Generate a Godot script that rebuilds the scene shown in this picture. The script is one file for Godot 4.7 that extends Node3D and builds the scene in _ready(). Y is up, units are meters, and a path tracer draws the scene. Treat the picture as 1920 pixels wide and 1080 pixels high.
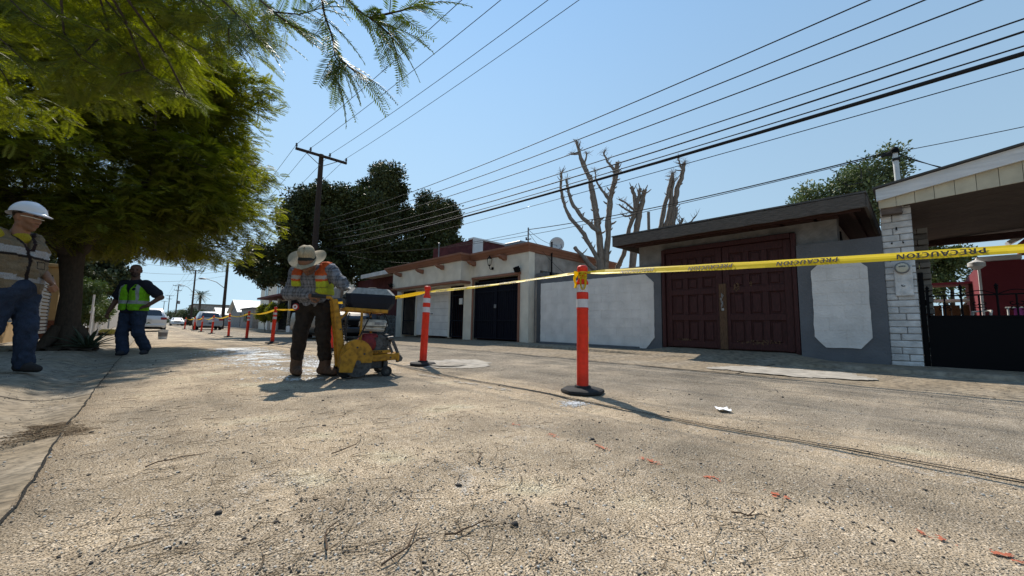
extends Node3D
# A street repair scene: sandy road, delineator posts with caution tape, workers, concrete saw, low houses and trees.

var M := {}
var counts := {}
var tex := {}
var rng := RandomNumberGenerator.new()
var fnl := FastNoiseLite.new()
const YAW := -0.756311

func _ready() -> void:
	# --- camera
	var cam := Camera3D.new()
	cam.name = "camera"
	cam.position = Vector3(0, 0.58, 0)
	cam.basis = Basis(Vector3.UP, YAW) * Basis(Vector3.RIGHT, deg_to_rad(5.792)) * Basis(Vector3.BACK, deg_to_rad(1.1))
	cam.fov = 73.65
	cam.near = 0.05
	cam.far = 2000.0
	add_child(cam)
	cam.current = true
	# --- sky, air and exposure
	var env := Environment.new()
	env.background_mode = Environment.BG_SKY
	var sm := PanoramaSkyMaterial.new()
	sm.panorama = clear_sky(Vector3(0.357, 1.14, -0.918).normalized())
	var sky := Sky.new()
	sky.sky_material = sm
	env.sky = sky
	env.tonemap_mode = Environment.TONE_MAPPER_LINEAR
	env.tonemap_exposure = 1.18
	env.sdfgi_enabled = true
	env.ssao_enabled = true
	env.ssil_enabled = true
	var we := WorldEnvironment.new()
	we.name = "world_environment"
	we.environment = env
	add_child(we)
	# --- sun, high and down the street, so that shadows fall towards the camera
	var sun := DirectionalLight3D.new()
	sun.name = "sun"
	sun.light_color = Color(1.0, 0.96, 0.9)
	sun.light_energy = 1.55
	sun.light_angular_distance = 0.5
	sun.shadow_enabled = true
	add_child(sun)
	sun.look_at_from_position(Vector3(0.357, 1.14, -0.918) * 50.0, Vector3.ZERO)
	rng.seed = 7
	fnl.seed = 3
	fnl.frequency = 1.0
	fnl.fractal_octaves = 3
	make_materials()
	build_ground()
	build_white_house()
	build_red_house()
	build_wooden_garage()
	build_carport()
	build_left_side()
	build_far_street()
	build_trees()
	build_poles_and_wires()
	build_cars()
	build_posts_and_tape()
	build_machine()
	build_people()
	build_litter()

func clear_sky(to_sun: Vector3) -> ImageTexture:
	# cloudless air: deep blue overhead, pale at the horizon, brighter on the sun's side
	var w := 512
	var h := 256
	var im := Image.create(w, h, false, Image.FORMAT_RGBF)
	for j in h:
		var el := PI * (0.5 - (j + 0.5) / h)
		for i in w:
			var az := TAU * (i + 0.5) / w
			var d := Vector3(sin(az) * cos(el), sin(el), -cos(az) * cos(el))
			var c := Color(0.34, 0.3, 0.26)
			if el > 0.0:
				var t := pow(sin(el), 0.7)
				var th := rad_to_deg(acos(clampf(d.dot(to_sun), -1.0, 1.0)))
				var s := 0.74 + 0.5 * exp(-pow(th / 50.0, 2.0))
				c = Color(0.57, 0.78, 0.9).lerp(Color(0.145, 0.31, 0.6), t) * (s / 1.0)
			im.set_pixel(i, j, c)
	return ImageTexture.create_from_image(im)

# ---------------------------------------------------------------- nodes
func numbered(parent: Node, called: String) -> String:
	var key := str(parent.get_instance_id()) + called
	var n: int = counts.get(key, 0)
	counts[key] = n + 1
	return called if n == 0 else "%s_%03d" % [called, n]

func thing(called: String, label: String, category: String, at := Vector3.ZERO, turn := 0.0, group := "") -> Node3D:
	var o := Node3D.new()
	o.name = numbered(self, called)
	add_child(o, true)
	o.position = at
	o.rotation.y = turn
	tag(o, label, category, group)
	return o

func tag(o: Node3D, label: String, category: String, group := "") -> void:
	o.set_meta("label", label)
	o.set_meta("category", category)
	if group != "":
		o.set_meta("group", group)

func part(parent: Node, called: String, mesh: Mesh, mat: Material, at := Vector3.ZERO, bas := Basis.IDENTITY) -> MeshInstance3D:
	var o := MeshInstance3D.new()
	o.name = numbered(parent, called)
	o.mesh = mesh
	o.material_override = mat
	o.transform = Transform3D(bas, at)
	parent.add_child(o, true)
	return o

func structure(called: String, mesh: Mesh, mat: Material, parent: Node = null) -> MeshInstance3D:
	var o := part(parent if parent else self, called, mesh, mat)
	if parent == null:
		o.set_meta("kind", "structure")
	return o

func stuff(parent: Node, called: String, mesh: Mesh, mat: Material, xfs: Array, cols := []) -> MultiMeshInstance3D:
	var mm := MultiMesh.new()
	mm.transform_format = MultiMesh.TRANSFORM_3D
	mm.use_colors = not cols.is_empty()
	mm.mesh = mesh
	mm.instance_count = xfs.size()
	for i in xfs.size():
		mm.set_instance_transform(i, xfs[i])
		if not cols.is_empty():
			mm.set_instance_color(i, cols[i])
	var o := MultiMeshInstance3D.new()
	o.name = numbered(parent, called)
	o.multimesh = mm
	o.material_override = mat
	o.set_meta("kind", "stuff")
	parent.add_child(o, true)
	return o

func copy(o: Node3D, label := "", group := "") -> Node3D:
	var stem := String(o.name)
	var r: Node3D = o.duplicate()
	r.name = numbered(self, stem)
	add_child(r, true)
	if label != "":
		r.set_meta("label", label)
	if group != "":
		r.set_meta("group", group)
	return r

# ---------------------------------------------------------------- mesh builder
class B:
	var v := PackedVector3Array()
	var n := PackedVector3Array()
	var c := PackedColorArray()
	var u := PackedVector2Array()
	var ix := PackedInt32Array()
	var col := Color.WHITE

	func vert(p: Vector3, nn: Vector3, uv := Vector2.ZERO) -> int:
		v.push_back(p)
		n.push_back(nn)
		c.push_back(col)
		u.push_back(uv)
		return v.size() - 1

	func face(a: int, b: int, d: int) -> void:
		var g := (v[b] - v[a]).cross(v[d] - v[a])
		if g.dot(n[a] + n[b] + n[d]) > 0.0:
			ix.append_array(PackedInt32Array([a, d, b]))
		else:
			ix.append_array(PackedInt32Array([a, b, d]))

	func tri(a: Vector3, b: Vector3, d: Vector3, outward: Vector3) -> void:
		var g := (b - a).cross(d - a)
		if g.length_squared() < 1e-16:
			return
		g = g.normalized()
		if g.dot(outward) < 0.0:
			g = -g
		var i := vert(a, g)
		vert(b, g)
		vert(d, g)
		face(i, i + 1, i + 2)

	func quad(a: Vector3, b: Vector3, d: Vector3, e: Vector3, outward: Vector3) -> void:
		var g := (b - a).cross(d - a)
		if g.length_squared() < 1e-14:
			g = (d - a).cross(e - a)
		g = g.normalized()
		if g.dot(outward) < 0.0:
			g = -g
		var i := vert(a, g, Vector2(0, 1))
		vert(b, g, Vector2(1, 1))
		vert(d, g, Vector2(1, 0))
		vert(e, g, Vector2(0, 0))
		face(i, i + 1, i + 2)
		face(i, i + 2, i + 3)

	func box(ctr: Vector3, size: Vector3, bas := Basis.IDENTITY, bevel := 0.0) -> void:
		var h := size * 0.5
		var b := minf(bevel, minf(h.x, minf(h.y, h.z)) * 0.9)
		for ax in 3:
			for s in [-1.0, 1.0]:
				var w := Vector3.ZERO
				w[ax] = s
				var i1 := (ax + 1) % 3
				var i2 := (ax + 2) % 3
				var q := []
				for k in [[-1, -1], [1, -1], [1, 1], [-1, 1]]:
					var p := Vector3.ZERO
					p[ax] = s * h[ax]
					p[i1] = k[0] * (h[i1] - b)
					p[i2] = k[1] * (h[i2] - b)
					q.append(ctr + bas * p)
				quad(q[0], q[1], q[2], q[3], bas * w)
		if b <= 0.0:
			return
		for ax in 3:
			var i1 := (ax + 1) % 3
			var i2 := (ax + 2) % 3
			for s1 in [-1.0, 1.0]:
				for s2 in [-1.0, 1.0]:
					var p := []
					for e in [[-1, 0], [1, 0], [1, 1], [-1, 1]]:
						var t := Vector3.ZERO
						t[ax] = e[0] * (h[ax] - b)
						t[i1] = s1 * (h[i1] if e[1] == 0 else h[i1] - b)
						t[i2] = s2 * (h[i2] - b if e[1] == 0 else h[i2])
						p.append(ctr + bas * t)
					var o := Vector3.ZERO
					o[i1] = s1
					o[i2] = s2
					quad(p[0], p[1], p[2], p[3], bas * o)
		for sx in [-1.0, 1.0]:
			for sy in [-1.0, 1.0]:
				for sz in [-1.0, 1.0]:
					var s := Vector3(sx, sy, sz)
					tri(ctr + bas * (s * Vector3(h.x, h.y - b, h.z - b)), ctr + bas * (s * Vector3(h.x - b, h.y, h.z - b)), ctr + bas * (s * Vector3(h.x - b, h.y - b, h.z)), bas * s)

	func tube(path: Array, radii, sides := 8, caps := true, flat := 1.0) -> void:
		var m := path.size()
		var up := Vector3(0.13, 1, 0.07).normalized()
		var t0: Vector3 = (path[1] - path[0]).normalized()
		if absf(t0.dot(up)) > 0.95:
			up = Vector3(1, 0, 0.1).normalized()
		var side := t0.cross(up).normalized()
		var first := v.size()
		for i in m:
			var t: Vector3 = (path[mini(i + 1, m - 1)] - path[maxi(i - 1, 0)]).normalized()
			side = (side - t * side.dot(t)).normalized()
			var w := t.cross(side)
			var r: float = radii[i] if radii is Array else radii
			for k in sides:
				var a := TAU * k / sides
				var o := side * cos(a) + w * sin(a) * flat
				vert(path[i] + o * r, o.normalized())
		for i in m - 1:
			for k in sides:
				var a := first + i * sides + k
				var b := first + i * sides + (k + 1) % sides
				face(a, b, b + sides)
				face(a, b + sides, a + sides)
		if caps:
			for e in [0, m - 1]:
				var t: Vector3 = (path[1] - path[0]).normalized() * -1.0 if e == 0 else (path[m - 1] - path[m - 2]).normalized()
				var ctr := vert(path[e], t)
				var ring := v.size()
				for k in sides:
					vert(v[first + e * sides + k], t)
				for k in sides:
					face(ctr, ring + k, ring + (k + 1) % sides)

	func lathe(prof: Array, sides: int, xf := Transform3D.IDENTITY, smooth := false) -> void:
		# prof: Vector2(radius, height) from bottom to top, outward normals
		var m := prof.size()
		var nr := []
		for i in m - 1:
			var d: Vector2 = prof[i + 1] - prof[i]
			nr.append(Vector2(d.y, -d.x).normalized())
		for i in m - 1:
			var na: Vector2 = nr[i]
			var nb: Vector2 = nr[i]
			if smooth:
				if i > 0:
					na = (nr[i] + nr[i - 1]).normalized()
				if i < m - 2:
					nb = (nr[i] + nr[i + 1]).normalized()
			var first := v.size()
			for k in sides + 1:
				var a := TAU * k / sides
				var ca := cos(a)
				var sa := sin(a)
				vert(xf * Vector3(prof[i].x * ca, prof[i].y, prof[i].x * sa), (xf.basis * Vector3(na.x * ca, na.y, na.x * sa)).normalized(), Vector2(float(k) / sides, float(i) / (m - 1)))
				vert(xf * Vector3(prof[i + 1].x * ca, prof[i + 1].y, prof[i + 1].x * sa), (xf.basis * Vector3(nb.x * ca, nb.y, nb.x * sa)).normalized(), Vector2(float(k) / sides, float(i + 1) / (m - 1)))
			for k in sides:
				var a := first + k * 2
				if prof[i].x > 1e-5:
					face(a, a + 2, a + 1)
				if prof[i + 1].x > 1e-5:
					face(a + 1, a + 2, a + 3)

	func prism(poly: PackedVector2Array, depth: float, xf := Transform3D.IDENTITY) -> void:
		# polygon in local xy, extruded along +z from 0 to depth
		var t := Geometry2D.triangulate_polygon(poly)
		for s in [0.0, 1.0]:
			var nn := xf.basis * Vector3(0, 0, -1.0 if s == 0.0 else 1.0)
			var first := v.size()
			for p in poly:
				vert(xf * Vector3(p.x, p.y, s * depth), nn.normalized())
			for i in range(0, t.size(), 3):
				face(first + t[i], first + t[i + 1], first + t[i + 2])
		var sgn := -1.0 if Geometry2D.is_polygon_clockwise(poly) else 1.0
		for i in poly.size():
			var a := poly[i]
			var b := poly[(i + 1) % poly.size()]
			var e := (b - a)
			quad(xf * Vector3(a.x, a.y, 0), xf * Vector3(b.x, b.y, 0), xf * Vector3(b.x, b.y, depth), xf * Vector3(a.x, a.y, depth), xf.basis * (Vector3(e.y, -e.x, 0) * sgn))

	func ball(ctr: Vector3, r: Vector3, sides := 12, rings := 8, bas := Basis.IDENTITY) -> void:
		var first := v.size()
		for j in rings + 1:
			var p := PI * j / rings
			for k in sides + 1:
				var a := TAU * k / sides
				var d := Vector3(sin(p) * cos(a), cos(p), sin(p) * sin(a))
				vert(ctr + bas * (d * r), (bas * (d / r)).normalized(), Vector2(float(k) / sides, float(j) / rings))
		for j in rings:
			for k in sides:
				var a := first + j * (sides + 1) + k
				if j > 0:
					face(a, a + 1, a + sides + 2)
				if j < rings - 1:
					face(a, a + sides + 2, a + sides + 1)

	func sheet(nu: int, nv: int, f: Callable, colf = null) -> void:
		# f(i, j) -> position; smooth normals
		var first := v.size()
		var p := PackedVector3Array()
		for j in nv:
			for i in nu:
				p.push_back(f.call(i, j))
		for j in nv:
			for i in nu:
				var a := p[j * nu + mini(i + 1, nu - 1)] - p[j * nu + maxi(i - 1, 0)]
				var b := p[mini(j + 1, nv - 1) * nu + i] - p[maxi(j - 1, 0) * nu + i]
				var g := a.cross(b).normalized()
				var q := p[j * nu + i]
				if colf != null:
					col = colf.call(q)
				vert(q, g if g.y > -0.001 else -g, Vector2(q.x, q.z))
		col = Color.WHITE
		for j in nv - 1:
			for i in nu - 1:
				var a := first + j * nu + i
				face(a, a + 1, a + nu + 1)
				face(a, a + nu + 1, a + nu)

	func mesh() -> ArrayMesh:
		var arr := []
		arr.resize(Mesh.ARRAY_MAX)
		arr[Mesh.ARRAY_VERTEX] = v
		arr[Mesh.ARRAY_NORMAL] = n
		arr[Mesh.ARRAY_COLOR] = c
		arr[Mesh.ARRAY_TEX_UV] = u
		arr[Mesh.ARRAY_INDEX] = ix
		var m := ArrayMesh.new()
		m.add_surface_from_arrays(Mesh.PRIMITIVE_TRIANGLES, arr)
		return m

func box_mesh(size: Vector3, bevel := 0.0, ctr := Vector3.ZERO) -> ArrayMesh:
	var b := B.new()
	b.box(ctr, size, Basis.IDENTITY, bevel)
	return b.mesh()

func tube_mesh(path: Array, radii, sides := 8) -> ArrayMesh:
	var b := B.new()
	b.tube(path, radii, sides)
	return b.mesh()

func lathe_mesh(prof: Array, sides := 20, smooth := false) -> ArrayMesh:
	var b := B.new()
	b.lathe(prof, sides, Transform3D.IDENTITY, smooth)
	return b.mesh()

func slab(a: Vector3, b: Vector3, bevel := 0.0) -> ArrayMesh:
	return box_mesh((b - a).abs(), bevel, (a + b) * 0.5)

func smooth01(a: float, b: float, x: float) -> float:
	return smoothstep(a, b, x)

func nz(x: float, y: float, f := 1.0) -> float:
	return fnl.get_noise_2d(x * f, y * f)

# ---------------------------------------------------------------- materials
func noise_tex(key: String, freq: float, lo: float, hi: float, kind := FastNoiseLite.TYPE_SIMPLEX_SMOOTH, oct := 5, sd := 1, size := 512, mid := -1.0) -> NoiseTexture2D:
	if tex.has(key):
		return tex[key]
	var f := FastNoiseLite.new()
	f.noise_type = kind
	f.frequency = freq
	f.fractal_octaves = oct
	f.seed = sd
	if kind == FastNoiseLite.TYPE_CELLULAR:
		f.cellular_return_type = FastNoiseLite.RETURN_DISTANCE
	var t := NoiseTexture2D.new()
	t.width = size
	t.height = size
	t.seamless = true
	t.noise = f
	var g := Gradient.new()
	g.set_color(0, Color(lo, lo, lo))
	g.set_color(1, Color(hi, hi, hi))
	if mid >= 0.0:
		g.add_point(0.5, Color(mid, mid, mid))
	t.color_ramp = g
	tex[key] = t
	return t

func mat(key: String, c: Color, rough := 0.85, t: Texture2D = null, scale := 1.0, bump: Texture2D = null, bump_cm := 0.0, opt := {}) -> StandardMaterial3D:
	var m := StandardMaterial3D.new()
	m.resource_name = key
	m.albedo_color = c.linear_to_srgb()
	m.roughness = rough
	m.metallic_specular = 0.4
	m.vertex_color_use_as_albedo = true
	if t:
		m.albedo_texture = t
	if bump:
		m.heightmap_enabled = true
		m.heightmap_texture = bump
		m.heightmap_scale = bump_cm
	if t or bump:
		m.uv1_triplanar = true
		m.uv1_world_triplanar = opt.get("world", true)
		var s = opt.get("stretch", Vector3.ONE)
		m.uv1_scale = s * scale
	for k in opt:
		if k != "world" and k != "stretch":
			m.set(k, opt[k])
	M[key] = m
	return m

func make_materials() -> void:
	var cloudy := noise_tex("cloudy", 0.006, 0.9, 1.0)
	var blotch := noise_tex("blotch", 0.012, 0.76, 1.0, FastNoiseLite.TYPE_SIMPLEX_SMOOTH, 6, 5)
	var fine := noise_tex("fine", 0.06, 0.3, 1.0, FastNoiseLite.TYPE_SIMPLEX_SMOOTH, 4, 9)
	var grit := noise_tex("grit", 0.09, 0.0, 1.0, FastNoiseLite.TYPE_SIMPLEX, 3, 11)
	var worn := noise_tex("worn", 0.012, 0.62, 1.0, FastNoiseLite.TYPE_SIMPLEX_SMOOTH, 6, 21, 512, 0.9)
	mat("white_stucco", Color(0.8, 0.73, 0.61), 0.9, cloudy, 0.5, fine, 0.5)
	mat("white_paint", Color(0.8, 0.765, 0.73), 0.85, cloudy, 0.6, fine, 0.7)
	mat("grey_paint", Color(0.145, 0.15, 0.162), 0.85, cloudy, 0.7, fine, 0.7)
	mat("grey_stucco", Color(0.3, 0.295, 0.29), 0.92, blotch, 0.5, fine, 0.9)
	mat("beige_stucco", Color(0.42, 0.38, 0.34), 0.92, blotch, 0.35, fine, 0.6)
	mat("brick_white", Color(0.88, 0.86, 0.84), 0.85, blotch, 0.8, fine, 0.9)
	mat("mortar", Color(0.3, 0.29, 0.28), 0.95, blotch, 1.5)
	mat("terracotta", Color(0.3, 0.14, 0.09), 0.85, cloudy, 0.8, fine, 0.3)
	mat("dark_red_wall", Color(0.13, 0.035, 0.035), 0.9, blotch, 0.5, fine, 0.4)
	mat("red_wall", Color(0.2, 0.03, 0.038), 0.85, cloudy, 0.5, fine, 0.3)
	mat("stone", Color(0.24, 0.225, 0.2), 0.9, blotch, 1.2, fine, 0.8)
	mat("black_metal", Color(0.006, 0.006, 0.007), 0.7, null, 1.0, null, 0.0, {"metallic_specular": 0.2})
	mat("navy_metal", Color(0.009, 0.01, 0.018), 0.6, null, 1.0, null, 0.0, {"metallic_specular": 0.25})
	mat("grey_metal", Color(0.28, 0.28, 0.29), 0.5, blotch, 2.0, null, 0.0, {"metallic": 0.5})
	mat("steel", Color(0.4, 0.4, 0.4), 0.4, null, 1.0, null, 0.0, {"metallic": 0.8})
	mat("white_metal", Color(0.72, 0.72, 0.7), 0.5, cloudy, 0.8)
	var grain := noise_tex("grain", 0.03, 0.6, 1.0, FastNoiseLite.TYPE_SIMPLEX_SMOOTH, 5, 31)
	mat("door_wood", Color(0.078, 0.021, 0.02), 0.62, grain, 1.0, grain, 0.4, {"stretch": Vector3(3, 0.4, 3)})
	mat("bare_wood", Color(0.18, 0.1, 0.055), 0.85, grain, 1.0, grain, 0.5, {"stretch": Vector3(4, 0.5, 4)})
	mat("weathered_wood", Color(0.17, 0.145, 0.125), 0.9, grain, 1.0, grain, 0.8, {"stretch": Vector3(3, 6, 0.4)})
	mat("red_wood", Color(0.085, 0.035, 0.028), 0.85, grain, 1.0, grain, 0.6, {"stretch": Vector3(3, 6, 0.5)})
	mat("grey_fascia", Color(0.82, 0.8, 0.78), 0.9, cloudy, 1.0, grain, 0.5, {"stretch": Vector3(3, 5, 0.5)})
	mat("cream_board", Color(0.68, 0.6, 0.44), 0.85, cloudy, 1.2, fine, 0.2)
	mat("soffit_wood", Color(0.24, 0.185, 0.155), 0.85, grain, 1.0, grain, 0.3, {"stretch": Vector3(3, 3, 0.35)})
	mat("concrete", Color(0.45, 0.405, 0.34), 0.95, noise_tex("dirty", 0.02, 0.55, 1.0, FastNoiseLite.TYPE_SIMPLEX_SMOOTH, 7, 61, 1024, 0.85), 0.45, grit, 0.9)
	mat("concrete_light", Color(0.46, 0.42, 0.36), 0.95, blotch, 0.9, grit, 0.25)
	mat("tar", Color(0.035, 0.03, 0.026), 0.95, fine, 3.0, grit, 0.4)
	mat("soil", Color(0.12, 0.09, 0.06), 1.0, blotch, 2.0, grit, 1.5)
	mat("far_ground", Color(0.3, 0.26, 0.2), 1.0, blotch, 0.1)
	mat("roof_tar", Color(0.12, 0.115, 0.11), 0.95, blotch, 0.6)
	mat("bark", Color(0.12, 0.088, 0.065), 0.95, blotch, 2.5, fine, 2.5, {"stretch": Vector3(1.5, 0.5, 1.5)})
	mat("dead_bark", Color(0.42, 0.325, 0.25), 0.95, blotch, 1.6, fine, 4.5, {"stretch": Vector3(2, 0.6, 2)})
	mat("pole_wood", Color(0.075, 0.05, 0.038), 0.95, grain, 0.8, fine, 0.8, {"stretch": Vector3(3, 0.3, 3)})
	mat("cable", Color(0.012, 0.012, 0.013), 0.7)
	mat("insulator", Color(0.05, 0.055, 0.07), 0.3)
	mat("plastic_orange", Color(0.95, 0.043, 0.016), 0.48, blotch, 1.2, null, 0.0, {"world": false})
	mat("reflective", Color(0.66, 0.64, 0.66), 0.5, cloudy, 6.0, null, 0.0, {"world": false})
	mat("rubber", Color(0.03, 0.03, 0.031), 0.8, blotch, 3.0, grit, 0.3)
	mat("glass_dark", Color(0.02, 0.023, 0.026), 0.05, null, 1.0, null, 0.0, {"metallic_specular": 0.7})
	mat("lamp_glass", Color(0.75, 0.72, 0.62), 0.2)
	mat("chrome", Color(0.6, 0.6, 0.62), 0.15, null, 1.0, null, 0.0, {"metallic": 1.0})
	mat("paper", Color(0.8, 0.81, 0.83), 0.9)
	mat("vertex", Color.WHITE, 0.9)
	mat("skin", Color.WHITE, 0.6)
	mat("cloth", Color.WHITE, 0.95, noise_tex("weave", 0.15, 0.6, 1.0, FastNoiseLite.TYPE_SIMPLEX, 2, 41, 256), 3.0, noise_tex("weave", 0.15, 0.6, 1.0), 0.15)
	mat("leaf_yellow", Color.WHITE, 0.6, null, 1.0, null, 0.0, {"backlight_enabled": true, "backlight": Color(0.98, 1.0, 0.3)})
	mat("leaf_dark", Color.WHITE, 0.55, null, 1.0, null, 0.0, {"backlight_enabled": true, "backlight": Color(0.28, 0.36, 0.12)})
	mat("leaf_mid", Color.WHITE, 0.6, null, 1.0, null, 0.0, {"backlight_enabled": true, "backlight": Color(0.4, 0.5, 0.18)})

# ---------------------------------------------------------------- ground
func ground_y(x: float, z: float) -> float:
	var y := -0.0105 * clampf(-z - 6.0, 0.0, 18.0) - 0.002 * maxf(0.0, -z - 24.0)
	y += 0.02 * maxf(0.0, minf(x, 7.0) - 2.5) * (1.0 - 0.5 * smoothstep(-12.0, -24.0, z))
	y -= 0.03 * smoothstep(0.9, -0.3, x)
	return y

func walk_y(z: float) -> float:
	# top of the right pavement
	return ground_y(7.0, z) + 0.05 + 0.03 * smoothstep(-5.0, -9.0, z)

func asphalt_images() -> Array:
	# sandy bed with half-buried chippings and dark pits
	var size := 1024
	var imgs := []
	for spec in [[FastNoiseLite.TYPE_CELLULAR, 0.075, FastNoiseLite.RETURN_DISTANCE, 1], [FastNoiseLite.TYPE_CELLULAR, 0.075, FastNoiseLite.RETURN_CELL_VALUE, 1], [FastNoiseLite.TYPE_SIMPLEX_SMOOTH, 0.008, 0, 5], [FastNoiseLite.TYPE_SIMPLEX_SMOOTH, 0.085, 0, 4], [FastNoiseLite.TYPE_SIMPLEX, 0.3, 0, 2]]:
		var f := FastNoiseLite.new()
		f.noise_type = spec[0]
		f.frequency = spec[1]
		f.seed = 17
		if spec[0] == FastNoiseLite.TYPE_CELLULAR:
			f.cellular_return_type = spec[2]
			f.fractal_type = FastNoiseLite.FRACTAL_NONE
			f.cellular_jitter = 1.0
		else:
			f.fractal_octaves = spec[3]
		var im := f.get_seamless_image(size, size, false, false, 0.12)
		im.convert(Image.FORMAT_L8)
		imgs.append(im.get_data())
	var dist: PackedByteArray = imgs[0]
	var cell: PackedByteArray = imgs[1]
	var low: PackedByteArray = imgs[2]
	var midn: PackedByteArray = imgs[3]
	var hi: PackedByteArray = imgs[4]
	var alb := PackedByteArray()
	alb.resize(size * size * 3)
	var hgt := PackedByteArray()
	hgt.resize(size * size)
	var lut := PackedFloat32Array()
	for i in size * size:
		var stone := 1.0 - dist[i] / 150.0
		var cv := cell[i] / 255.0
		var l := low[i] / 255.0
		var m := midn[i] / 255.0
		var h := hi[i] / 255.0
		# how far the chippings stand out of the sand here
		var e := clampf(stone * 1.2 + (cv - 0.5) * 0.9 + (l - 0.5) * 1.3 - 0.35, 0.0, 1.0)
		var pit := clampf((0.43 - m) * 6.0 + (0.44 - h) * 1.8, 0.0, 1.0)
		var sand := 0.74 + (h - 0.5) * 0.4 + (l - 0.5) * 0.14
		var grey := 0.55 + cv * 0.36 + (h - 0.5) * 0.2
		var t := clampf(e * 2.2, 0.0, 1.0)
		var val := lerpf(sand, grey, t) * (1.0 - 0.66 * pit)
		var warm := lerpf(1.0, 0.35 + 0.5 * h, t)
		alb[i * 3] = int(clampf(val * 1.0, 0, 1) * 255.0)
		alb[i * 3 + 1] = int(clampf(val * lerpf(0.985, 0.94, warm), 0, 1) * 255.0)
		alb[i * 3 + 2] = int(clampf(val * lerpf(0.96, 0.845, warm), 0, 1) * 255.0)
		hgt[i] = int(clampf(0.5 + e * 0.32 - pit * 0.42 + (h - 0.5) * 0.16, 0, 1) * 255.0)
	var a := Image.create_from_data(size, size, false, Image.FORMAT_RGB8, alb)
	var b := Image.create_from_data(size, size, false, Image.FORMAT_L8, hgt)
	return [ImageTexture.create_from_image(a), ImageTexture.create_from_image(b)]

func road_tint(p: Vector3) -> Color:
	var x := p.x
	var z := p.z
	var n1 := nz(x, z, 0.55)
	var n2 := nz(x + 40.0, z, 1.7)
	var n3 := nz(x, z + 90.0, 0.17)
	# 1 = sandy, 0 = bare grey asphalt
	var sandy := 0.72 + n1 * 0.5 + n2 * 0.25
	sandy -= 0.75 * smoothstep(2.7, 3.3, x) * (1.0 + 0.6 * n3)
	sandy += 0.5 * smoothstep(5.0, 5.5, x)
	# dust swept up along the saw cut
	sandy += 0.6 * exp(-pow((x - 2.5) / 0.22, 2.0))
	# the strip where the machine has worked is cleaner and greyer
	sandy -= 0.45 * exp(-pow((x - 1.9) / 0.6, 2.0)) * smoothstep(-2.6, -4.2, z)
	sandy += 0.2 * smoothstep(-8.0, -14.0, z) * smoothstep(2.6, 1.0, x)
	# polished wheel paths of the open lane
	for w in [3.75, 5.0]:
		sandy -= 0.25 * exp(-pow((x - w + 0.1 * n3) / 0.22, 2.0))
	sandy = clampf(sandy, 0.0, 1.0)
	var a := Color(0.55, 0.53, 0.505)
	var b := Color(0.88, 0.795, 0.69)
	var c := a.lerp(b, sandy)
	var wet := exp(-pow((x - 2.56) / 0.09, 2.0)) * clampf(0.5 + n2, 0.0, 1.0) * smoothstep(-7.0, -5.0, z)
	c = c.lerp(Color(0.3, 0.23, 0.15), 0.5 * wet)
	var edge := exp(-pow((x + 0.25) / 0.07, 2.0))
	c = c.lerp(Color(0.2, 0.16, 0.12), 0.6 * edge * clampf(0.6 + n2, 0.0, 1.0))
	var v := 1.0 + 0.36 * n2 + 0.24 * n1
	return Color(c.r * v, c.g * v, c.b * v)

func axis(from: float, to: float, fine_from: float, fine_to: float, step: float, grow: float) -> PackedFloat32Array:
	# a list of coordinates, fine in the middle and coarser outwards
	var o := []
	var x := fine_from
	var s := step
	while x > from:
		s *= grow
		x -= s
		o.push_front(maxf(x, from))
	x = fine_from
	while x < fine_to:
		o.append(x)
		x += step
	s = step
	x = fine_to
	while x < to:
		o.append(x)
		s *= grow
		x += s
	o.append(to)
	return PackedFloat32Array(o)

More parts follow.
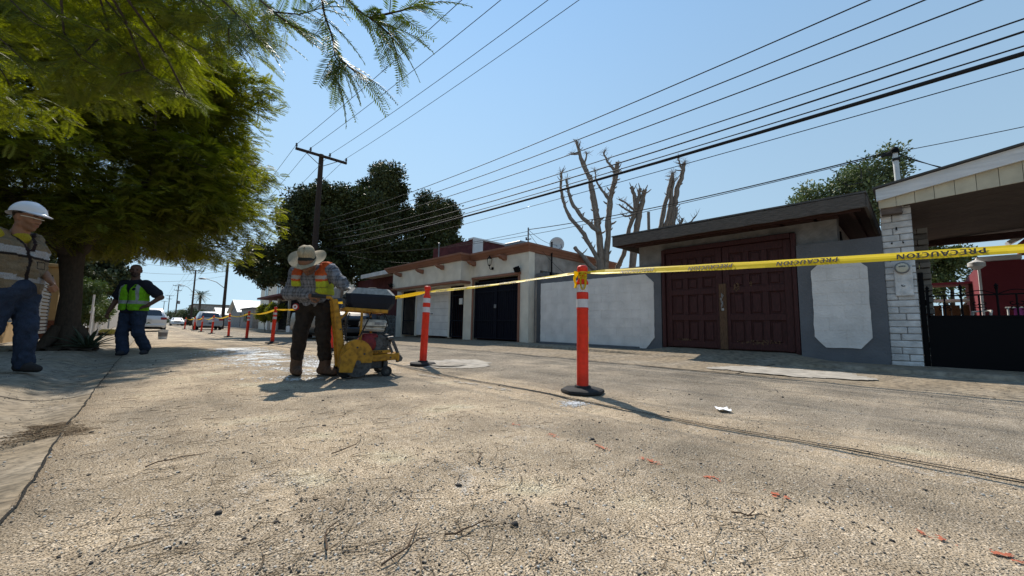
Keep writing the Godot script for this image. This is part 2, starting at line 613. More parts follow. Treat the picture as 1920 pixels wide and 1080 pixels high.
func build_ground() -> void:
	var t := asphalt_images()
	var rm := mat("asphalt", Color(1, 1, 1), 0.95)
	rm.albedo_texture = t[0]
	rm.heightmap_enabled = true
	rm.heightmap_texture = t[1]
	rm.heightmap_scale = 0.7
	rm.uv1_scale = Vector3(1.55, 1.55, 1)
	rm.metallic_specular = 0.3
	# the wide earth below everything, out to the horizon
	var b := B.new()
	var xs := axis(-900, 900, -14, 22, 6.0, 1.7)
	var zs := axis(-1500, 60, -110, 20, 10.0, 1.6)
	b.sheet(xs.size(), zs.size(), func(i, j): return Vector3(xs[i], ground_y(0.0, zs[j]) - 0.12, zs[j]))
	structure("ground", b.mesh(), M.far_ground)
	# the road
	b = B.new()
	var rx := axis(-0.27, 5.3, -0.27, 5.3, 0.11, 1.0)
	var rz := axis(-150, 5, -9, 3.0, 0.1, 1.05)
	b.sheet(rx.size(), rz.size(), func(i, j): return Vector3(rx[i], ground_y(rx[i], rz[j]) + 0.012 * nz(rx[i], rz[j], 0.9) + 0.004 * nz(rx[i], rz[j], 6.0), rz[j]), road_tint)
	structure("road", b.mesh(), rm)
	# left gutter with its rolled kerb, in cast lengths
	var prof := [Vector2(-0.27, 0.0), Vector2(-0.4, -0.022), Vector2(-0.52, -0.028), Vector2(-0.62, -0.012), Vector2(-0.72, 0.028), Vector2(-0.82, 0.062), Vector2(-0.95, 0.075), Vector2(-1.1, 0.078)]
	var lz := axis(-150, 5, -14, 3.0, 0.15, 1.06)
	b = B.new()
	var dust := func(p): 
		var k := clampf(0.55 + 0.9 * nz(p.x, p.z, 1.1) + 0.3 * smoothstep(-0.45, -0.3, p.x), 0.0, 1.0)
		var w := 0.85 + 0.3 * nz(p.x + 9.0, p.z, 3.5)
		return Color(1, 0.97, 0.92).lerp(Color(0.86, 0.76, 0.62), k) * w
	b.sheet(prof.size(), lz.size(), func(i, j):
		var wob := 0.012 * nz(3.0, lz[j], 0.6)
		return Vector3(prof[i].x + wob * i / 7.0, ground_y(-0.3, lz[j]) + prof[i].y + 0.004 * nz(prof[i].x, lz[j], 2.4), lz[j]), dust)
	var gut := structure("gutter", b.mesh(), M.concrete)
	for z in [-1.6, -4.7, -7.8, -10.9, -14.0, -17.1, -20.2]:
		b = B.new()
		for k in prof.size() - 1:
			var p := Vector3(prof[k].x, ground_y(-0.3, z) + prof[k].y + 0.004, z + 0.05 * k / 7.0)
			var q := Vector3(prof[k + 1].x, ground_y(-0.3, z) + prof[k + 1].y + 0.004, z + 0.05 * (k + 1) / 7.0)
			b.quad(p, q, q + Vector3(0, 0, 0.02), p + Vector3(0, 0, 0.02), Vector3.UP)
		structure("joint", b.mesh(), M.tar, gut)
	# left pavement, slab by slab near the camera
	var lw := B.new()
	var wx := axis(-2.4, -1.08, -2.4, -1.08, 0.33, 1.0)
	var wz := axis(-150, -16, -16.2, -16, 0.2, 1.1)
	lw.sheet(wx.size(), wz.size(), func(i, j): return Vector3(wx[i], ground_y(-0.3, wz[j]) + 0.08, wz[j]), dust)
	var pave := structure("left_pavement", lw.mesh(), M.concrete)
	var z0 := 4.0
	var k2 := 0
	while z0 > -16.0:
		var z1 := maxf(z0 - 1.45, -16.0)
		var sb := B.new()
		sb.col = Color(1, 0.95, 0.88) * (0.86 + 0.1 * sin(k2 * 2.3))
		var bas := Basis(Vector3.RIGHT, 0.004 * sin(k2 * 1.7)) * Basis(Vector3.BACK, 0.004 * cos(k2 * 2.9))
		sb.box(Vector3(-1.74, ground_y(-0.3, (z0 + z1) * 0.5) + 0.02, (z0 + z1) * 0.5), Vector3(1.3, 0.12, z0 - z1 - 0.025), bas, 0.008)
		if k2 != 10:
			part(pave, "slab", sb.mesh(), M.concrete)
		z0 = z1
		k2 += 1
	b = B.new()
	b.sheet(14, 16, func(i, j): return Vector3(-1.68 + i * 0.075, ground_y(-0.3, -11.5) + 0.088 + 0.05 * nz(i * 0.3, j * 0.3, 2.0) + 0.03 * sin(PI * i / 13.0), -12.6 + j * 0.125))
	structure("planting_soil", b.mesh(), M.soil)
	# right gutter, kerb, pavement and driveway ramps
	var gx := PackedFloat32Array([5.3, 5.7, 6.2, 6.7, 7.0])
	b = B.new()
	b.sheet(gx.size(), rz.size(), func(i, j): return Vector3(gx[i], ground_y(gx[i], rz[j]) + 0.006 * nz(gx[i], rz[j], 1.3), rz[j]), dust)
	var rg := structure("right_gutter", b.mesh(), M.concrete)
	for z in [0.9, -1.6, -4.1, -6.6, -9.1, -11.6, -14.1]:
		b = B.new()
		var y := ground_y(6.1, z)
		b.quad(Vector3(5.3, ground_y(5.3, z) + 0.006, z), Vector3(7.0, ground_y(7.0, z) + 0.006, z + 0.04), Vector3(7.0, ground_y(7.0, z) + 0.006, z + 0.055), Vector3(5.3, ground_y(5.3, z) + 0.006, z + 0.018), Vector3.UP)
		structure("joint", b.mesh(), M.tar, rg)
	b = B.new()
	var kz := axis(-150, 6, -16, 5, 0.14, 1.08)
	var ramp := func(z: float) -> float:
		# 1 where a driveway ramp drops the kerb
		return maxf(smoothstep(-4.25, -3.6, z) * smoothstep(-0.9, -1.5, z), smoothstep(-15.9, -15.2, z) * smoothstep(-7.6, -8.3, z))
	var kx := [7.0, 7.03, 7.06, 7.2, 7.6, 8.0, 9.0]
	var garage := func(z: float) -> float: return smoothstep(-4.25, -3.6, z) * smoothstep(-0.9, -1.5, z)
	b.sheet(kx.size(), kz.size(), func(i, j):
		var z := kz[j]
		var top := walk_y(z)
		var r: float = ramp.call(z)
		var broken := 0.02 * nz(z, 4.0, 3.0)
		var y := top
		if i < 2:
			y = lerpf(ground_y(7.0, z) - 0.01, top, 0.0 if i == 0 else 0.75)
			y = lerpf(y, ground_y(7.0, z) + 0.005 * i, r)
		else:
			var f: float = clampf((kx[i] - 7.0) / 0.95, 0.0, 1.0)
			y = lerpf(top, ground_y(7.0, z) + (top - ground_y(7.0, z)) * f, r) + 0.085 * garage.call(z) * f
		return Vector3(kx[i] + (broken if i < 3 else 0.0), y + (0.006 * nz(kx[i], z, 2.0)), z), dust)
	structure("right_pavement", b.mesh(), M.concrete)
	# crack along the line where the saw has cut, and the seam of the gutter
	for spec in [["saw_cut", 2.565, 2.2, -5.0, 0.011, 5], ["seam", 5.3, 4.0, -40.0, 0.014, 8], ["seam", -0.27, 3.0, -24.0, 0.0045, 9], ["crack", 3.02, -0.4, -2.0, 0.004, 12]]:
		b = B.new()
		var z: float = spec[2]
		var pl := PackedVector3Array()
		var pr := PackedVector3Array()
		var slant := 0.35 if spec[1] == 3.02 else 0.0
		while z > spec[3]:
			var w: float = spec[4] * (0.55 + 0.8 * absf(nz(z, spec[5] * 7.0, 5.0)) + 0.3 * absf(nz(z, spec[5], 25.0)))
			var x: float = spec[1] + 0.025 * nz(z, spec[5] * 3.0, 0.8) + 0.012 * nz(z, spec[5] * 5.0, 6.0) + slant * (z - spec[2]) * 0.8
			pl.push_back(Vector3(x - w, ground_y(x, z) + 0.009 + 0.012 * nz(x, z, 0.9), z))
			pr.push_back(Vector3(x + w, ground_y(x, z) + 0.009 + 0.012 * nz(x, z, 0.9), z))
			z -= 0.06 if z > -8.0 else 0.3
		for i in pl.size() - 1:
			b.quad(pl[i], pr[i], pr[i + 1], pl[i + 1], Vector3.UP)
		structure(spec[0], b.mesh(), M.tar)
	# concrete patches
	b = B.new()
	fleck(b, Vector3(3.37, 0, -4.85), 0.62, 0.6, 0.0, 0.03, -2.0, 0.006)
	var p1 := structure("concrete_patch", b.mesh(), M.concrete_light)
	b = B.new()
	b.lathe([Vector2(0.3, 0.0), Vector2(0.3, 0.004), Vector2(0.275, 0.004), Vector2(0.275, 0.001), Vector2(0.26, 0.001), Vector2(0.26, 0.006), Vector2(0.02, 0.007)], 32, Transform3D(Basis.IDENTITY, Vector3(3.2, ground_y(3.2, -4.75) + 0.012, -4.75)))
	var cover := part(self, "manhole_cover", b.mesh(), M.concrete)
	tag(cover, "round manhole cover set in the pale concrete patch on the road", "manhole cover")
	b = B.new()
	fleck(b, Vector3(5.95, 0, -1.25), 0.42, 0.85, 0.12, 0.04, -1.5, 0.012)
	structure("concrete_patch", b.mesh(), M.concrete_light)

func fleck(b: B, ctr: Vector3, rx: float, rz: float, turn: float, cell: float, thr: float, lift: float, freq := 12.0, out := 0.25) -> void:
	# a patch on the ground made of small faces, with a ragged edge and holes where the noise is low
	var nx := int(ceil(rx * 1.3 / cell))
	var nzz := int(ceil(rz * 1.3 / cell))
	var bas := Basis(Vector3.UP, turn)
	for j in range(-nzz, nzz):
		for i in range(-nx, nx):
			var q := Vector2((i + 0.5) * cell / rx, (j + 0.5) * cell / rz)
			var w := bas * Vector3((i + 0.5) * cell, 0, (j + 0.5) * cell) + ctr
			var r := q.length() + out * nz(w.x + 3.1, w.z, 2.2)
			if r > 1.0 or nz(w.x, w.z + 7.7, freq) < thr + 0.5 * maxf(0.0, r - 0.55):
				continue
			var p := []
			for k in [[0, 0], [1, 0], [1, 1], [0, 1]]:
				var e := bas * Vector3((i + k[0]) * cell, 0, (j + k[1]) * cell) + ctr
				p.append(Vector3(e.x, ground_y(e.x, e.z) + 0.012 * nz(e.x, e.z, 0.9) + 0.004 * nz(e.x, e.z, 6.0) + lift, e.z))
			b.quad(p[0], p[1], p[2], p[3], Vector3.UP)

# ---------------------------------------------------------------- buildings on the right
# a thing's parts are built in world coordinates; the thing's node stays at its base
func at_base(o: Node3D, p: MeshInstance3D) -> MeshInstance3D:
	p.position -= o.position
	return p

func put(o: Node3D, called: String, m: Mesh, mt: Material) -> MeshInstance3D:
	# mesh given in world coordinates, o unturned
	return part(o, called, m, mt, -o.position)

func sub(p: Node3D, called: String, m: Mesh, mt: Material) -> MeshInstance3D:
	# sub-part of a part made by put(): the part already carries the offset
	return part(p, called, m, mt)

func sweep(b: B, path: Array, prof: Array) -> void:
	# horizontal moulding: path in xz, profile Vector2(out, y); out is to the left of the path direction
	var m := path.size()
	var rows := []
	for i in m:
		var d0: Vector2 = (path[i] - path[maxi(i - 1, 0)]).normalized() if i > 0 else (path[1] - path[0]).normalized()
		var d1: Vector2 = (path[mini(i + 1, m - 1)] - path[i]).normalized() if i < m - 1 else d0
		var n0 := Vector2(-d0.y, d0.x)
		var n1 := Vector2(-d1.y, d1.x)
		var bis := (n0 + n1).normalized()
		var s := 1.0 / maxf(bis.dot(n0), 0.3)
		var row := []
		for q in prof:
			row.append(Vector3(path[i].x + bis.x * q.x * s, q.y, path[i].y + bis.y * q.x * s))
		rows.append(row)
	for i in m - 1:
		var dd: Vector2 = (path[i + 1] - path[i]).normalized()
		for k in prof.size() - 1:
			var e: Vector2 = prof[k + 1] - prof[k]
			var nn := Vector3(-dd.y * e.y, -e.x, dd.x * e.y)
			b.quad(rows[i][k], rows[i + 1][k], rows[i + 1][k + 1], rows[i][k + 1], nn)
	for e in [0, m - 1]:
		var dd: Vector2 = (path[1] - path[0]).normalized() * -1.0 if e == 0 else (path[m - 1] - path[m - 2]).normalized()
		var ctr := Vector3.ZERO
		for q in rows[e]:
			ctr += q / prof.size()
		for k in prof.size() - 1:
			b.tri(ctr, rows[e][k], rows[e][k + 1], Vector3(dd.x, 0, dd.y))

func bars_gate(o: Node3D, z0: float, z1: float, y0: float, y1: float, x: float, leaves: int, backed: bool) -> void:
	var mt: Material = M.navy_metal
	var n := int((z1 - z0) / 0.105)
	var fr := B.new()
	for l in leaves:
		var a := z0 + (z1 - z0) * l / leaves + 0.012
		var c := z0 + (z1 - z0) * (l + 1) / leaves - 0.012
		for z in [a + 0.02, c - 0.02]:
			fr.box(Vector3(x, (y0 + y1) * 0.5, z), Vector3(0.045, y1 - y0, 0.04))
		for y in [y0 + 0.03, y0 + 0.6, y1 - 0.36, y1 - 0.03]:
			fr.box(Vector3(x + 0.003, y, (a + c) * 0.5), Vector3(0.036, 0.035, c - a - 0.08))
	put(o, "gate_frame", fr.mesh(), mt)
	for i in n:
		var z := z0 + 0.08 + (z1 - z0 - 0.16) * i / (n - 1)
		put(o, "bar", slab(Vector3(x - 0.011, y0 + 0.02, z - 0.01), Vector3(x + 0.011, y1 - 0.02, z + 0.01)), mt)
	if backed:
		put(o, "back_sheet", slab(Vector3(x + 0.03, y0 + 0.02, z0 + 0.02), Vector3(x + 0.045, y1 - 0.02, z1 - 0.02)), mt)
		var lk := B.new()
		lk.box(Vector3(x - 0.02, (y0 + y1) * 0.5 + 0.1, (z0 + z1) * 0.5), Vector3(0.06, 0.12, 0.1), Basis.IDENTITY, 0.01)
		put(o, "lock_box", lk.mesh(), M.grey_metal)

func build_white_house() -> void:
	var o := thing("white_house", "white stucco house with brown cornice and dark barred gates, left of the grey wall", "house", Vector3(8.0, 0.15, -11.7))
	# street wall of the right-hand bay, with its gate opening
	var w := B.new()
	w.box(Vector3(8.125, 1.45, -10.68), Vector3(0.25, 2.9, 0.5))
	w.box(Vector3(8.125, 2.53, -9.28), Vector3(0.25, 0.74, 2.29))
	w.box(Vector3(8.125, 1.45, -7.96), Vector3(0.25, 2.9, 0.36))
	put(o, "wall", w.mesh(), M.white_stucco)
	# side wall and the body behind
	put(o, "side_wall", slab(Vector3(8.26, 0.0, -7.9), Vector3(13.0, 2.86, -7.8)), M.beige_stucco)
	put(o, "rear_wall", slab(Vector3(12.9, 0.0, -15.9), Vector3(13.0, 2.86, -7.91)), M.beige_stucco)
	put(o, "far_wall", slab(Vector3(8.26, 0.0, -16.0), Vector3(12.89, 2.86, -15.91)), M.white_stucco)
	put(o, "roof", slab(Vector3(8.12, 2.87, -15.95), Vector3(13.0, 2.97, -7.85)), M.roof_tar)
	var win := put(o, "window", slab(Vector3(8.52, 2.0, -7.797), Vector3(9.4, 2.3, -7.78)), M.glass_dark)
	sub(win, "frame", slab(Vector3(8.94, 2.0, -7.779), Vector3(8.98, 2.3, -7.765)), M.black_metal)
	# hood over the garage door
	var hd := B.new()
	hd.box(Vector3(7.805, 2.5, -13.1), Vector3(0.39, 0.92, 4.98))
	put(o, "hood", hd.mesh(), M.white_stucco)
	var tr := B.new()
	sweep(tr, [Vector2(8.0, -15.6), Vector2(7.6, -15.6), Vector2(7.6, -10.61), Vector2(8.0, -10.61)], [Vector2(-0.12, 2.04), Vector2(0.03, 2.03), Vector2(0.05, 2.06), Vector2(0.05, 2.1), Vector2(0.003, 2.13)])
	put(o, "hood_trim", tr.mesh(), M.terracotta)
	var st := B.new()
	st.box(Vector3(8.14, 1.3, -15.71), Vector3(0.24, 2.6, 0.46))
	st.box(Vector3(8.2, 2.4, -13.1), Vector3(0.3, 0.74, 4.98))
	put(o, "garage_wall", st.mesh(), M.white_stucco)
	# cornice right round, with the jog at the hood
	var co := B.new()
	sweep(co, [Vector2(9.0, -15.95), Vector2(7.6, -15.95), Vector2(7.6, -10.6), Vector2(8.0, -10.6), Vector2(8.0, -7.8), Vector2(12.9, -7.8)], [Vector2(0.0, 2.8), Vector2(0.045, 2.815), Vector2(0.06, 2.86), Vector2(0.1, 2.9), Vector2(0.13, 2.95), Vector2(0.17, 2.98), Vector2(0.17, 3.04), Vector2(0.0, 3.06)])
	put(o, "cornice", co.mesh(), M.terracotta)
	var cap := B.new()
	cap.box(Vector3(7.85, 3.03, -13.27), Vector3(0.5, 0.03, 5.35))
	cap.box(Vector3(8.3, 3.03, -9.2), Vector3(0.6, 0.03, 2.8))
	put(o, "parapet_top", cap.mesh(), M.terracotta)
	# brown surround of the big gate
	var su := B.new()
	su.box(Vector3(7.985, 1.15, -10.4), Vector3(0.05, 2.1, 0.075), Basis.IDENTITY, 0.01)
	su.box(Vector3(7.985, 1.15, -8.16), Vector3(0.05, 2.1, 0.075), Basis.IDENTITY, 0.01)
	su.box(Vector3(7.98, 2.19, -9.28), Vector3(0.06, 0.08, 2.37), Basis.IDENTITY, 0.01)
	put(o, "gate_surround", su.mesh(), M.terracotta)
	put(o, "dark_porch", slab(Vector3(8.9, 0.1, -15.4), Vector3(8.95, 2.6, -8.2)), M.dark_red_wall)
	# corbels
	for c in [[7.6, 2.66, -14.86], [7.6, 2.64, -13.1], [7.6, 2.66, -11.69], [8.0, 2.7, -10.35], [8.0, 2.72, -8.8]]:
		var b := B.new()
		b.prism(PackedVector2Array([Vector2(0, 0.075), Vector2(-0.3, 0.075), Vector2(-0.3, 0.03), Vector2(-0.2, -0.03), Vector2(-0.1, -0.05), Vector2(-0.06, -0.075), Vector2(0, -0.075)]), 0.13, Transform3D(Basis.IDENTITY, Vector3(c[0], c[1], c[2] - 0.065)))
		put(o, "corbel", b.mesh(), M.terracotta)
	# gates and garage door are things of the house that open
	bars_gate(o, -15.47, -14.4, 0.17, 2.04, 8.1, 1, false)
	bars_gate(o, -11.87, -10.95, 0.17, 2.04, 8.1, 1, false)
	bars_gate(o, -10.36, -8.2, 0.18, 2.08, 8.06, 2, true)
	put(o, "mailbox", box_mesh(Vector3(0.07, 0.22, 0.16), 0.008, Vector3(8.05, 1.45, -11.15)), M.white_metal)
	for k in 7:
		var y := 0.19 + k * 0.262
		var gp := put(o, "garage_door_panel", box_mesh(Vector3(0.05, 0.258, 2.34), 0.008, Vector3(8.12, y + 0.125, -13.13)), M.white_paint)
		if k == 3:
			sub(gp, "handle", box_mesh(Vector3(0.03, 0.04, 0.14), 0.006, Vector3(8.085, y + 0.06, -13.13)), M.grey_metal)
	for z in [-14.35, -11.92]:
		put(o, "door_jamb", box_mesh(Vector3(0.12, 1.9, 0.09), 0.0, Vector3(8.13, 1.1, z)), M.white_stucco)
	# wall lantern
	var l := thing("wall_lantern", "black wall lantern above the wide barred gate of the white house", "lantern", Vector3(7.99, 2.55, -9.4))
	part(l, "wall_plate", lathe_mesh([Vector2(0.0, -0.02), Vector2(0.05, -0.02), Vector2(0.05, 0.0), Vector2(0.0, 0.012)], 14), M.black_metal, Vector3(-0.015, -0.1, 0.0), Basis(Vector3.BACK, PI / 2))
	part(l, "arm", tube_mesh([Vector3(-0.02, -0.1, 0), Vector3(-0.08, -0.14, 0), Vector3(-0.13, -0.1, 0), Vector3(-0.14, -0.02, 0)], 0.012, 6), M.black_metal)
	part(l, "glass", lathe_mesh([Vector2(0.04, 0.0), Vector2(0.075, 0.19)], 6), M.lamp_glass, Vector3(-0.14, 0.0, 0))
	part(l, "cage", lathe_mesh([Vector2(0.0, -0.04), Vector2(0.045, -0.02), Vector2(0.045, 0.005)], 6), M.black_metal, Vector3(-0.14, 0.0, 0))
	part(l, "cap", lathe_mesh([Vector2(0.09, 0.19), Vector2(0.09, 0.2), Vector2(0.05, 0.25), Vector2(0.015, 0.28), Vector2(0.02, 0.3), Vector2(0.0, 0.32)], 6), M.black_metal, Vector3(-0.14, 0.0, 0))
	for k in 6:
		var a := TAU * k / 6
		part(l, "cage_bar", tube_mesh([Vector3(-0.14 + 0.047 * cos(a), 0.0, 0.047 * sin(a)), Vector3(-0.14 + 0.081 * cos(a), 0.19, 0.081 * sin(a))], 0.005, 5), M.black_metal)
	for f in [[8.0, 2.34, -8.14, "black floodlight under the cornice, right of the wall lantern"], [7.62, 2.31, -15.52, "black floodlight at the far lower corner of the white hood"]]:
		var fl := thing("floodlight", f[3], "floodlight", Vector3(f[0], f[1], f[2]), 0.0, "floodlights of the white house")
		part(fl, "bracket", tube_mesh([Vector3(0, 0, 0), Vector3(-0.09, 0.0, 0.0), Vector3(-0.1, -0.02, 0.0)], 0.015, 6), M.black_metal)
		var hb := B.new()
		hb.prism(PackedVector2Array([Vector2(-0.09, -0.07), Vector2(0.09, -0.09), Vector2(0.09, 0.09), Vector2(-0.09, 0.07)]), 0.09, Transform3D(Basis(Vector3.UP, -PI / 2) * Basis(Vector3.RIGHT, 0.5), Vector3(-0.1, -0.03, 0)))
		part(fl, "housing", hb.mesh(), M.black_metal)
	# grey side passage door
	var d := thing("passage_door", "narrow grey metal door between the white house and the white panelled wall", "door", Vector3(8.32, 0.1, -7.52))
	part(d, "door_leaf", box_mesh(Vector3(0.05, 1.95, 0.42), 0.006, Vector3(0, 0.99, 0)), M.grey_paint)
	part(d, "frame", box_mesh(Vector3(0.08, 0.1, 0.46), 0.004, Vector3(0, 2.02, 0)), M.grey_paint)
	part(d, "handle", tube_mesh([Vector3(-0.03, 0.95, 0.14), Vector3(-0.07, 0.95, 0.14), Vector3(-0.07, 0.95, 0.06)], 0.009, 6), M.steel)
	# things on the roof
	var p := thing("service_pole", "thin metal service pole on the right corner of the white house roof", "pole", Vector3(8.1, 2.9, -7.92))
	part(p, "shaft", tube_mesh([Vector3(0, -0.9, 0), Vector3(0, 0.66, 0)], 0.022, 8), M.grey_metal)
	part(p, "cross_bracket", tube_mesh([Vector3(0, 0.3, -0.09), Vector3(0, 0.3, 0.12)], 0.014, 6), M.black_metal)
	part(p, "insulator", lathe_mesh([Vector2(0, 0), Vector2(0.03, 0.0), Vector2(0.02, 0.03), Vector2(0.03, 0.06), Vector2(0, 0.07)], 10), M.insulator, Vector3(0, 0.31, -0.08))
	var p2 := thing("pipe_post", "dark pipe standing against the side wall of the white house", "pole", Vector3(8.95, 0.1, -7.72))
	part(p2, "shaft", tube_mesh([Vector3(0, 0, 0), Vector3(0, 3.1, 0)], 0.025, 8), M.black_metal)
	part(p2, "cap", lathe_mesh([Vector2(0.03, 0), Vector2(0.034, 0.03), Vector2(0, 0.05)], 10), M.black_metal, Vector3(0, 3.1, 0))
	var vent := thing("vent_pipe", "thin grey vent pipe rising behind the left part of the brown cornice", "pole", Vector3(8.6, 2.97, -13.6))
	part(vent, "shaft", tube_mesh([Vector3.ZERO, Vector3(0, 1.0, 0)], 0.03, 8), M.grey_metal)
	part(vent, "cap", lathe_mesh([Vector2(0.05, 0), Vector2(0.05, 0.03), Vector2(0, 0.07)], 10), M.grey_metal, Vector3(0, 1.0, 0))
	var dish := thing("satellite_dish", "small pale satellite dish on the roof behind the white house", "satellite dish", Vector3(10.0, 2.97, -8.4), -0.5)
	part(dish, "mast", tube_mesh([Vector3(0, 0, 0), Vector3(0, 0.42, 0)], 0.02, 8), M.grey_metal)
	var db := B.new()
	db.lathe([Vector2(0.0, 0.0), Vector2(0.12, 0.012), Vector2(0.21, 0.04), Vector2(0.25, 0.06), Vector2(0.25, 0.07), Vector2(0.2, 0.052), Vector2(0.1, 0.02), Vector2(0.0, 0.012)], 24, Transform3D(Basis(Vector3.RIGHT, PI / 2) * Basis(Vector3.BACK, 0.4), Vector3(0, 0.45, 0)), true)
	part(dish, "reflector", db.mesh(), M.white_metal)
	part(dish, "feed_arm", tube_mesh([Vector3(0, 0.25, 0.05), Vector3(0.05, 0.3, 0.3), Vector3(0.0, 0.42, 0.36)], 0.012, 6), M.grey_metal)
	var ac := thing("rooftop_cooler", "grey evaporative cooler on the roof behind the brown cornice", "cooler", Vector3(10.4, 2.97, -10.6))
	part(ac, "cabinet", box_mesh(Vector3(0.9, 0.75, 0.9), 0.03, Vector3(0, 0.5, 0)), M.grey_metal)
	part(ac, "stand", box_mesh(Vector3(0.8, 0.12, 0.8), 0.0, Vector3(0, 0.06, 0)), M.black_metal)
	for k in 5:
		part(ac, "louvre", box_mesh(Vector3(0.03, 0.05, 0.7), 0.0, Vector3(-0.46, 0.27 + k * 0.11, 0), ), M.black_metal)

func build_red_house() -> void:
	var o := thing("dark_red_house", "dark red house with a stone base, left of the white house behind the machine", "house", Vector3(8.3, 0.1, -18.5))
	put(o, "wall", slab(Vector3(8.3, 0.0, -21.5), Vector3(8.5, 2.9, -16.02)), M.dark_red_wall)
	put(o, "body", slab(Vector3(8.52, 0.0, -21.4), Vector3(13.0, 2.9, -16.05)), M.dark_red_wall)
	var ea := put(o, "roof", slab(Vector3(7.75, 2.9, -19.3), Vector3(13.0, 3.02, -16.5)), M.white_stucco)
	sub(ea, "fascia", slab(Vector3(7.7, 2.86, -19.35), Vector3(7.745, 3.05, -16.05)), M.white_paint)
	put(o, "upper_storey", slab(Vector3(9.5, 2.98, -15.5), Vector3(13.5, 4.15, -12.4)), M.dark_red_wall)
	put(o, "parapet_cap", slab(Vector3(9.46, 4.152, -12.75), Vector3(13.5, 4.22, -12.36)), M.white_paint)
	put(o, "parapet_end", slab(Vector3(9.44, 3.2, -12.399), Vector3(9.9, 4.15, -12.3)), M.white_paint)
	# tiled lean-to roof over the left half
	var b := B.new()
	b.quad(Vector3(8.6, 3.25, -20.5), Vector3(8.6, 3.35, -14.3), Vector3(12.5, 4.4, -14.3), Vector3(12.5, 4.3, -20.5), Vector3(-0.3, 1, 0))
	b.quad(Vector3(8.6, 3.2, -20.5), Vector3(8.6, 3.3, -14.3), Vector3(12.5, 4.35, -14.3), Vector3(12.5, 4.25, -20.5), Vector3(0.3, -1, 0))
	b.quad(Vector3(8.6, 3.2, -20.5), Vector3(8.6, 3.3, -14.3), Vector3(8.6, 3.35, -14.3), Vector3(8.6, 3.25, -20.5), Vector3(-1, 0, 0))
	put(o, "lean_to_roof", b.mesh(), M.terracotta)
	put(o, "lean_to_post", slab(Vector3(8.75, 2.9, -14.6), Vector3(8.9, 3.32, -14.45)), M.dark_red_wall)
	var wi := put(o, "window", slab(Vector3(8.26, 1.5, -18.0), Vector3(8.295, 2.25, -17.3)), M.glass_dark)
	sub(wi, "frame", slab(Vector3(8.24, 1.46, -17.67), Vector3(8.258, 2.29, -17.63)), M.black_metal)
	# stone base, stone by stone
	var r := RandomNumberGenerator.new()
	r.seed = 4
	put(o, "stone_base", slab(Vector3(8.12, 0.0, -21.0), Vector3(8.298, 0.98, -16.02)), M.mortar)
	var z := -19.6
	while z < -16.25:
		var y := 0.12
		while y < 0.9:
			var s := Vector2(r.randf_range(0.16, 0.26), r.randf_range(0.14, 0.22))
			var poly := PackedVector2Array()
			for k in 7:
				var a := TAU * k / 7 + r.randf_range(-0.3, 0.3)
				poly.push_back(Vector2(cos(a) * s.x, sin(a) * s.y) * r.randf_range(0.42, 0.55))
			var bb := B.new()
			bb.col = Color.WHITE * r.randf_range(0.6, 1.1)
			bb.prism(poly, 0.03, Transform3D(Basis(Vector3.UP, -PI / 2), Vector3(8.121, y + 0.05, z + r.randf_range(-0.03, 0.03))))
			put(o, "stone", bb.mesh(), M.stone)
			y += 0.19
		z += 0.25

func chamfered(z0: float, z1: float, y0: float, y1: float, c: float, left_square: bool, ragged: float) -> PackedVector2Array:
	# outline in (z, y)
	var base := []
	if left_square:
		base = [Vector2(z0, y0), Vector2(z1 - c, y0), Vector2(z1, y0 + c * 1.2), Vector2(z1, y1 - c), Vector2(z1 - c, y1), Vector2(z0, y1)]
	else:
		base = [Vector2(z0, y0 + c), Vector2(z0 + c * 0.8, y0), Vector2(z1 - c * 0.8, y0), Vector2(z1, y0 + c), Vector2(z1, y1 - c * 0.6), Vector2(z1 - c * 0.6, y1), Vector2(z0 + c * 0.6, y1), Vector2(z0, y1 - c * 0.6)]
	var o := PackedVector2Array()
	for i in base.size():
		var a: Vector2 = base[i]
		var b: Vector2 = base[(i + 1) % base.size()]
		var n := maxi(1, int((b - a).length() / 0.09))
		for k in n:
			var p := a.lerp(b, float(k) / n)
			if k > 0:
				p += Vector2(nz(p.x, p.y, 9.0), nz(p.x + 5.0, p.y, 9.0)) * ragged
			o.push_back(p)
	return o

func blocks_on_wall(o: Node3D, poly: PackedVector2Array, x: float, sd: int) -> void:
	# the painted blocks that show faintly through the white paint, laid in running bond
	var r := RandomNumberGenerator.new()
	r.seed = sd
	var lo := poly[0]
	var hi := poly[0]
	for p in poly:
		lo = lo.min(p)
		hi = hi.max(p)
	var y := 0.02
	var row := 0
	while y < hi.y:
		var z := lo.x - 0.4 + (0.2 if row % 2 else 0.0)
		while z < hi.x:
			var q := PackedVector2Array([Vector2(z + 0.003, y + 0.003), Vector2(z + 0.397, y + 0.003), Vector2(z + 0.397, y + 0.197), Vector2(z + 0.003, y + 0.197)])
			for piece in Geometry2D.intersect_polygons(poly, q):
				var b := B.new()
				b.col = Color.WHITE * r.randf_range(0.955, 1.02)
				b.prism(piece, 0.005 + r.randf_range(-0.0012, 0.0012), Transform3D(Basis(Vector3(0, 0, 1), Vector3(0, 1, 0), Vector3(-1, 0, 0)), Vector3(x, 0, 0)))
				put(o, "block", b.mesh(), M.white_paint)
			z += 0.4
		y += 0.2
		row += 1

func panel_on_wall(poly: PackedVector2Array, x: float, depth: float) -> ArrayMesh:
	var b := B.new()
	var q := PackedVector2Array()
	for p in poly:
		q.push_back(Vector2(p.x, p.y))
	b.prism(q, depth, Transform3D(Basis(Vector3(0, 0, 1), Vector3(0, 1, 0), Vector3(-1, 0, 0)), Vector3(x, 0, 0)))
	return b.mesh()

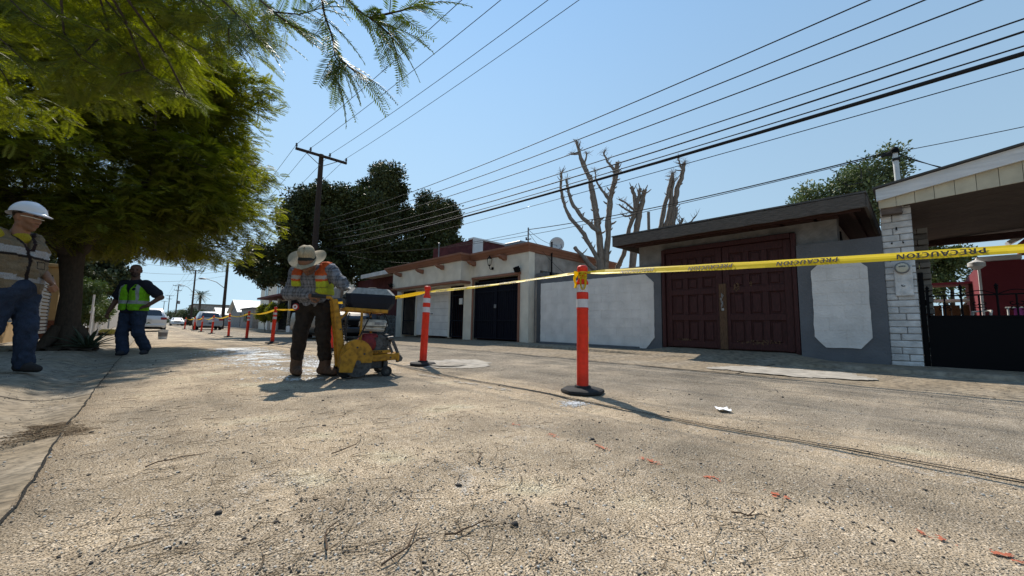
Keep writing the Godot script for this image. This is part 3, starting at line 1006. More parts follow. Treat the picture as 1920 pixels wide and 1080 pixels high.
func build_wooden_garage() -> void:
	# boundary wall with the large white panel
	var w := thing("panelled_wall", "grey wall with a large white chamfered panel, left of the wooden garage doors", "wall", Vector3(8.0, 0.1, -5.5))
	put(w, "wall", slab(Vector3(7.99, 0.0, -7.27), Vector3(8.14, 2.0, -3.79)), M.grey_paint)
	put(w, "white_panel", panel_on_wall(chamfered(-7.27, -3.95, 0.17, 1.81, 0.2, true, 0.012), 7.989, 0.01), M.white_paint)
	blocks_on_wall(w, chamfered(-7.27, -3.95, 0.17, 1.81, 0.2, true, 0.012), 7.9788, 31)
	put(w, "plinth", slab(Vector3(7.94, 0.0, -7.27), Vector3(7.986, 0.2, -4.3)), M.grey_paint)
	# garage
	var g := thing("wooden_door_garage", "grey stucco garage with double red-brown wooden doors and a weathered roof edge", "garage", Vector3(8.0, 0.15, -2.6))
	var b := B.new()
	b.box(Vector3(8.2, 1.25, -4.03), Vector3(0.3, 2.5, 0.58))
	b.box(Vector3(8.2, 2.41, -2.57), Vector3(0.3, 0.18, 2.34))
	b.box(Vector3(8.2, 1.25, -1.12), Vector3(0.3, 2.5, 0.56))
	put(g, "wall", b.mesh(), M.grey_stucco)
	put(g, "side_wall", slab(Vector3(8.351, 0.0, -1.0), Vector3(12.0, 2.44, -0.86)), M.beige_stucco)
	put(g, "far_side_wall", slab(Vector3(8.351, 0.0, -4.32), Vector3(12.0, 2.44, -4.2)), M.white_stucco)
	put(g, "rear_wall", slab(Vector3(12.001, 0.0, -4.32), Vector3(12.15, 2.44, -0.86)), M.beige_stucco)
	b = B.new()
	b.prism(PackedVector2Array([Vector2(9.1, 2.05), Vector2(9.45, 2.05), Vector2(9.1, 2.3)]), 0.03, Transform3D(Basis.IDENTITY, Vector3(-0.55, 0.03, -0.868)))
	put(g, "vent_opening", b.mesh(), M.black_metal)
	# roof: deck, rafters and two weathered fascia boards
	put(g, "roof_deck", slab(Vector3(7.45, 2.53, -4.57), Vector3(12.4, 2.61, -0.47)), M.red_wood)
	put(g, "roof_felt", slab(Vector3(7.38, 2.613, -4.62), Vector3(12.45, 2.64, -0.42)), M.roof_tar)
	for k in 9:
		var z := -4.35 + k * 0.465
		put(g, "rafter", slab(Vector3(7.46, 2.44, z - 0.025), Vector3(12.3, 2.53, z + 0.025)), M.red_wood)
	b = B.new()
	ragged_board(b, Vector3(7.4, 2.5, -4.6), Vector3(7.4, 2.5, -0.44), 0.2, 0.035)
	put(g, "fascia_board", b.mesh(), M.weathered_wood)
	put(g, "inner_board", slab(Vector3(7.47, 2.38, -4.5), Vector3(7.52, 2.529, -0.5)), M.red_wood)
	b = B.new()
	ragged_board(b, Vector3(7.42, 2.5, -0.44), Vector3(12.3, 2.5, -0.44), 0.18, 0.035)
	put(g, "verge_board", b.mesh(), M.weathered_wood)
	b = B.new()
	ragged_board(b, Vector3(7.42, 2.5, -4.6), Vector3(12.3, 2.5, -4.6), 0.18, 0.035)
	put(g, "verge_board", b.mesh(), M.weathered_wood)
	put(g, "wall_plate", slab(Vector3(7.85, 2.44, -4.4), Vector3(8.04, 2.529, -0.8)), M.red_wood)
	# double doors
	b = B.new()
	b.box(Vector3(8.0, 1.25, -3.72), Vector3(0.11, 2.07, 0.07), Basis.IDENTITY, 0.008)
	b.box(Vector3(8.0, 1.25, -1.42), Vector3(0.11, 2.07, 0.07), Basis.IDENTITY, 0.008)
	b.box(Vector3(7.995, 2.25, -2.57), Vector3(0.12, 0.09, 2.22), Basis.IDENTITY, 0.008)
	put(g, "door_frame", b.mesh(), M.door_wood)
	put(g, "threshold_gap", slab(Vector3(8.06, 0.18, -3.68), Vector3(8.3, 0.2, -1.46)), M.tar)
	for s in 2:
		var z0 := -3.68 + s * 1.115
		var z1 := z0 + 1.105
		var leaf := put(g, "door", slab(Vector3(8.03, 0.235, z0), Vector3(8.06, 2.2, z1)), M.door_wood)
		var cols := 3
		for z in [z0 + 0.06, z1 - 0.06]:
			sub(leaf, "stile", box_mesh(Vector3(0.035, 1.96, 0.115), 0.006, Vector3(8.012, 1.22, z)), M.door_wood)
		for y in [0.31, 0.84, 1.36, 1.7, 2.13]:
			sub(leaf, "rail", box_mesh(Vector3(0.033, 0.12 if y < 2.0 else 0.14, 0.875), 0.006, Vector3(8.0135, y, (z0 + z1) * 0.5)), M.door_wood)
		for ci in cols - 1:
			var z := z0 + 0.115 + 0.875 * (ci + 1) / cols
			for y in [[0.37, 0.78], [0.9, 1.3], [1.42, 1.64], [1.76, 2.06]]:
				sub(leaf, "muntin", slab(Vector3(7.999, y[0], z - 0.045), Vector3(8.028, y[1], z + 0.045)), M.door_wood)
		for ci in cols:
			var z := z0 + 0.115 + 0.875 * (ci + 0.5) / cols
			for y in [[0.37, 0.78], [0.9, 1.3], [1.42, 1.64], [1.76, 2.06]]:
				sub(leaf, "panel", box_mesh(Vector3(0.022, y[1] - y[0] - 0.06, 0.14), 0.01, Vector3(8.02, (y[0] + y[1]) * 0.5, z)), M.door_wood)
	put(g, "centre_board", box_mesh(Vector3(0.03, 1.25, 0.13), 0.006, Vector3(7.985, 0.86, -2.57)), M.bare_wood)
	b = B.new()
	fleck_wall(b, 7.9885, Vector2(-2.34, 1.4), Vector2(0.07, 0.09), 0.012, 0.05)
	fleck_wall(b, 7.998, Vector2(-2.1, 1.45), Vector2(0.03, 0.05), 0.008, 0.1)
	fleck_wall(b, 7.9955, Vector2(-3.3, 0.39), Vector2(0.16, 0.03), 0.008, 0.15)
	fleck_wall(b, 7.9955, Vector2(-2.0, 0.39), Vector2(0.4, 0.05), 0.008, 0.25)
	put(g, "bare_patches", b.mesh(), M.bare_wood)
	# chain and padlock
	var ch := thing("door_chain", "steel chain with padlock hanging on the wooden garage doors", "chain", Vector3(7.96, 1.15, -2.58))
	for k in 9:
		var lk := B.new()
		var ring := []
		for j in 9:
			var a := TAU * j / 8
			ring.append(Vector3(0.012 * cos(a), 0.022 * sin(a), 0))
		lk.tube(ring, 0.005, 5, false)
		part(ch, "link", lk.mesh(), M.steel, Vector3(-0.01 * (k % 2), 0.13 - k * 0.03, 0.015 * sin(k * 1.3)), Basis(Vector3.UP, PI / 2 * (k % 2) + 0.4))
	part(ch, "padlock", box_mesh(Vector3(0.025, 0.055, 0.045), 0.008, Vector3(0.0, -0.16, 0.01)), M.steel)
	# right wall with its small white panel
	var r := thing("short_panelled_wall", "short grey wall with an upright white panel between garage doors and brick pillar", "wall", Vector3(7.96, 0.12, -0.85))
	put(r, "wall", slab(Vector3(7.93, 0.0, -1.375), Vector3(8.045, 2.05, -0.319)), M.grey_paint)
	put(r, "white_panel", panel_on_wall(chamfered(-1.19, -0.5, 0.35, 1.7, 0.17, false, 0.015), 7.929, 0.01), M.white_paint)
	blocks_on_wall(r, chamfered(-1.19, -0.5, 0.35, 1.7, 0.17, false, 0.015), 7.9188, 32)
	b = B.new()
	b.prism(PackedVector2Array([Vector2(-1.37, 0.0), Vector2(-0.34, 0.0), Vector2(-0.34, 0.18), Vector2(-0.5, 0.2), Vector2(-1.37, 0.26)]), 0.03, Transform3D(Basis(Vector3(0, 0, 1), Vector3(0, 1, 0), Vector3(-1, 0, 0)), Vector3(7.928, 0, 0)))
	put(r, "plinth", b.mesh(), M.grey_paint)

func ragged_board(b: B, p: Vector3, q: Vector3, h: float, th: float) -> void:
	# a weathered board on edge with an uneven lower edge
	var n := 26
	var d := (q - p).normalized()
	var s := Vector3(-d.z, 0, d.x)
	var lo := []
	var hi := []
	for i in n + 1:
		var c := p.lerp(q, float(i) / n)
		lo.append(c + Vector3(0, -h * 0.5 + 0.014 * nz(i * 0.37, c.z, 2.0), 0) + s * 0.006 * nz(i * 0.5, 3.0))
		hi.append(c + Vector3(0, h * 0.5 + 0.006 * nz(i * 0.31, 8.0), 0))
	for i in n:
		for e in [-0.5, 0.5]:
			b.quad(lo[i] + s * th * e, lo[i + 1] + s * th * e, hi[i + 1] + s * th * e, hi[i] + s * th * e, s * e)
		b.quad(lo[i] - s * th * 0.5, lo[i + 1] - s * th * 0.5, lo[i + 1] + s * th * 0.5, lo[i] + s * th * 0.5, Vector3.DOWN)
		b.quad(hi[i] - s * th * 0.5, hi[i + 1] - s * th * 0.5, hi[i + 1] + s * th * 0.5, hi[i] + s * th * 0.5, Vector3.UP)
	for e in [0, n]:
		b.quad(lo[e] - s * th * 0.5, lo[e] + s * th * 0.5, hi[e] + s * th * 0.5, hi[e] - s * th * 0.5, d * (-1.0 if e == 0 else 1.0))

func fleck_wall(b: B, x: float, ctr: Vector2, r: Vector2, cell: float, thr: float) -> void:
	# ragged flecks on a wall that faces -x; ctr is (z, y)
	var ny := int(r.y / cell) + 1
	var nx := int(r.x / cell) + 1
	for j in range(-ny, ny):
		for i in range(-nx, nx):
			var q := Vector2(i * cell / r.x, j * cell / r.y).length()
			if q + 0.5 * nz(ctr.x + i * cell, ctr.y + j * cell, 9.0) > 0.85 or nz(ctr.x + i * cell + 2.0, ctr.y + j * cell, 22.0) < thr - 0.2:
				continue
			var z := ctr.x + i * cell
			var y := ctr.y + j * cell
			b.quad(Vector3(x, y, z), Vector3(x, y, z + cell), Vector3(x, y + cell, z + cell), Vector3(x, y + cell, z), Vector3(-1, 0, 0))

func scroll(ctr: Vector3, r: float, flip: float, turn: float) -> Array:
	# wrought iron C scroll in the zy plane
	var p := []
	for k in 15:
		var t := k / 14.0
		var a := turn + flip * t * 5.2
		var q := r * (1.0 - 0.72 * t)
		p.append(ctr + Vector3(0, sin(a) * q, cos(a) * q))
	return p

func build_carport() -> void:
	# pillar of painted bricks
	var o := thing("brick_pillar", "tall pillar of white painted bricks carrying the carport roof", "pillar", Vector3(8.0, 0.12, -0.15))
	put(o, "mortar_core", slab(Vector3(8.012, 0.0, -0.318), Vector3(8.34, 2.6, 0.008)), M.mortar)
	var r := RandomNumberGenerator.new()
	r.seed = 12
	var y := 0.1
	var row := 0
	while y < 2.5:
		var h := 0.098
		var cuts := [-0.325, 0.012] if row % 3 == 0 else ([-0.325, -0.2, 0.012] if row % 2 == 0 else [-0.325, -0.13, 0.012])
		for k in cuts.size() - 1:
			for deep in 2:
				var b := B.new()
				b.col = Color.WHITE * r.randf_range(0.86, 1.04)
				var out := r.randf_range(-0.004, 0.006)
				var zc: float = (cuts[k] + cuts[k + 1]) * 0.5
				b.box(Vector3(8.085 + deep * 0.177 + (out if deep == 0 else 0.0), y + h * 0.5, zc), Vector3(0.17, h - 0.009, cuts[k + 1] - cuts[k] - 0.009), Basis(Vector3.RIGHT, r.randf_range(-0.012, 0.012)), 0.009)
				put(o, "brick", b.mesh(), M.brick_white)
		y += h
		row += 1
	var chips := B.new()
	for q in [[-0.16, 2.13, 0.7], [-0.22, 1.93, 0.5], [-0.1, 1.93, 0.4], [-0.25, 1.66, 0.3], [-0.2, 2.36, 0.5], [-0.08, 1.72, 0.3], [-0.08, 2.38, 0.3]]:
		fleck_wall(chips, 7.9855, Vector2(q[0], q[1]), Vector2(0.014, 0.034) * q[2] * 1.6, 0.006, -0.1)
	put(o, "paint_chip", chips.mesh(), M.tar)
	# electricity meter with its box
	var m := thing("electricity_meter", "round glass electricity meter on a painted box on the brick pillar", "meter", Vector3(7.985, 1.42, -0.13))
	part(m, "box", box_mesh(Vector3(0.02, 0.44, 0.19), 0.006, Vector3(0, -0.06, 0.005)), M.brick_white)
	part(m, "ring", lathe_mesh([Vector2(0.083, 0), Vector2(0.083, 0.03), Vector2(0.074, 0.035), Vector2(0, 0.036)], 24), M.grey_metal, Vector3(-0.01, 0.13, 0), Basis(Vector3.BACK, PI / 2))
	part(m, "dial", lathe_mesh([Vector2(0.064, 0), Vector2(0.064, 0.004), Vector2(0, 0.005)], 24), M.cream_board, Vector3(-0.045, 0.13, 0), Basis(Vector3.BACK, PI / 2))
	part(m, "glass", lathe_mesh([Vector2(0.07, 0), Vector2(0.068, 0.03), Vector2(0.05, 0.05), Vector2(0, 0.058)], 24, true), mat("clear", Color(0.9, 0.92, 0.92, 1), 0.04, null, 1, null, 0, {"transparency": BaseMaterial3D.TRANSPARENCY_ALPHA, "albedo_color": Color(0.9, 0.95, 0.95, 0.18)}), Vector3(-0.046, 0.13, 0), Basis(Vector3.BACK, PI / 2))
	part(m, "counter", box_mesh(Vector3(0.008, 0.018, 0.07), 0.0, Vector3(-0.052, 0.15, 0)), M.black_metal)
	part(m, "seal", tube_mesh([Vector3(-0.013, -0.12, -0.02), Vector3(-0.02, -0.14, -0.01), Vector3(-0.02, -0.135, 0.015)], 0.006, 5), M.rubber)
	# roof of the carport, rising away from the pillar
	var c := thing("carport_roof", "sloping carport roof with grey fascia, cream boards and brown plank soffit", "carport roof", Vector3(8.0, 2.6, 0.5))
	var sl := 0.165
	var z0 := -0.34
	var z1 := 4.2
	var fy := func(z: float) -> float: return 2.62 + sl * (z + 0.28)
	var b := B.new()
	b.quad(Vector3(7.8, fy.call(z0) - 0.05, z0), Vector3(7.8, fy.call(z1) - 0.05, z1), Vector3(7.8, fy.call(z1) + 0.13, z1), Vector3(7.8, fy.call(z0) + 0.13, z0), Vector3(-1, 0, 0))
	b.quad(Vector3(7.84, fy.call(z0) - 0.05, z0), Vector3(7.84, fy.call(z1) - 0.05, z1), Vector3(7.84, fy.call(z1) + 0.13, z1), Vector3(7.84, fy.call(z0) + 0.13, z0), Vector3(1, 0, 0))
	b.quad(Vector3(7.8, fy.call(z0) - 0.05, z0), Vector3(7.8, fy.call(z1) - 0.05, z1), Vector3(7.84, fy.call(z1) - 0.05, z1), Vector3(7.84, fy.call(z0) - 0.05, z0), Vector3.DOWN)
	b.quad(Vector3(7.8, fy.call(z0) - 0.05, z0), Vector3(7.84, fy.call(z0) - 0.05, z0), Vector3(7.84, fy.call(z0) + 0.13, z0), Vector3(7.8, fy.call(z0) + 0.13, z0), Vector3(0, 0, -1))
	put(c, "fascia", b.mesh(), M.grey_fascia)
	b = B.new()
	for k in [[7.76, 0.132, 0.16], [12.2, 0.132, 0.16]]:
		pass
	b.quad(Vector3(7.76, fy.call(z0) + 0.16, z0 - 0.03), Vector3(7.76, fy.call(z1) + 0.16, z1), Vector3(12.0, fy.call(z1) + 0.16, z1), Vector3(12.0, fy.call(z0) + 0.16, z0 - 0.03), Vector3.UP)
	b.quad(Vector3(7.76, fy.call(z0) + 0.135, z0 - 0.03), Vector3(7.76, fy.call(z1) + 0.135, z1), Vector3(12.0, fy.call(z1) + 0.135, z1), Vector3(12.0, fy.call(z0) + 0.135, z0 - 0.03), Vector3.DOWN)
	b.quad(Vector3(7.76, fy.call(z0) + 0.135, z0 - 0.03), Vector3(7.76, fy.call(z1) + 0.135, z1), Vector3(7.76, fy.call(z1) + 0.16, z1), Vector3(7.76, fy.call(z0) + 0.16, z0 - 0.03), Vector3(-1, 0, 0))
	put(c, "roof_felt", b.mesh(), M.roof_tar)
	# cream boards under the fascia
	var z := z0 + 0.02
	var k := 0
	while z < 3.4:
		var zz := z + 0.185
		var bb := B.new()
		bb.col = Color.WHITE * r.randf_range(0.9, 1.05)
		var lo := func(q: float) -> float: return 2.46 + 0.062 * maxf(q, -0.1)
		bb.prism(PackedVector2Array([Vector2(z, lo.call(z)), Vector2(zz, lo.call(zz)), Vector2(zz, fy.call(zz) + 0.1), Vector2(z, fy.call(z) + 0.1)]), 0.02, Transform3D(Basis(Vector3(0, 0, 1), Vector3(0, 1, 0), Vector3(-1, 0, 0)), Vector3(7.87, 0, 0)))
		put(c, "board", bb.mesh(), M.cream_board)
		z += 0.19
		k += 1
	# plank soffit, planks run along the street
	var x := 7.875
	while x < 11.4:
		var wd := 0.44
		var bb := B.new()
		bb.col = Color.WHITE * r.randf_range(0.78, 1.05)
		var lo := func(q: float, xx: float) -> float: return 2.47 + 0.062 * maxf(q, -0.1) + 0.001 * (xx - 8.0)
		var za := -0.06
		var zb := 4.1
		bb.quad(Vector3(x, lo.call(za, x), za), Vector3(x + wd - 0.012, lo.call(za, x), za), Vector3(x + wd - 0.012, lo.call(zb, x), zb), Vector3(x, lo.call(zb, x), zb), Vector3.DOWN)
		bb.quad(Vector3(x, lo.call(za, x) + 0.02, za), Vector3(x + wd - 0.012, lo.call(za, x) + 0.02, za), Vector3(x + wd - 0.012, lo.call(zb, x) + 0.02, zb), Vector3(x, lo.call(zb, x) + 0.02, zb), Vector3.UP)
		bb.quad(Vector3(x, lo.call(za, x), za), Vector3(x, lo.call(za, x) + 0.02, za), Vector3(x, lo.call(zb, x) + 0.02, zb), Vector3(x, lo.call(zb, x), zb), Vector3(-1, 0, 0))
		bb.quad(Vector3(x + wd - 0.012, lo.call(za, x), za), Vector3(x + wd - 0.012, lo.call(za, x) + 0.02, za), Vector3(x + wd - 0.012, lo.call(zb, x) + 0.02, zb), Vector3(x + wd - 0.012, lo.call(zb, x), zb), Vector3(1, 0, 0))
		put(c, "soffit_plank", bb.mesh(), M.soffit_wood)
		x += wd
	put(c, "ridge_beam", slab(Vector3(11.42, 2.38, -0.1), Vector3(11.54, 2.5, 4.2)), M.red_wood)
	put(c, "inner_beam", slab(Vector3(7.88, 2.36, -0.3), Vector3(11.4, 2.47, -0.08)), M.soffit_wood)
	var ip := thing("inner_pillar", "unpainted brick pillar standing inside the carport behind the white one", "pillar", Vector3(9.3, 0.1, 0.05))
	var yy := 0.06
	row = 0
	while yy < 2.3:
		for q in 2:
			var bb := B.new()
			bb.col = Color.WHITE * r.randf_range(0.6, 0.9)
			bb.box(Vector3(9.3 + (q * 0.17 if row % 2 == 0 else 0.0), yy + 0.045, 0.05 + (0.0 if row % 2 == 0 else q * 0.13 - 0.065)), Vector3(0.16 if row % 2 == 0 else 0.3, 0.084, 0.24 if row % 2 == 0 else 0.12), Basis.IDENTITY, 0.006)
			put(ip, "brick", bb.mesh(), M.beige_stucco)
		yy += 0.095
		row += 1
	# wrought iron gate
	var g := thing("iron_gate", "black iron gate with sheet panel below and scrolled bars above, right of the pillar", "gate", Vector3(8.1, 0.1, 0.9))
	put(g, "sheet_panel", slab(Vector3(8.09, 0.11, 0.1), Vector3(8.11, 0.84, 1.95)), M.black_metal)
	var fr := B.new()
	fr.box(Vector3(8.1, 0.84, 1.02), Vector3(0.035, 0.03, 1.86))
	fr.box(Vector3(8.1, 1.13, 1.02), Vector3(0.02, 0.018, 1.86))
	fr.box(Vector3(8.1, 0.66, 0.095), Vector3(0.035, 1.13, 0.03))
	put(g, "frame", fr.mesh(), M.black_metal)
	for i in 6:
		var zb := 0.1 + i * 0.31
		var br := put(g, "bar", tube_mesh([Vector3(8.1, 0.84, zb), Vector3(8.1, 1.2, zb)], 0.011, 6), M.black_metal)
		sub(br, "finial", lathe_at(Vector3(8.1, 1.2, zb), [Vector2(0.011, 0), Vector2(0.02, 0.02), Vector2(0.012, 0.03), Vector2(0.022, 0.045), Vector2(0.0, 0.085)], 8), M.black_metal)
		put(g, "bar", tube_mesh([Vector3(8.1, 0.84, zb + 0.155), Vector3(8.1, 1.13, zb + 0.155)], 0.009, 6), M.black_metal)
		var arch := []
		for q in 9:
			var t := q / 8.0
			arch.append(Vector3(8.1, 1.13 + 0.06 * sin(PI * t), zb + 0.31 * t))
		put(g, "arch", tube_mesh(arch, 0.006, 5), M.black_metal)
		if i < 5:
			for sgn in [-1.0, 1.0]:
				put(g, "scroll", tube_mesh(scroll(Vector3(8.1, 1.02, zb + 0.155 + sgn * 0.035), 0.034, sgn, PI * 0.5 + sgn * PI * 0.5), 0.006, 5), M.black_metal)
				put(g, "scroll", tube_mesh(scroll(Vector3(8.1, 0.94, zb + 0.155 + sgn * 0.035), 0.034, -sgn, PI * 0.5 + sgn * PI * 0.5), 0.006, 5), M.black_metal)
	var gp := thing("gate_post", "tall square black steel post beside the brick pillar", "post", Vector3(8.13, 0.1, 0.045))
	part(gp, "post", box_mesh(Vector3(0.07, 1.38, 0.055), 0.004, Vector3(0, 0.69, 0)), M.black_metal)
	part(gp, "hinge", tube_mesh([Vector3(-0.02, 0.3, 0.04), Vector3(-0.02, 0.38, 0.04)], 0.014, 8), M.black_metal)
	part(gp, "hinge", tube_mesh([Vector3(-0.02, 0.9, 0.04), Vector3(-0.02, 0.98, 0.04)], 0.014, 8), M.black_metal)
	# red house deep in the lot
	var h := thing("red_house", "red painted house with white cornice beyond the iron gate", "house", Vector3(12.0, 0.1, 1.5))
	put(h, "wall", slab(Vector3(12.0, 0.0, 0.9), Vector3(12.2, 2.05, 5.0)), M.red_wall)
	put(h, "side_wall", slab(Vector3(12.201, 0.0, 0.9), Vector3(16.0, 2.05, 1.05)), M.red_wall)
	put(h, "corner_trim", slab(Vector3(11.985, 0.0, 0.86), Vector3(12.05, 2.05, 0.895)), M.white_paint)
	put(h, "cornice", slab(Vector3(11.9, 2.052, 0.85), Vector3(12.2, 2.14, 1.4)), M.white_paint)
	var pp := B.new()
	pp.prism(PackedVector2Array([Vector2(1.38, 2.14), Vector2(3.0, 2.14), Vector2(3.0, 2.85), Vector2(1.62, 2.62), Vector2(1.38, 2.35)]), 0.16, Transform3D(Basis(Vector3(0, 0, 1), Vector3(0, 1, 0), Vector3(-1, 0, 0)), Vector3(12.15, 0, 0)))
	put(h, "gable_wall", pp.mesh(), M.red_wall)
	put(h, "gable_cap", box_mesh(Vector3(0.3, 0.07, 0.62), 0.0), M.white_paint).transform = Transform3D(Basis(Vector3.RIGHT, -0.6), Vector3(12.05, 2.55, 1.52) - h.position)
	put(h, "spout", lathe_at(Vector3(11.85, 1.98, 0.84), [Vector2(0.03, -0.1), Vector2(0.12, -0.03), Vector2(0.12, 0.04), Vector2(0.02, 0.1)], 14), M.white_metal)
	put(h, "floor_slab", slab(Vector3(8.2, 0.02, -0.8), Vector3(16.0, 0.09, 5.0)), M.concrete)
	var sh := thing("red_roof_shed", "low open shed with red tin roof at the back of the lot", "shed", Vector3(14.5, 0.1, 0.5))
	var rb := B.new()
	rb.box(Vector3(15.2, 1.9, 0.2), Vector3(2.6, 0.05, 1.6), Basis(Vector3.BACK, 0.06))
	put(sh, "roof", rb.mesh(), M.red_wall)
	for q in 9:
		put(sh, "plank", slab(Vector3(15.0, 0.1, -0.5 + q * 0.155), Vector3(15.03, 1.35, -0.36 + q * 0.155)), M.bare_wood)
	put(sh, "post", slab(Vector3(14.0, 0.1, 0.84), Vector3(14.08, 1.85, 0.9)), M.red_wood)
	put(sh, "post", slab(Vector3(14.0, 0.1, -0.5), Vector3(14.08, 1.85, -0.44)), M.red_wood)
	put(sh, "shelf_board", slab(Vector3(14.2, 1.42, -0.55), Vector3(14.9, 1.46, 0.86)), M.white_metal)
	var cl := [[Color(0.5, 0.09, 0.3), 1.28, "pink towel hung over a rail by the red house"], [Color(0.62, 0.55, 0.12), 1.46, "yellow cloth hung beside the pink towel by the red house"]]
	for q in 2:
		var tb := B.new()
		var zc: float = cl[q][1]
		tb.sheet(9, 12, func(i, j):
			var a: float = (j - 5.5) / 5.5
			return Vector3(11.5 + a * 0.04 + 0.012 * sin(i * 1.7 + j * 0.2), 1.12 - absf(a) * (0.22 if q == 0 else 0.13), zc - 0.085 + i * 0.021))
		tag(part(self, "towel" if q == 0 else "cloth", tb.mesh(), mat("towel%d" % q, cl[q][0], 0.95)), cl[q][2], "towel" if q == 0 else "cloth", )
	var rack := thing("drying_rack", "thin metal drying rack under the towels by the red house", "rack", Vector3(11.5, 0.09, 1.35))
	part(rack, "top_rail", tube_mesh([Vector3(0, 1.02, -0.25), Vector3(0, 1.02, 0.35)], 0.012, 6), M.white_metal)
	for q in [[-0.22, -0.15], [-0.22, 0.15], [0.32, -0.15], [0.32, 0.15]]:
		part(rack, "leg", tube_mesh([Vector3(0, 1.02, q[0]), Vector3(q[1], 0, q[0])], 0.012, 6), M.white_metal)
	var chair := thing("garden_chair", "white garden chair half hidden behind the iron gate", "chair", Vector3(11.2, 0.09, 0.55), 0.4)
	var cb := B.new()
	cb.tube([Vector3(-0.22, 0.42, 0.2), Vector3(-0.24, 0.95, 0.28), Vector3(0.24, 0.95, 0.28), Vector3(0.22, 0.42, 0.2)], 0.022, 6)
	part(chair, "back_frame", cb.mesh(), M.white_metal)
	part(chair, "seat", box_mesh(Vector3(0.46, 0.03, 0.44), 0.01, Vector3(0, 0.42, 0)), M.white_metal)
	for q in [[-1, -1], [-1, 1], [1, -1], [1, 1]]:
		part(chair, "leg", tube_mesh([Vector3(0.2 * q[0], 0.42, 0.19 * q[1]), Vector3(0.23 * q[0], 0, 0.22 * q[1])], 0.018, 6), M.white_metal)
	# service mast with its cables
	var ms := thing("service_mast", "white service mast with bundled black connectors above the pillar", "mast", Vector3(8.3, 2.6, -0.1))
	part(ms, "shaft", tube_mesh([Vector3(0, -1.6, 0.02), Vector3(0, 0.84, -0.01)], 0.034, 10), M.white_metal)
	part(ms, "weather_head", lathe_mesh([Vector2(0.05, 0), Vector2(0.055, 0.06), Vector2(0.03, 0.1), Vector2(0, 0.11)], 12), M.black_metal, Vector3(0, 0.8, -0.01))
	part(ms, "clamp", box_mesh(Vector3(0.09, 0.04, 0.09), 0.006, Vector3(0, 0.7, 0)), M.rubber)
	for q in 3:
		part(ms, "connector", tube_mesh([Vector3(0, 0.78 + 0.03 * q, -0.03), Vector3(0.01, 0.83 - 0.015 * q, -0.13 - 0.02 * q)], 0.025, 7), M.rubber)

func lathe_at(p: Vector3, prof: Array, sides: int) -> ArrayMesh:
	var b := B.new()
	b.lathe(prof, sides, Transform3D(Basis.IDENTITY, p))
	return b.mesh()

# ---------------------------------------------------------------- trees
func feather_mesh(pairs: int, length: float, spread: float, leaf_len: float, leaf_w: float, droop: float, stem := true) -> ArrayMesh:
	# a comb-like leaf along +x: midrib with pairs of narrow leaflets
	var b := B.new()
	var ribp := []
	for i in 6:
		var t := i / 5.0
		ribp.append(Vector3(length * t, -droop * t * t, 0))
	if stem:
		b.tube(ribp, [leaf_w * 0.3, leaf_w * 0.28, leaf_w * 0.25, leaf_w * 0.2, leaf_w * 0.15, leaf_w * 0.1], 4, false)
	for i in pairs:
		var t := 0.06 + 0.94 * (i + 0.5) / pairs
		var p := Vector3(length * t, -droop * t * t, 0)
		var l := leaf_len * (0.55 + 0.45 * sin(PI * clampf(t * 0.9 + 0.1, 0, 1)))
		for s in [-1.0, 1.0]:
			var d := Vector3(cos(spread), -0.12 - 0.1 * sin(i * 2.1 + s), s * sin(spread)).normalized()
			var w := Vector3(1, 0, 0) * leaf_w * 0.5
			var tip: Vector3 = p + d * l
			b.quad(p - w * 0.6, p + d * l * 0.5 - w, tip, p + d * l * 0.5 + w, Vector3.UP)
	return b.mesh()

func leaf_clump_mesh(n: int, r: float, size: float, sd: int) -> ArrayMesh:
	var g := RandomNumberGenerator.new()
	g.seed = sd
	var b := B.new()
	for i in n:
		var p := Vector3(g.randf_range(-1, 1), g.randf_range(-1, 1), g.randf_range(-1, 1)) * r
		var d := (p + Vector3(g.randf_range(-1, 1), g.randf_range(-0.8, 0.6), g.randf_range(-1, 1)) * r).normalized()
		var s := d.cross(Vector3(g.randf_range(-1, 1), g.randf_range(-1, 1), g.randf_range(-1, 1)).normalized()).normalized()
		var l := size * g.randf_range(0.7, 1.25)
		b.quad(p, p + d * l * 0.45 + s * l * 0.27, p + d * l, p + d * l * 0.45 - s * l * 0.27, Vector3.UP)
	return b.mesh()

func random_basis(g: RandomNumberGenerator) -> Basis:
	return Basis.from_euler(Vector3(g.randf_range(-PI, PI), g.randf_range(-PI, PI), g.randf_range(-PI, PI)))

func fill_clump(g: RandomNumberGenerator, xfs: Array, cols: Array, ctr: Vector3, rad: Vector3, n: int, s0: float, s1: float, ca: Color, cb: Color, feather: bool, from: Vector3, low := -100.0) -> void:
	var tone := g.randf_range(-0.22, 0.22)
	for i in n:
		var d := Vector3(g.randfn(), g.randfn(), g.randfn()).normalized()
		var p := ctr + d * rad * pow(g.randf(), 0.4)
		if p.y < low:
			continue
		var bas: Basis
		if feather:
			var out := (p - from)
			out.y *= 0.2
			out = (out.normalized() + Vector3(g.randf_range(-1.3, 1.3), g.randf_range(-0.7, 0.4), g.randf_range(-1.3, 1.3))).normalized()
			var up := Vector3(g.randf_range(-0.5, 0.5), 1, g.randf_range(-0.5, 0.5)).normalized()
			var zz := out.cross(up).normalized()
			bas = Basis(out, zz.cross(out), zz)
		else:
			bas = random_basis(g)
		xfs.append(Transform3D(bas.scaled(Vector3.ONE * g.randf_range(s0, s1)), p))
		cols.append(ca.lerp(cb, clampf(g.randf_range(0.0, 1.0) + tone, 0.0, 1.0)))

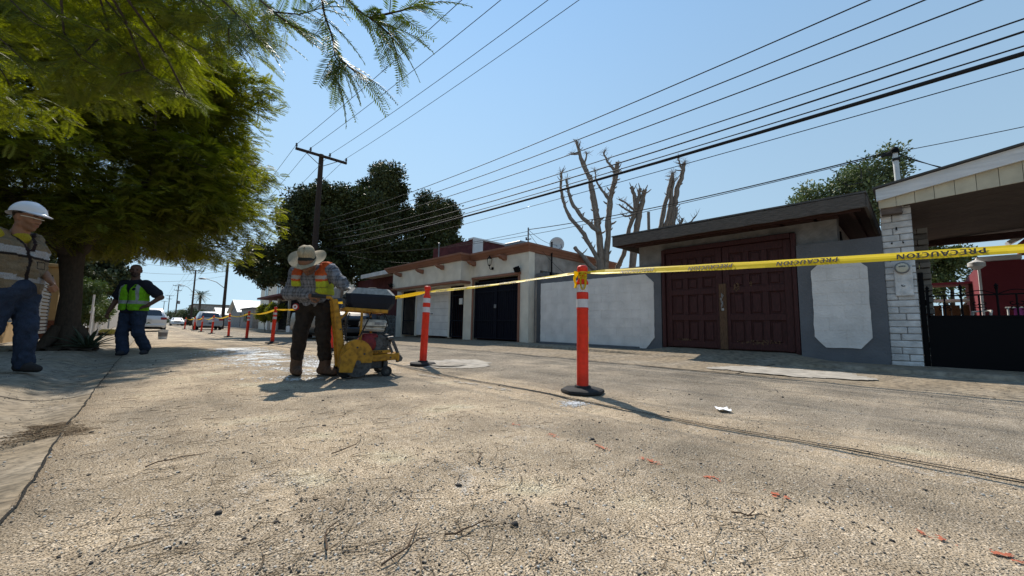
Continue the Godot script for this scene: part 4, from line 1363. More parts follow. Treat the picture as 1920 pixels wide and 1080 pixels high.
func limb(b: B, p: Vector3, q: Vector3, r0: float, r1: float, bow: Vector3, sides := 7, knobs := 0.0) -> void:
	var path := []
	var rad := []
	var n := maxi(4, int((q - p).length() / 0.35))
	for i in n + 1:
		var t := float(i) / n
		var w := Vector3(nz(p.x + t * 3.0, p.z, 1.3), nz(p.y + t * 3.0, p.x, 1.3), nz(p.z + t * 3.0, p.y, 1.3)) * (q - p).length() * 0.05 * sin(PI * t)
		path.append(p.lerp(q, t) + bow * sin(PI * t) + w)
		rad.append(lerpf(r0, r1, t) * (1.0 + knobs * nz(t * 9.0, p.x + q.y, 1.0)))
	b.tube(path, rad, sides)

func build_trees() -> void:
	build_street_tree()
	build_overhanging_tree()
	build_ficus()
	build_pollarded()
	build_other_trees()

func build_street_tree() -> void:
	var g := RandomNumberGenerator.new()
	g.seed = 31
	var base := Vector3(-1.12, 0.03, -11.7)
	var o := thing("street_tree", "large spreading feathery tree with dark trunk on the left pavement", "tree", base)
	var b := B.new()
	var tp := [Vector3(0.05, -0.1, 0), Vector3(0.03, 0.12, 0.0), Vector3(-0.02, 0.5, 0), Vector3(-0.02, 1.0, 0.0), Vector3(-0.06, 1.5, 0), Vector3(-0.09, 1.85, 0.0)]
	b.tube(tp, [0.27, 0.22, 0.175, 0.155, 0.165, 0.19], 14)
	for k in 6:
		var a := TAU * k / 6 + 0.4
		limb(b, Vector3(0.12 * cos(a), 0.35, 0.12 * sin(a)), Vector3(0.46 * cos(a), -0.08, 0.46 * sin(a)), 0.13, 0.07, Vector3(0, -0.04, 0), 7, 0.2)
	part(o, "trunk", b.mesh(), M.bark)
	var fork := Vector3(-0.09, 1.82, 0)
	var mains := [[Vector3(0.3, 2.75, 0.1), Vector3(0.95, 3.6, 0.5), 0.12], [Vector3(-0.35, 2.7, -0.2), Vector3(-0.5, 4.2, -0.3), 0.13], [Vector3(-0.7, 2.5, 0.7), Vector3(-1.9, 3.8, 1.6), 0.12], [Vector3(0.25, 2.6, -0.7), Vector3(0.9, 4.4, -2.0), 0.12]]
	var hubs := []
	for m in mains:
		var bb := B.new()
		limb(bb, fork, m[0], m[2], m[2] * 0.78, Vector3(0.03, -0.06, 0), 10, 0.15)
		limb(bb, m[0], m[1], m[2] * 0.8, m[2] * 0.55, Vector3(0.06, 0.04, -0.05), 9, 0.15)
		part(o, "limb", bb.mesh(), M.bark)
		hubs.append([m[0], m[2] * 0.5])
		hubs.append([m[1], m[2] * 0.5])
	# clumps of foliage on a wide dome
	var ctr := Vector3(-1.75, 4.65, -12.9) - base
	var rad := Vector3(4.2, 3.45, 3.8)
	var xfs := []
	var cols := []
	var tw := B.new()
	var placed := 0
	var tries := 0
	while placed < 320 and tries < 4000:
		tries += 1
		var d := Vector3(g.randfn(), g.randfn(), g.randfn()).normalized()
		if d.y < -0.75:
			continue
		var q: float = lerpf(0.5, 0.97, pow(g.randf(), 0.6))
		var p := ctr + d * rad * q * (1.0 + 0.12 * nz(d.x * 2.0 + 5.0, d.z * 2.0 + d.y * 2.0, 1.3))
		var floor_y := 2.02 + 0.25 * nz(p.x, p.z, 0.7) + 0.1 * maxf(0.0, p.x)
		if p.y < floor_y:
			p.y = floor_y + g.randf_range(0.0, 0.5)
		var cr := g.randf_range(0.55, 0.95)
		fill_clump(g, xfs, cols, p, Vector3(cr, cr * 0.55, cr), 190, 0.6, 1.1, Color(0.1, 0.115, 0.022), Color(0.3, 0.31, 0.045), true, p - Vector3(0, 0.4, 0) - d * 0.5)
		placed += 1
		if placed % 3 == 0:
			var best: Array = hubs[0]
			for h in hubs:
				if (h[0] - p).length() < (best[0] - p).length():
					best = h
			limb(tw, best[0], p, best[1] * 0.8, 0.012, Vector3(0, -0.12, 0), 5)
			if g.randf() < 0.5:
				hubs.append([(best[0] as Vector3).lerp(p, 0.55), best[1] * 0.5])
	for k in 46:
		var p := Vector3(g.randf_range(-3.6, 2.0), 0, g.randf_range(-2.6, 1.6))
		p.y = 2.1 + g.randf_range(0.0, 0.7) + 0.12 * maxf(0.0, p.x)
		fill_clump(g, xfs, cols, p, Vector3(0.7, 0.3, 0.7), 150, 0.6, 1.1, Color(0.1, 0.115, 0.022), Color(0.3, 0.29, 0.045), true, p - Vector3(0, -0.3, 0) - Vector3(p.x, 0, p.z).normalized() * 0.5)
	part(o, "branches", tw.mesh(), M.bark)
	stuff(o, "crown", feather_mesh(9, 0.3, 1.0, 0.1, 0.03, 0.05, false), M.leaf_yellow, xfs, cols)
	# the plant at the foot of the tree
	var ag := thing("agave", "spiky dark green agave growing at the foot of the street tree", "plant", Vector3(-0.8, 0.02, -11.25))
	for k in 26:
		var a := k * 2.4
		var lift := 0.25 + 0.95 * (k / 26.0)
		var l := g.randf_range(0.42, 0.68)
		var lb := B.new()
		var path := []
		var dir := Vector3(cos(a), 0, sin(a))
		for i in 6:
			var t := i / 5.0
			path.append(dir * (l * t * cos(lift) + 0.02) + Vector3(0, l * t * sin(lift) - 0.12 * t * t, 0))
		lb.tube(path, [0.02, 0.032, 0.034, 0.028, 0.016, 0.002], 5, true, 0.3)
		lb.col = Color.WHITE
		part(ag, "leaf", lb.mesh(), M["agave_leaf"] if M.has("agave_leaf") else mat("agave_leaf", Color(0.05, 0.075, 0.045), 0.5))

func build_overhanging_tree() -> void:
	var g := RandomNumberGenerator.new()
	g.seed = 77
	var base := Vector3(-1.75, 0.05, 0.9)
	var o := thing("overhanging_tree", "near feathery tree whose yellow-green leaf sprays hang in from the top left corner", "tree", base)
	var b := B.new()
	b.tube([Vector3(0, -0.1, 0), Vector3(0.02, 0.8, 0), Vector3(0.05, 1.8, -0.05), Vector3(0.08, 2.5, -0.1)], [0.26, 0.2, 0.18, 0.17], 12)
	part(o, "trunk", b.mesh(), M.bark)
	var twigs := [
		[Vector3(0.51,2.32,-2.04), Vector3(0.54,2.17,-2.03), Vector3(0.58,2.06,-2.01), Vector3(0.60,1.96,-2.01), Vector3(0.63,1.92,-1.99)],
		[Vector3(0.61,1.93,-1.97), Vector3(0.66,1.86,-1.9), Vector3(0.71,1.83,-1.86)],
		[Vector3(0.63,1.92,-1.99), Vector3(0.60,1.87,-2.01), Vector3(0.62,1.83,-2.01)],
		[Vector3(0.51,2.34,-1.98), Vector3(0.65,2.16,-1.86), Vector3(0.72,2.10,-1.80), Vector3(0.80,2.07,-1.73)],
		[Vector3(0.69,2.12,-1.82), Vector3(0.78,2.12,-1.67), Vector3(0.86,2.16,-1.60)],
		[Vector3(0.72,2.10,-1.80), Vector3(0.78,2.03,-1.75), Vector3(0.80,1.96,-1.74)],
		[Vector3(0.12,2.55,-2.79), Vector3(0.24,2.41,-2.70), Vector3(0.31,2.32,-2.65), Vector3(0.33,2.27,-2.63)],
		[Vector3(0.28,2.46,-2.52), Vector3(0.38,2.35,-2.44), Vector3(0.49,2.34,-2.34), Vector3(0.57,2.37,-2.25)],
		[Vector3(0.38,2.35,-2.44), Vector3(0.46,2.27,-2.37), Vector3(0.53,2.24,-2.31)],
		[Vector3(0.24,2.41,-2.70), Vector3(0.21,2.32,-2.73), Vector3(0.22,2.24,-2.74)],
		[Vector3(-0.04,2.67,-3.06), Vector3(0.14,2.51,-2.91), Vector3(0.20,2.44,-2.87)],
		[Vector3(-0.59,3.14,-4.35), Vector3(-0.41,2.81,-4.22), Vector3(-0.18,2.52,-4.04), Vector3(0.08,2.32,-3.83)],
		[Vector3(-0.39,2.78,-4.1), Vector3(-0.49,2.50,-4.06), Vector3(-0.65,2.42,-4.22)],
		[Vector3(-0.29,3.14,-4.06), Vector3(-0.11,2.86,-3.94), Vector3(0.08,2.70,-3.77), Vector3(0.24,2.62,-3.64)],
		[Vector3(-0.91,2.79,-4.14), Vector3(-0.73,2.57,-4.00), Vector3(-0.54,2.44,-3.84)],
		[Vector3(-0.99,2.57,-4.25), Vector3(-0.82,2.39,-4.11), Vector3(-0.70,2.25,-4.02)],
		[Vector3(-0.72,2.70,-3.84), Vector3(-0.58,2.54,-3.73), Vector3(-0.37,2.44,-3.54)],
		[Vector3(-0.17,2.5,-3.98), Vector3(-0.29,2.42,-4.02), Vector3(-0.33,2.38,-4.06)],
		[Vector3(0.08,2.38,-3.95), Vector3(0.02,2.42,-4.01), Vector3(-0.08,2.44,-4.10)],
		[Vector3(0.01,3.07,-3.65), Vector3(0.16,2.75,-3.56), Vector3(0.19,2.63,-3.54)],
		[Vector3(-1.02,2.49,-4.42), Vector3(-0.89,2.31,-4.33), Vector3(-0.83,2.20,-4.29)],
		[Vector3(-0.59,2.58,-4.01), Vector3(-0.49,2.40,-3.94), Vector3(-0.38,2.32,-3.84)],
		[Vector3(-0.17,2.82,-3.58), Vector3(-0.06,2.74,-3.48), Vector3(0.08,2.71,-3.36)],
		[Vector3(-0.41,2.89,-3.93), Vector3(-0.28,2.70,-3.83), Vector3(-0.12,2.55,-3.71)]]
	var hub := Vector3(-1.0, 3.3, -1.6)
	var bb := B.new()
	limb(bb, base + Vector3(0.08, 2.45, -0.1), hub, 0.15, 0.08, Vector3(0, 0.15, 0), 9, 0.1)
	limb(bb, hub, Vector3(0.25, 2.95, -2.2), 0.05, 0.022, Vector3(0, 0.12, 0), 7)
	limb(bb, hub, Vector3(-0.7, 3.35, -3.5), 0.06, 0.03, Vector3(0, 0.1, 0), 7)
	limb(bb, hub, Vector3(-1.5, 3.1, -3.9), 0.05, 0.02, Vector3(0, 0.1, 0), 7)
	put(o, "limb", bb.mesh(), M.bark)
	var hubs := [Vector3(0.25, 2.95, -2.2), Vector3(-0.7, 3.35, -3.5), Vector3(-1.5, 3.1, -3.9)]
	var pinnae := []
	for k in 4:
		pinnae.append(feather_mesh(17, 0.14 + 0.014 * k, 1.15, 0.036, 0.0066, 0.02 + 0.01 * k))
	var n_leaf := 0
	var xfs := []
	var cols := []
	for ti in twigs.size():
		var tw: Array = twigs[ti]
		var st := B.new()
		var rad := []
		for i in tw.size():
			rad.append(lerpf(0.0065, 0.0025, float(i) / (tw.size() - 1)))
		st.tube(tw, rad, 5)
		if not ti in [1, 2, 4, 5, 8, 9]:
			var near: Vector3 = hubs[0]
			for h in hubs:
				if (h - tw[0]).length() < (near - tw[0]).length():
					near = h
			limb(st, near, tw[0], 0.014, 0.0065, Vector3(0, 0.06, 0), 5)
		put(o, "twig", st.mesh(), M.bark)
		var total := 0.0
		for i in tw.size() - 1:
			total += (tw[i + 1] - tw[i]).length()
		var steps := maxi(4, int(total / 0.042))
		for s in steps + 1:
			var t := float(s) / steps
			var f := t * (tw.size() - 1)
			var i := mini(int(f), tw.size() - 2)
			var p: Vector3 = tw[i].lerp(tw[i + 1], f - i)
			var along: Vector3 = (tw[i + 1] - tw[i]).normalized()
			var many := 2
			for q in many:
				var side := 1.0 if (s + q) % 2 == 0 else -1.0
				# leaves lie in flat sprays that face the sky, tilted this way and that
				var up := Vector3(g.randf_range(-0.5, 0.5), 1.0, g.randf_range(0.0, 0.9)).normalized()
				var out := along.cross(up).normalized() * side
				var d := (along * g.randf_range(0.35, 0.9) + out * g.randf_range(0.6, 1.0) + Vector3(0, g.randf_range(-0.3, 0.2), 0)).normalized()
				if s == steps and q == 0:
					d = along
				var zz := d.cross(up).normalized()
				var bas := Basis(d, zz.cross(d), zz).scaled(Vector3.ONE * g.randf_range(0.8, 1.2) * (1.2 if ti < 10 else 1.0))
				var c := Color(0.1, 0.13, 0.03).lerp(Color(0.24, 0.27, 0.04), g.randf())
				if ti < 11:
					c = Color(0.09, 0.115, 0.04).lerp(Color(0.17, 0.2, 0.05), g.randf())
				if n_leaf < 290:
					var lf := part(o, "leaf", pinnae[g.randi() % 4], M["spray_%d" % (n_leaf % 6)] if M.has("spray_%d" % (n_leaf % 6)) else mat("spray_%d" % (n_leaf % 6), c, 0.55, null, 1, null, 0, {"backlight_enabled": true, "backlight": Color(0.85, 0.95, 0.35)}), p - base, bas)
					n_leaf += 1
				else:
					xfs.append(Transform3D(bas, p - base))
					cols.append(c)
	# the thick of the crown further in
	for q in [Vector3(0.25, 2.72, -3.2), Vector3(-0.7, 2.85, -4.5), Vector3(-1.0, 2.4, -5.2), Vector3(-0.3, 2.65, -4.3), Vector3(-0.1, 2.75, -4.2), Vector3(-0.3, 3.1, -4.2), Vector3(-0.9, 3.2, -4.6), Vector3(0.1, 3.05, -3.7), Vector3(-0.55, 2.5, -4.6), Vector3(-1.3, 2.75, -5.0)]:
		fill_clump(g, xfs, cols, q - base, Vector3(0.4, 0.16, 0.4), 130, 0.85, 1.4, Color(0.1, 0.13, 0.03), Color(0.25, 0.27, 0.04), true, q - base - Vector3(0, 0.2, -0.4))
	for k in 64:
		var p := Vector3(g.randf_range(-1.9, 0.25), g.randf_range(2.65, 3.6), g.randf_range(-5.2, -3.4))
		if k > 14:
			p = Vector3(g.randf_range(-4.6, -1.2), g.randf_range(3.6, 5.6), g.randf_range(-3.2, 3.6))  # unseen clumps overhead, added to block sky light from the left pavement
		p.y += 0.25 * absf(p.x)
		if p.x > -0.35:
			p.y = maxf(p.y, 2.8)
			p.x *= 0.6
		fill_clump(g, xfs, cols, p - base, Vector3(0.36, 0.17, 0.36), 70, 0.85, 1.4, Color(0.1, 0.13, 0.03), Color(0.25, 0.27, 0.04), true, p - base - Vector3(0, 0.2, -0.4))
	stuff(o, "crown", pinnae[1], M.leaf_yellow, xfs, cols)

func broad_tree(called: String, label: String, base: Vector3, lobes: Array, per: int, leaf: ArrayMesh, s0: float, s1: float, ca: Color, cb: Color, mt: Material, trunk_r: float, sd: int, group := "", fork := 0.3) -> Node3D:
	var g := RandomNumberGenerator.new()
	g.seed = sd
	var o := thing(called, label, "tree", base, 0.0, group)
	var mid := Vector3.ZERO
	for l in lobes:
		mid += l[0] / lobes.size()
	var top: Vector3 = (mid - base) * Vector3(0.5, fork, 0.5)
	var b := B.new()
	limb(b, Vector3(0, -0.3, 0), top, trunk_r * 1.25, trunk_r * 0.85, Vector3(0.05, 0, 0.04), 10, 0.1)
	part(o, "trunk", b.mesh(), M.bark)
	b = B.new()
	var xfs := []
	var cols := []
	for l in lobes:
		limb(b, top, l[0] - base, trunk_r * 0.5, trunk_r * 0.08, Vector3(0, 0.2, 0), 6, 0.1)
		var n := int(l[2] if l.size() > 2 else 9)
		for k in n:
			var d := Vector3(g.randfn(), g.randfn(), g.randfn()).normalized()
			var c: Vector3 = l[0] - base + d * l[1] * g.randf_range(0.45, 0.9)
			var cr: Vector3 = l[1] * g.randf_range(0.3, 0.45)
			fill_clump(g, xfs, cols, c, cr, per, s0, s1, ca, cb, false, Vector3.ZERO)
	part(o, "branches", b.mesh(), M.bark)
	stuff(o, "crown", leaf, mt, xfs, cols)
	return o

func build_ficus() -> void:
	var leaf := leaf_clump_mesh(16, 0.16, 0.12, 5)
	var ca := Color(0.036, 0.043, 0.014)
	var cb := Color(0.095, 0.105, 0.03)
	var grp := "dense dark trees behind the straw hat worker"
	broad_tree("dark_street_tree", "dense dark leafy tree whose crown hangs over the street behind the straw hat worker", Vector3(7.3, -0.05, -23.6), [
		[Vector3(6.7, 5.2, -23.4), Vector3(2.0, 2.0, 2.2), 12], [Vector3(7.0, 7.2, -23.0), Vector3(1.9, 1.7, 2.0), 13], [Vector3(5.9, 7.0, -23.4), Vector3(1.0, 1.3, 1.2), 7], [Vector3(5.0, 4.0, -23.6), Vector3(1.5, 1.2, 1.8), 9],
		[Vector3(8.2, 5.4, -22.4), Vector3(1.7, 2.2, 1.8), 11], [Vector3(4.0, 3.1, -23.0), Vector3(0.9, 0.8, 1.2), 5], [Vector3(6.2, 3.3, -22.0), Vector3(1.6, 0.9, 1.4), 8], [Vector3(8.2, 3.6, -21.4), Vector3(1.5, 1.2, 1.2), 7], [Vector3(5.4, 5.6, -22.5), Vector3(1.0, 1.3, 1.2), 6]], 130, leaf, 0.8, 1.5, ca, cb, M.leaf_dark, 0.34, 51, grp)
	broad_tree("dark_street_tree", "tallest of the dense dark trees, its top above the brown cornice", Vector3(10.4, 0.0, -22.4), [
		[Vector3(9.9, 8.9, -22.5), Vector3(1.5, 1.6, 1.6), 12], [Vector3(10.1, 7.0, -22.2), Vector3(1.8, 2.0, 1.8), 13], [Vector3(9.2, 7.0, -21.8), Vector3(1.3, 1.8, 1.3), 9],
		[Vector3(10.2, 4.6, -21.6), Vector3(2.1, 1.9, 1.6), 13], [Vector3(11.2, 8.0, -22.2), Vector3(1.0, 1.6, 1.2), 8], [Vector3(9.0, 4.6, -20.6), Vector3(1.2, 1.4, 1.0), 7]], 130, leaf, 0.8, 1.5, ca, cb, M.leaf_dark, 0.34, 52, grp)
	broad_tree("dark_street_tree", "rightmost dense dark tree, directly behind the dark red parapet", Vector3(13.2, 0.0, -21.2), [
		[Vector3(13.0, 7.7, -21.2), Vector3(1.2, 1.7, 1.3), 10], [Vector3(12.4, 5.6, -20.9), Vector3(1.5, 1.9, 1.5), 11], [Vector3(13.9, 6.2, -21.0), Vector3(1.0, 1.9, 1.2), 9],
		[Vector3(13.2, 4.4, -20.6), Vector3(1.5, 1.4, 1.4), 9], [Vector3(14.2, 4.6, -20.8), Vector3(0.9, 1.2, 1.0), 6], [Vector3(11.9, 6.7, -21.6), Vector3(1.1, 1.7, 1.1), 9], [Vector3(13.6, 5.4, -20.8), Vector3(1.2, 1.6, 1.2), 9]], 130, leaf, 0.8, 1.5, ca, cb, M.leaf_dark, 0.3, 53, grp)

func build_pollarded() -> void:
	var g := RandomNumberGenerator.new()
	g.seed = 8
	var trees := [
		["bare pollarded tree with four tall grey limbs, behind the panelled wall", [
			[[Vector3(10.5,0.1,-6.95), Vector3(10.52,1.4,-6.95), Vector3(10.5,2.5,-6.98)], 0.19, 0.17],
			[[Vector3(10.5,2.2,-6.98), Vector3(10.5,2.77,-7.06), Vector3(10.5,3.75,-7.64), Vector3(10.5,4.42,-8.21), Vector3(10.5,4.91,-8.48), Vector3(10.5,5.38,-8.62), Vector3(10.5,5.89,-8.66), Vector3(10.5,6.19,-8.63)], 0.1, 0.045],
			[[Vector3(10.5,3.7,-7.0), Vector3(10.4,4.29,-7.63), Vector3(10.4,4.90,-8.07), Vector3(10.4,5.42,-8.24), Vector3(10.4,5.79,-8.31)], 0.09, 0.05],
			[[Vector3(10.55,2.3,-6.96), Vector3(10.6,3.37,-7.06), Vector3(10.6,4.14,-7.18), Vector3(10.6,4.99,-7.32), Vector3(10.6,5.64,-7.44), Vector3(10.6,6.20,-7.72), Vector3(10.6,6.74,-7.91), Vector3(10.6,7.16,-8.01)], 0.15, 0.06],
			[[Vector3(10.6,2.2,-6.9), Vector3(10.7,3.36,-6.85), Vector3(10.7,4.33,-6.79), Vector3(10.7,4.82,-6.73), Vector3(10.7,5.33,-6.58), Vector3(10.7,5.66,-6.50), Vector3(10.7,5.99,-6.44)], 0.13, 0.075],
			[[Vector3(10.7,5.7,-6.52), Vector3(10.7,6.11,-6.83), Vector3(10.7,6.47,-6.97)], 0.055, 0.03],
			[[Vector3(10.7,4.78,-6.75), Vector3(10.7,5.14,-7.01), Vector3(10.7,5.51,-7.24), Vector3(10.7,5.95,-7.33)], 0.065, 0.02],
			[[Vector3(10.45,2.2,-6.92), Vector3(10.3,2.83,-7.44), Vector3(10.3,3.29,-7.86)], 0.11, 0.07],
			[[Vector3(10.6,6.15,-7.7), Vector3(10.6,6.6,-7.6)], 0.05, 0.025], [[Vector3(10.6,6.7,-7.9), Vector3(10.6,6.8,-8.25)], 0.04, 0.03]]],
		["bare pollarded tree with knobbly twin limbs behind the left end of the garage roof", [
			[[Vector3(11.6,0.1,-7.0), Vector3(11.6,2.73,-7.02), Vector3(11.6,3.09,-6.79), Vector3(11.6,3.97,-6.56), Vector3(11.6,4.59,-6.33), Vector3(11.6,5.12,-6.38), Vector3(11.6,5.40,-6.48)], 0.1, 0.07],
			[[Vector3(11.7,0.1,-6.6), Vector3(11.7,2.5,-6.55), Vector3(11.7,3.76,-6.40), Vector3(11.7,4.49,-6.22), Vector3(11.7,5.07,-6.08), Vector3(11.7,5.22,-6.05)], 0.16, 0.08],
			[[Vector3(11.6,4.3,-6.42), Vector3(11.65,4.9,-6.25), Vector3(11.7,5.3,-6.2)], 0.08, 0.06],
			[[Vector3(11.6,4.6,-6.4), Vector3(11.6,4.91,-6.71), Vector3(11.6,5.07,-6.94)], 0.04, 0.03],
			[[Vector3(11.6,4.49,-6.44), Vector3(11.5,4.64,-6.66), Vector3(11.5,4.85,-6.88)], 0.045, 0.03],
			[[Vector3(11.6,4.4,-6.49), Vector3(11.5,4.38,-6.66), Vector3(11.5,4.52,-6.83)], 0.035, 0.02]]],
		["bare pollarded tree with close upright limbs behind the middle of the garage roof", [
			[[Vector3(12,0.1,-5.6), Vector3(12,2.5,-5.65), Vector3(12,3.85,-5.69), Vector3(12,4.61,-5.50), Vector3(12,5.17,-5.36), Vector3(12,5.63,-5.23)], 0.12, 0.05],
			[[Vector3(12.1,0.1,-5.5), Vector3(12.1,3.85,-5.58), Vector3(12.1,4.41,-5.40), Vector3(12.1,4.99,-5.31), Vector3(12.1,5.58,-5.27)], 0.12, 0.05],
			[[Vector3(12.2,0.1,-5.45), Vector3(12.2,3.86,-5.53), Vector3(12.2,4.61,-5.29), Vector3(12.2,5.17,-5.16), Vector3(12.2,5.67,-4.98), Vector3(12.2,5.96,-4.94)], 0.13, 0.06],
			[[Vector3(12.2,5.75,-4.97), Vector3(12.2,6.00,-5.09), Vector3(12.2,6.19,-5.11)], 0.04, 0.025],
			[[Vector3(12.1,3.2,-5.5), Vector3(11.9,3.84,-5.18), Vector3(11.9,4.44,-5.09)], 0.06, 0.05],
			[[Vector3(12.1,3.3,-5.45), Vector3(11.9,3.83,-5.01), Vector3(11.9,4.07,-4.91)], 0.05, 0.045],
			[[Vector3(12.1,3.2,-5.4), Vector3(11.8,3.80,-4.72), Vector3(11.8,3.94,-4.56), Vector3(11.8,4.07,-4.43)], 0.04, 0.015]]]]
	for t in trees:
		var first: Vector3 = t[1][0][0][0]
		var o := thing("pollarded_tree", t[0], "tree", first, 0.0, "bare pollarded trees behind the walls")
		var sp := B.new()
		for l in t[1]:
			var pts: Array = l[0]
			var path := []
			var rad := []
			var n: int = pts.size()
			for i in n - 1:
				for k in 5:
					var s := k / 5.0
					var f := (i + s) / (n - 1.0)
					path.append((pts[i] as Vector3).lerp(pts[i + 1], s) + Vector3(nz(i + s, pts[0].z, 1.7), 0, nz(i + s, pts[0].y, 1.9)) * 0.035)
					rad.append(0.86 * lerpf(l[1], l[2], f) * (1.0 + 0.28 * nz(f * 11.0, pts[0].y * 3.0 + pts[0].x, 1.0)))
			path.append(pts[n - 1])
			rad.append(l[2] * 1.0)
			var b := B.new()
			b.tube(path, rad, 9)
			put(o, "limb", b.mesh(), M.dead_bark)
			# sawn stubs and bits of torn bark
			var len0 := path.size()
			var i0 := 0 if pts[0].y > 2.0 else int(len0 * 0.5)
			for i in range(i0 + 2, len0):
				for q in 2:
					if g.randf() < 0.42:
						var dir := Vector3(g.randf_range(-0.5, 0.5), g.randf_range(0.1, 0.9), g.randf_range(-1, 1)).normalized()
						var ln := g.randf_range(0.05, 0.16)
						if path[i].y > pts[n - 1].y - 0.4:
							ln *= 1.5
						sp.tube([path[i], path[i] + dir * (rad[i] + ln * 0.5), path[i] + dir * (rad[i] + ln) + Vector3(0, 0.03, 0)], [rad[i] * 0.35, rad[i] * 0.28, rad[i] * 0.14], 5)
			if l[2] < 0.062 and pts[n - 1].y > 5.4:
				for q in 22:
					var dir := Vector3(g.randf_range(-1, 1), g.randf_range(-0.3, 1), g.randf_range(-1, 1)).normalized()
					var e: Vector3 = pts[n - 1] + dir * g.randf_range(0.12, 0.28)
					sp.tube([pts[n - 1], (pts[n - 1] as Vector3).lerp(e, 0.5) + Vector3(0, 0.03, 0), e + Vector3(0, -0.05, 0)], [0.005, 0.004, 0.002], 3, false)
		put(o, "stubs", sp.mesh(), M.dead_bark).set_meta("kind", "stuff")
	var pb := B.new()
	pb.tube([Vector3(0, 0, 0), Vector3(0, 4.1, 0)], 0.045, 9)
	var po := thing("bare_stake", "plain upright wooden stake among the pollarded trees", "post", Vector3(11.0, 0.1, -5.57))
	part(po, "shaft", pb.mesh(), M.dead_bark)

func build_other_trees() -> void:
	var leaf := leaf_clump_mesh(16, 0.15, 0.1, 6)
	broad_tree("grey_green_tree", "loose grey-green tree rising behind the carport roof and service mast", Vector3(17.0, 0, -1.3), [
		[Vector3(16.2, 4.9, -2.2), Vector3(0.9, 0.75, 0.9), 9], [Vector3(16.4, 5.2, -1.4), Vector3(1.0, 0.8, 0.8), 9], [Vector3(16.3, 5.5, -0.6), Vector3(0.9, 0.8, 0.8), 9], [Vector3(16.6, 4.6, -0.6), Vector3(1.0, 0.8, 1.0), 8], [Vector3(16.4, 4.3, -2.0), Vector3(0.9, 0.7, 0.9), 7]], 34, leaf, 0.7, 1.3, Color(0.1, 0.125, 0.06), Color(0.2, 0.225, 0.1), M.leaf_mid, 0.16, 61)
	broad_tree("backyard_tree", "tree seen between the carport and the red house", Vector3(19.6, 0, 0.7), [
		[Vector3(18.6, 3.3, 0.3), Vector3(1.2, 0.7, 0.5), 8], [Vector3(19.2, 3.2, 0.9), Vector3(0.9, 0.5, 0.5), 6], [Vector3(19.0, 2.5, 0.4), Vector3(1.0, 0.6, 0.5), 7], [Vector3(20.0, 2.2, 1.5), Vector3(0.9, 0.5, 0.5), 5]], 40, leaf, 0.7, 1.3, Color(0.06, 0.08, 0.03), Color(0.13, 0.16, 0.05), M.leaf_mid, 0.14, 62)
	# left side, beyond the street tree
	broad_tree("dark_garden_tree", "dark garden tree beyond the white picket fence on the left", Vector3(-3.6, -0.2, -34.0), [
		[Vector3(-2.6, 4.2, -34.0), Vector3(1.6, 1.8, 2.0), 12], [Vector3(-3.6, 5.6, -34.0), Vector3(1.8, 1.8, 2.0), 12], [Vector3(-1.6, 3.6, -34.5), Vector3(1.2, 1.3, 1.5), 8], [Vector3(-2.4, 2.6, -33.5), Vector3(1.3, 1.0, 1.3), 8]], 70, leaf_clump_mesh(16, 0.2, 0.15, 7), 0.9, 1.5, Color(0.035, 0.045, 0.016), Color(0.08, 0.09, 0.03), M.leaf_dark, 0.2, 63)
	var bush := leaf_clump_mesh(18, 0.12, 0.07, 9)
	broad_tree("garden_bush", "light green feathery bush growing through the white picket fence", Vector3(-1.75, -0.2, -23.5), [
		[Vector3(-1.75, 1.3, -23.4), Vector3(0.55, 0.75, 1.0), 12], [Vector3(-1.7, 0.8, -22.6), Vector3(0.5, 0.5, 0.7), 8], [Vector3(-1.6, 1.0, -24.6), Vector3(0.45, 0.6, 0.8), 8], [Vector3(-1.8, 1.8, -23.2), Vector3(0.45, 0.4, 0.6), 7]], 60, bush, 0.6, 1.2, Color(0.08, 0.11, 0.035), Color(0.17, 0.2, 0.06), M.leaf_mid, 0.05, 64)
	# far end of the street
	var far_leaf := leaf_clump_mesh(16, 0.35, 0.25, 11)
	for f in [[Vector3(6.5, -1.1, -100), 2.2, 4.6, "dark round tree by the second utility pole down the street", Color(0.04, 0.05, 0.02)], [Vector3(8.6, -1.1, -104), 2.0, 3.6, "dark tree before the long beige building", Color(0.05, 0.055, 0.03)], [Vector3(-2.5, -1.1, -110), 2.6, 5.0, "pale green tree at the far left end of the street", Color(0.11, 0.13, 0.04)], [Vector3(1.6, -1.1, -190), 3.4, 5.5, "hazy tree closing the far end of the street", Color(0.09, 0.1, 0.06)], [Vector3(-3.4, -1.1, -75), 1.9, 4.2, "pale green tree behind the parked white car", Color(0.11, 0.13, 0.04)], [Vector3(7.4, -1.1, -160), 3.2, 5.4, "hazy tree on the right near the far end of the street", Color(0.08, 0.09, 0.05)]]:
		var p: Vector3 = f[0]
		var r: float = f[1]
		var hh: float = f[2]
		broad_tree("distant_tree", f[3], p, [[p + Vector3(0, hh * 0.62, 0), Vector3(r, hh * 0.38, r), 12], [p + Vector3(r * 0.6, hh * 0.42, 0), Vector3(r * 0.7, hh * 0.28, r * 0.7), 6], [p + Vector3(-r * 0.6, hh * 0.45, 0), Vector3(r * 0.7, hh * 0.3, r * 0.7), 6]], 26, far_leaf, 0.8, 1.3, f[4], f[4] * 1.9, M.leaf_mid, 0.2, 70 + int(hh * 7))
	var g := RandomNumberGenerator.new()
	g.seed = 21
	var pm := thing("fan_palm", "palm with spread fronds standing above the beige building far down the street", "palm", Vector3(8.1, -1.1, -108.0))
	part(pm, "trunk", tube_mesh([Vector3(0, 0, 0), Vector3(0.1, 3.6, 0), Vector3(0.05, 7.2, 0)], [0.28, 0.22, 0.2], 9), M.bark)
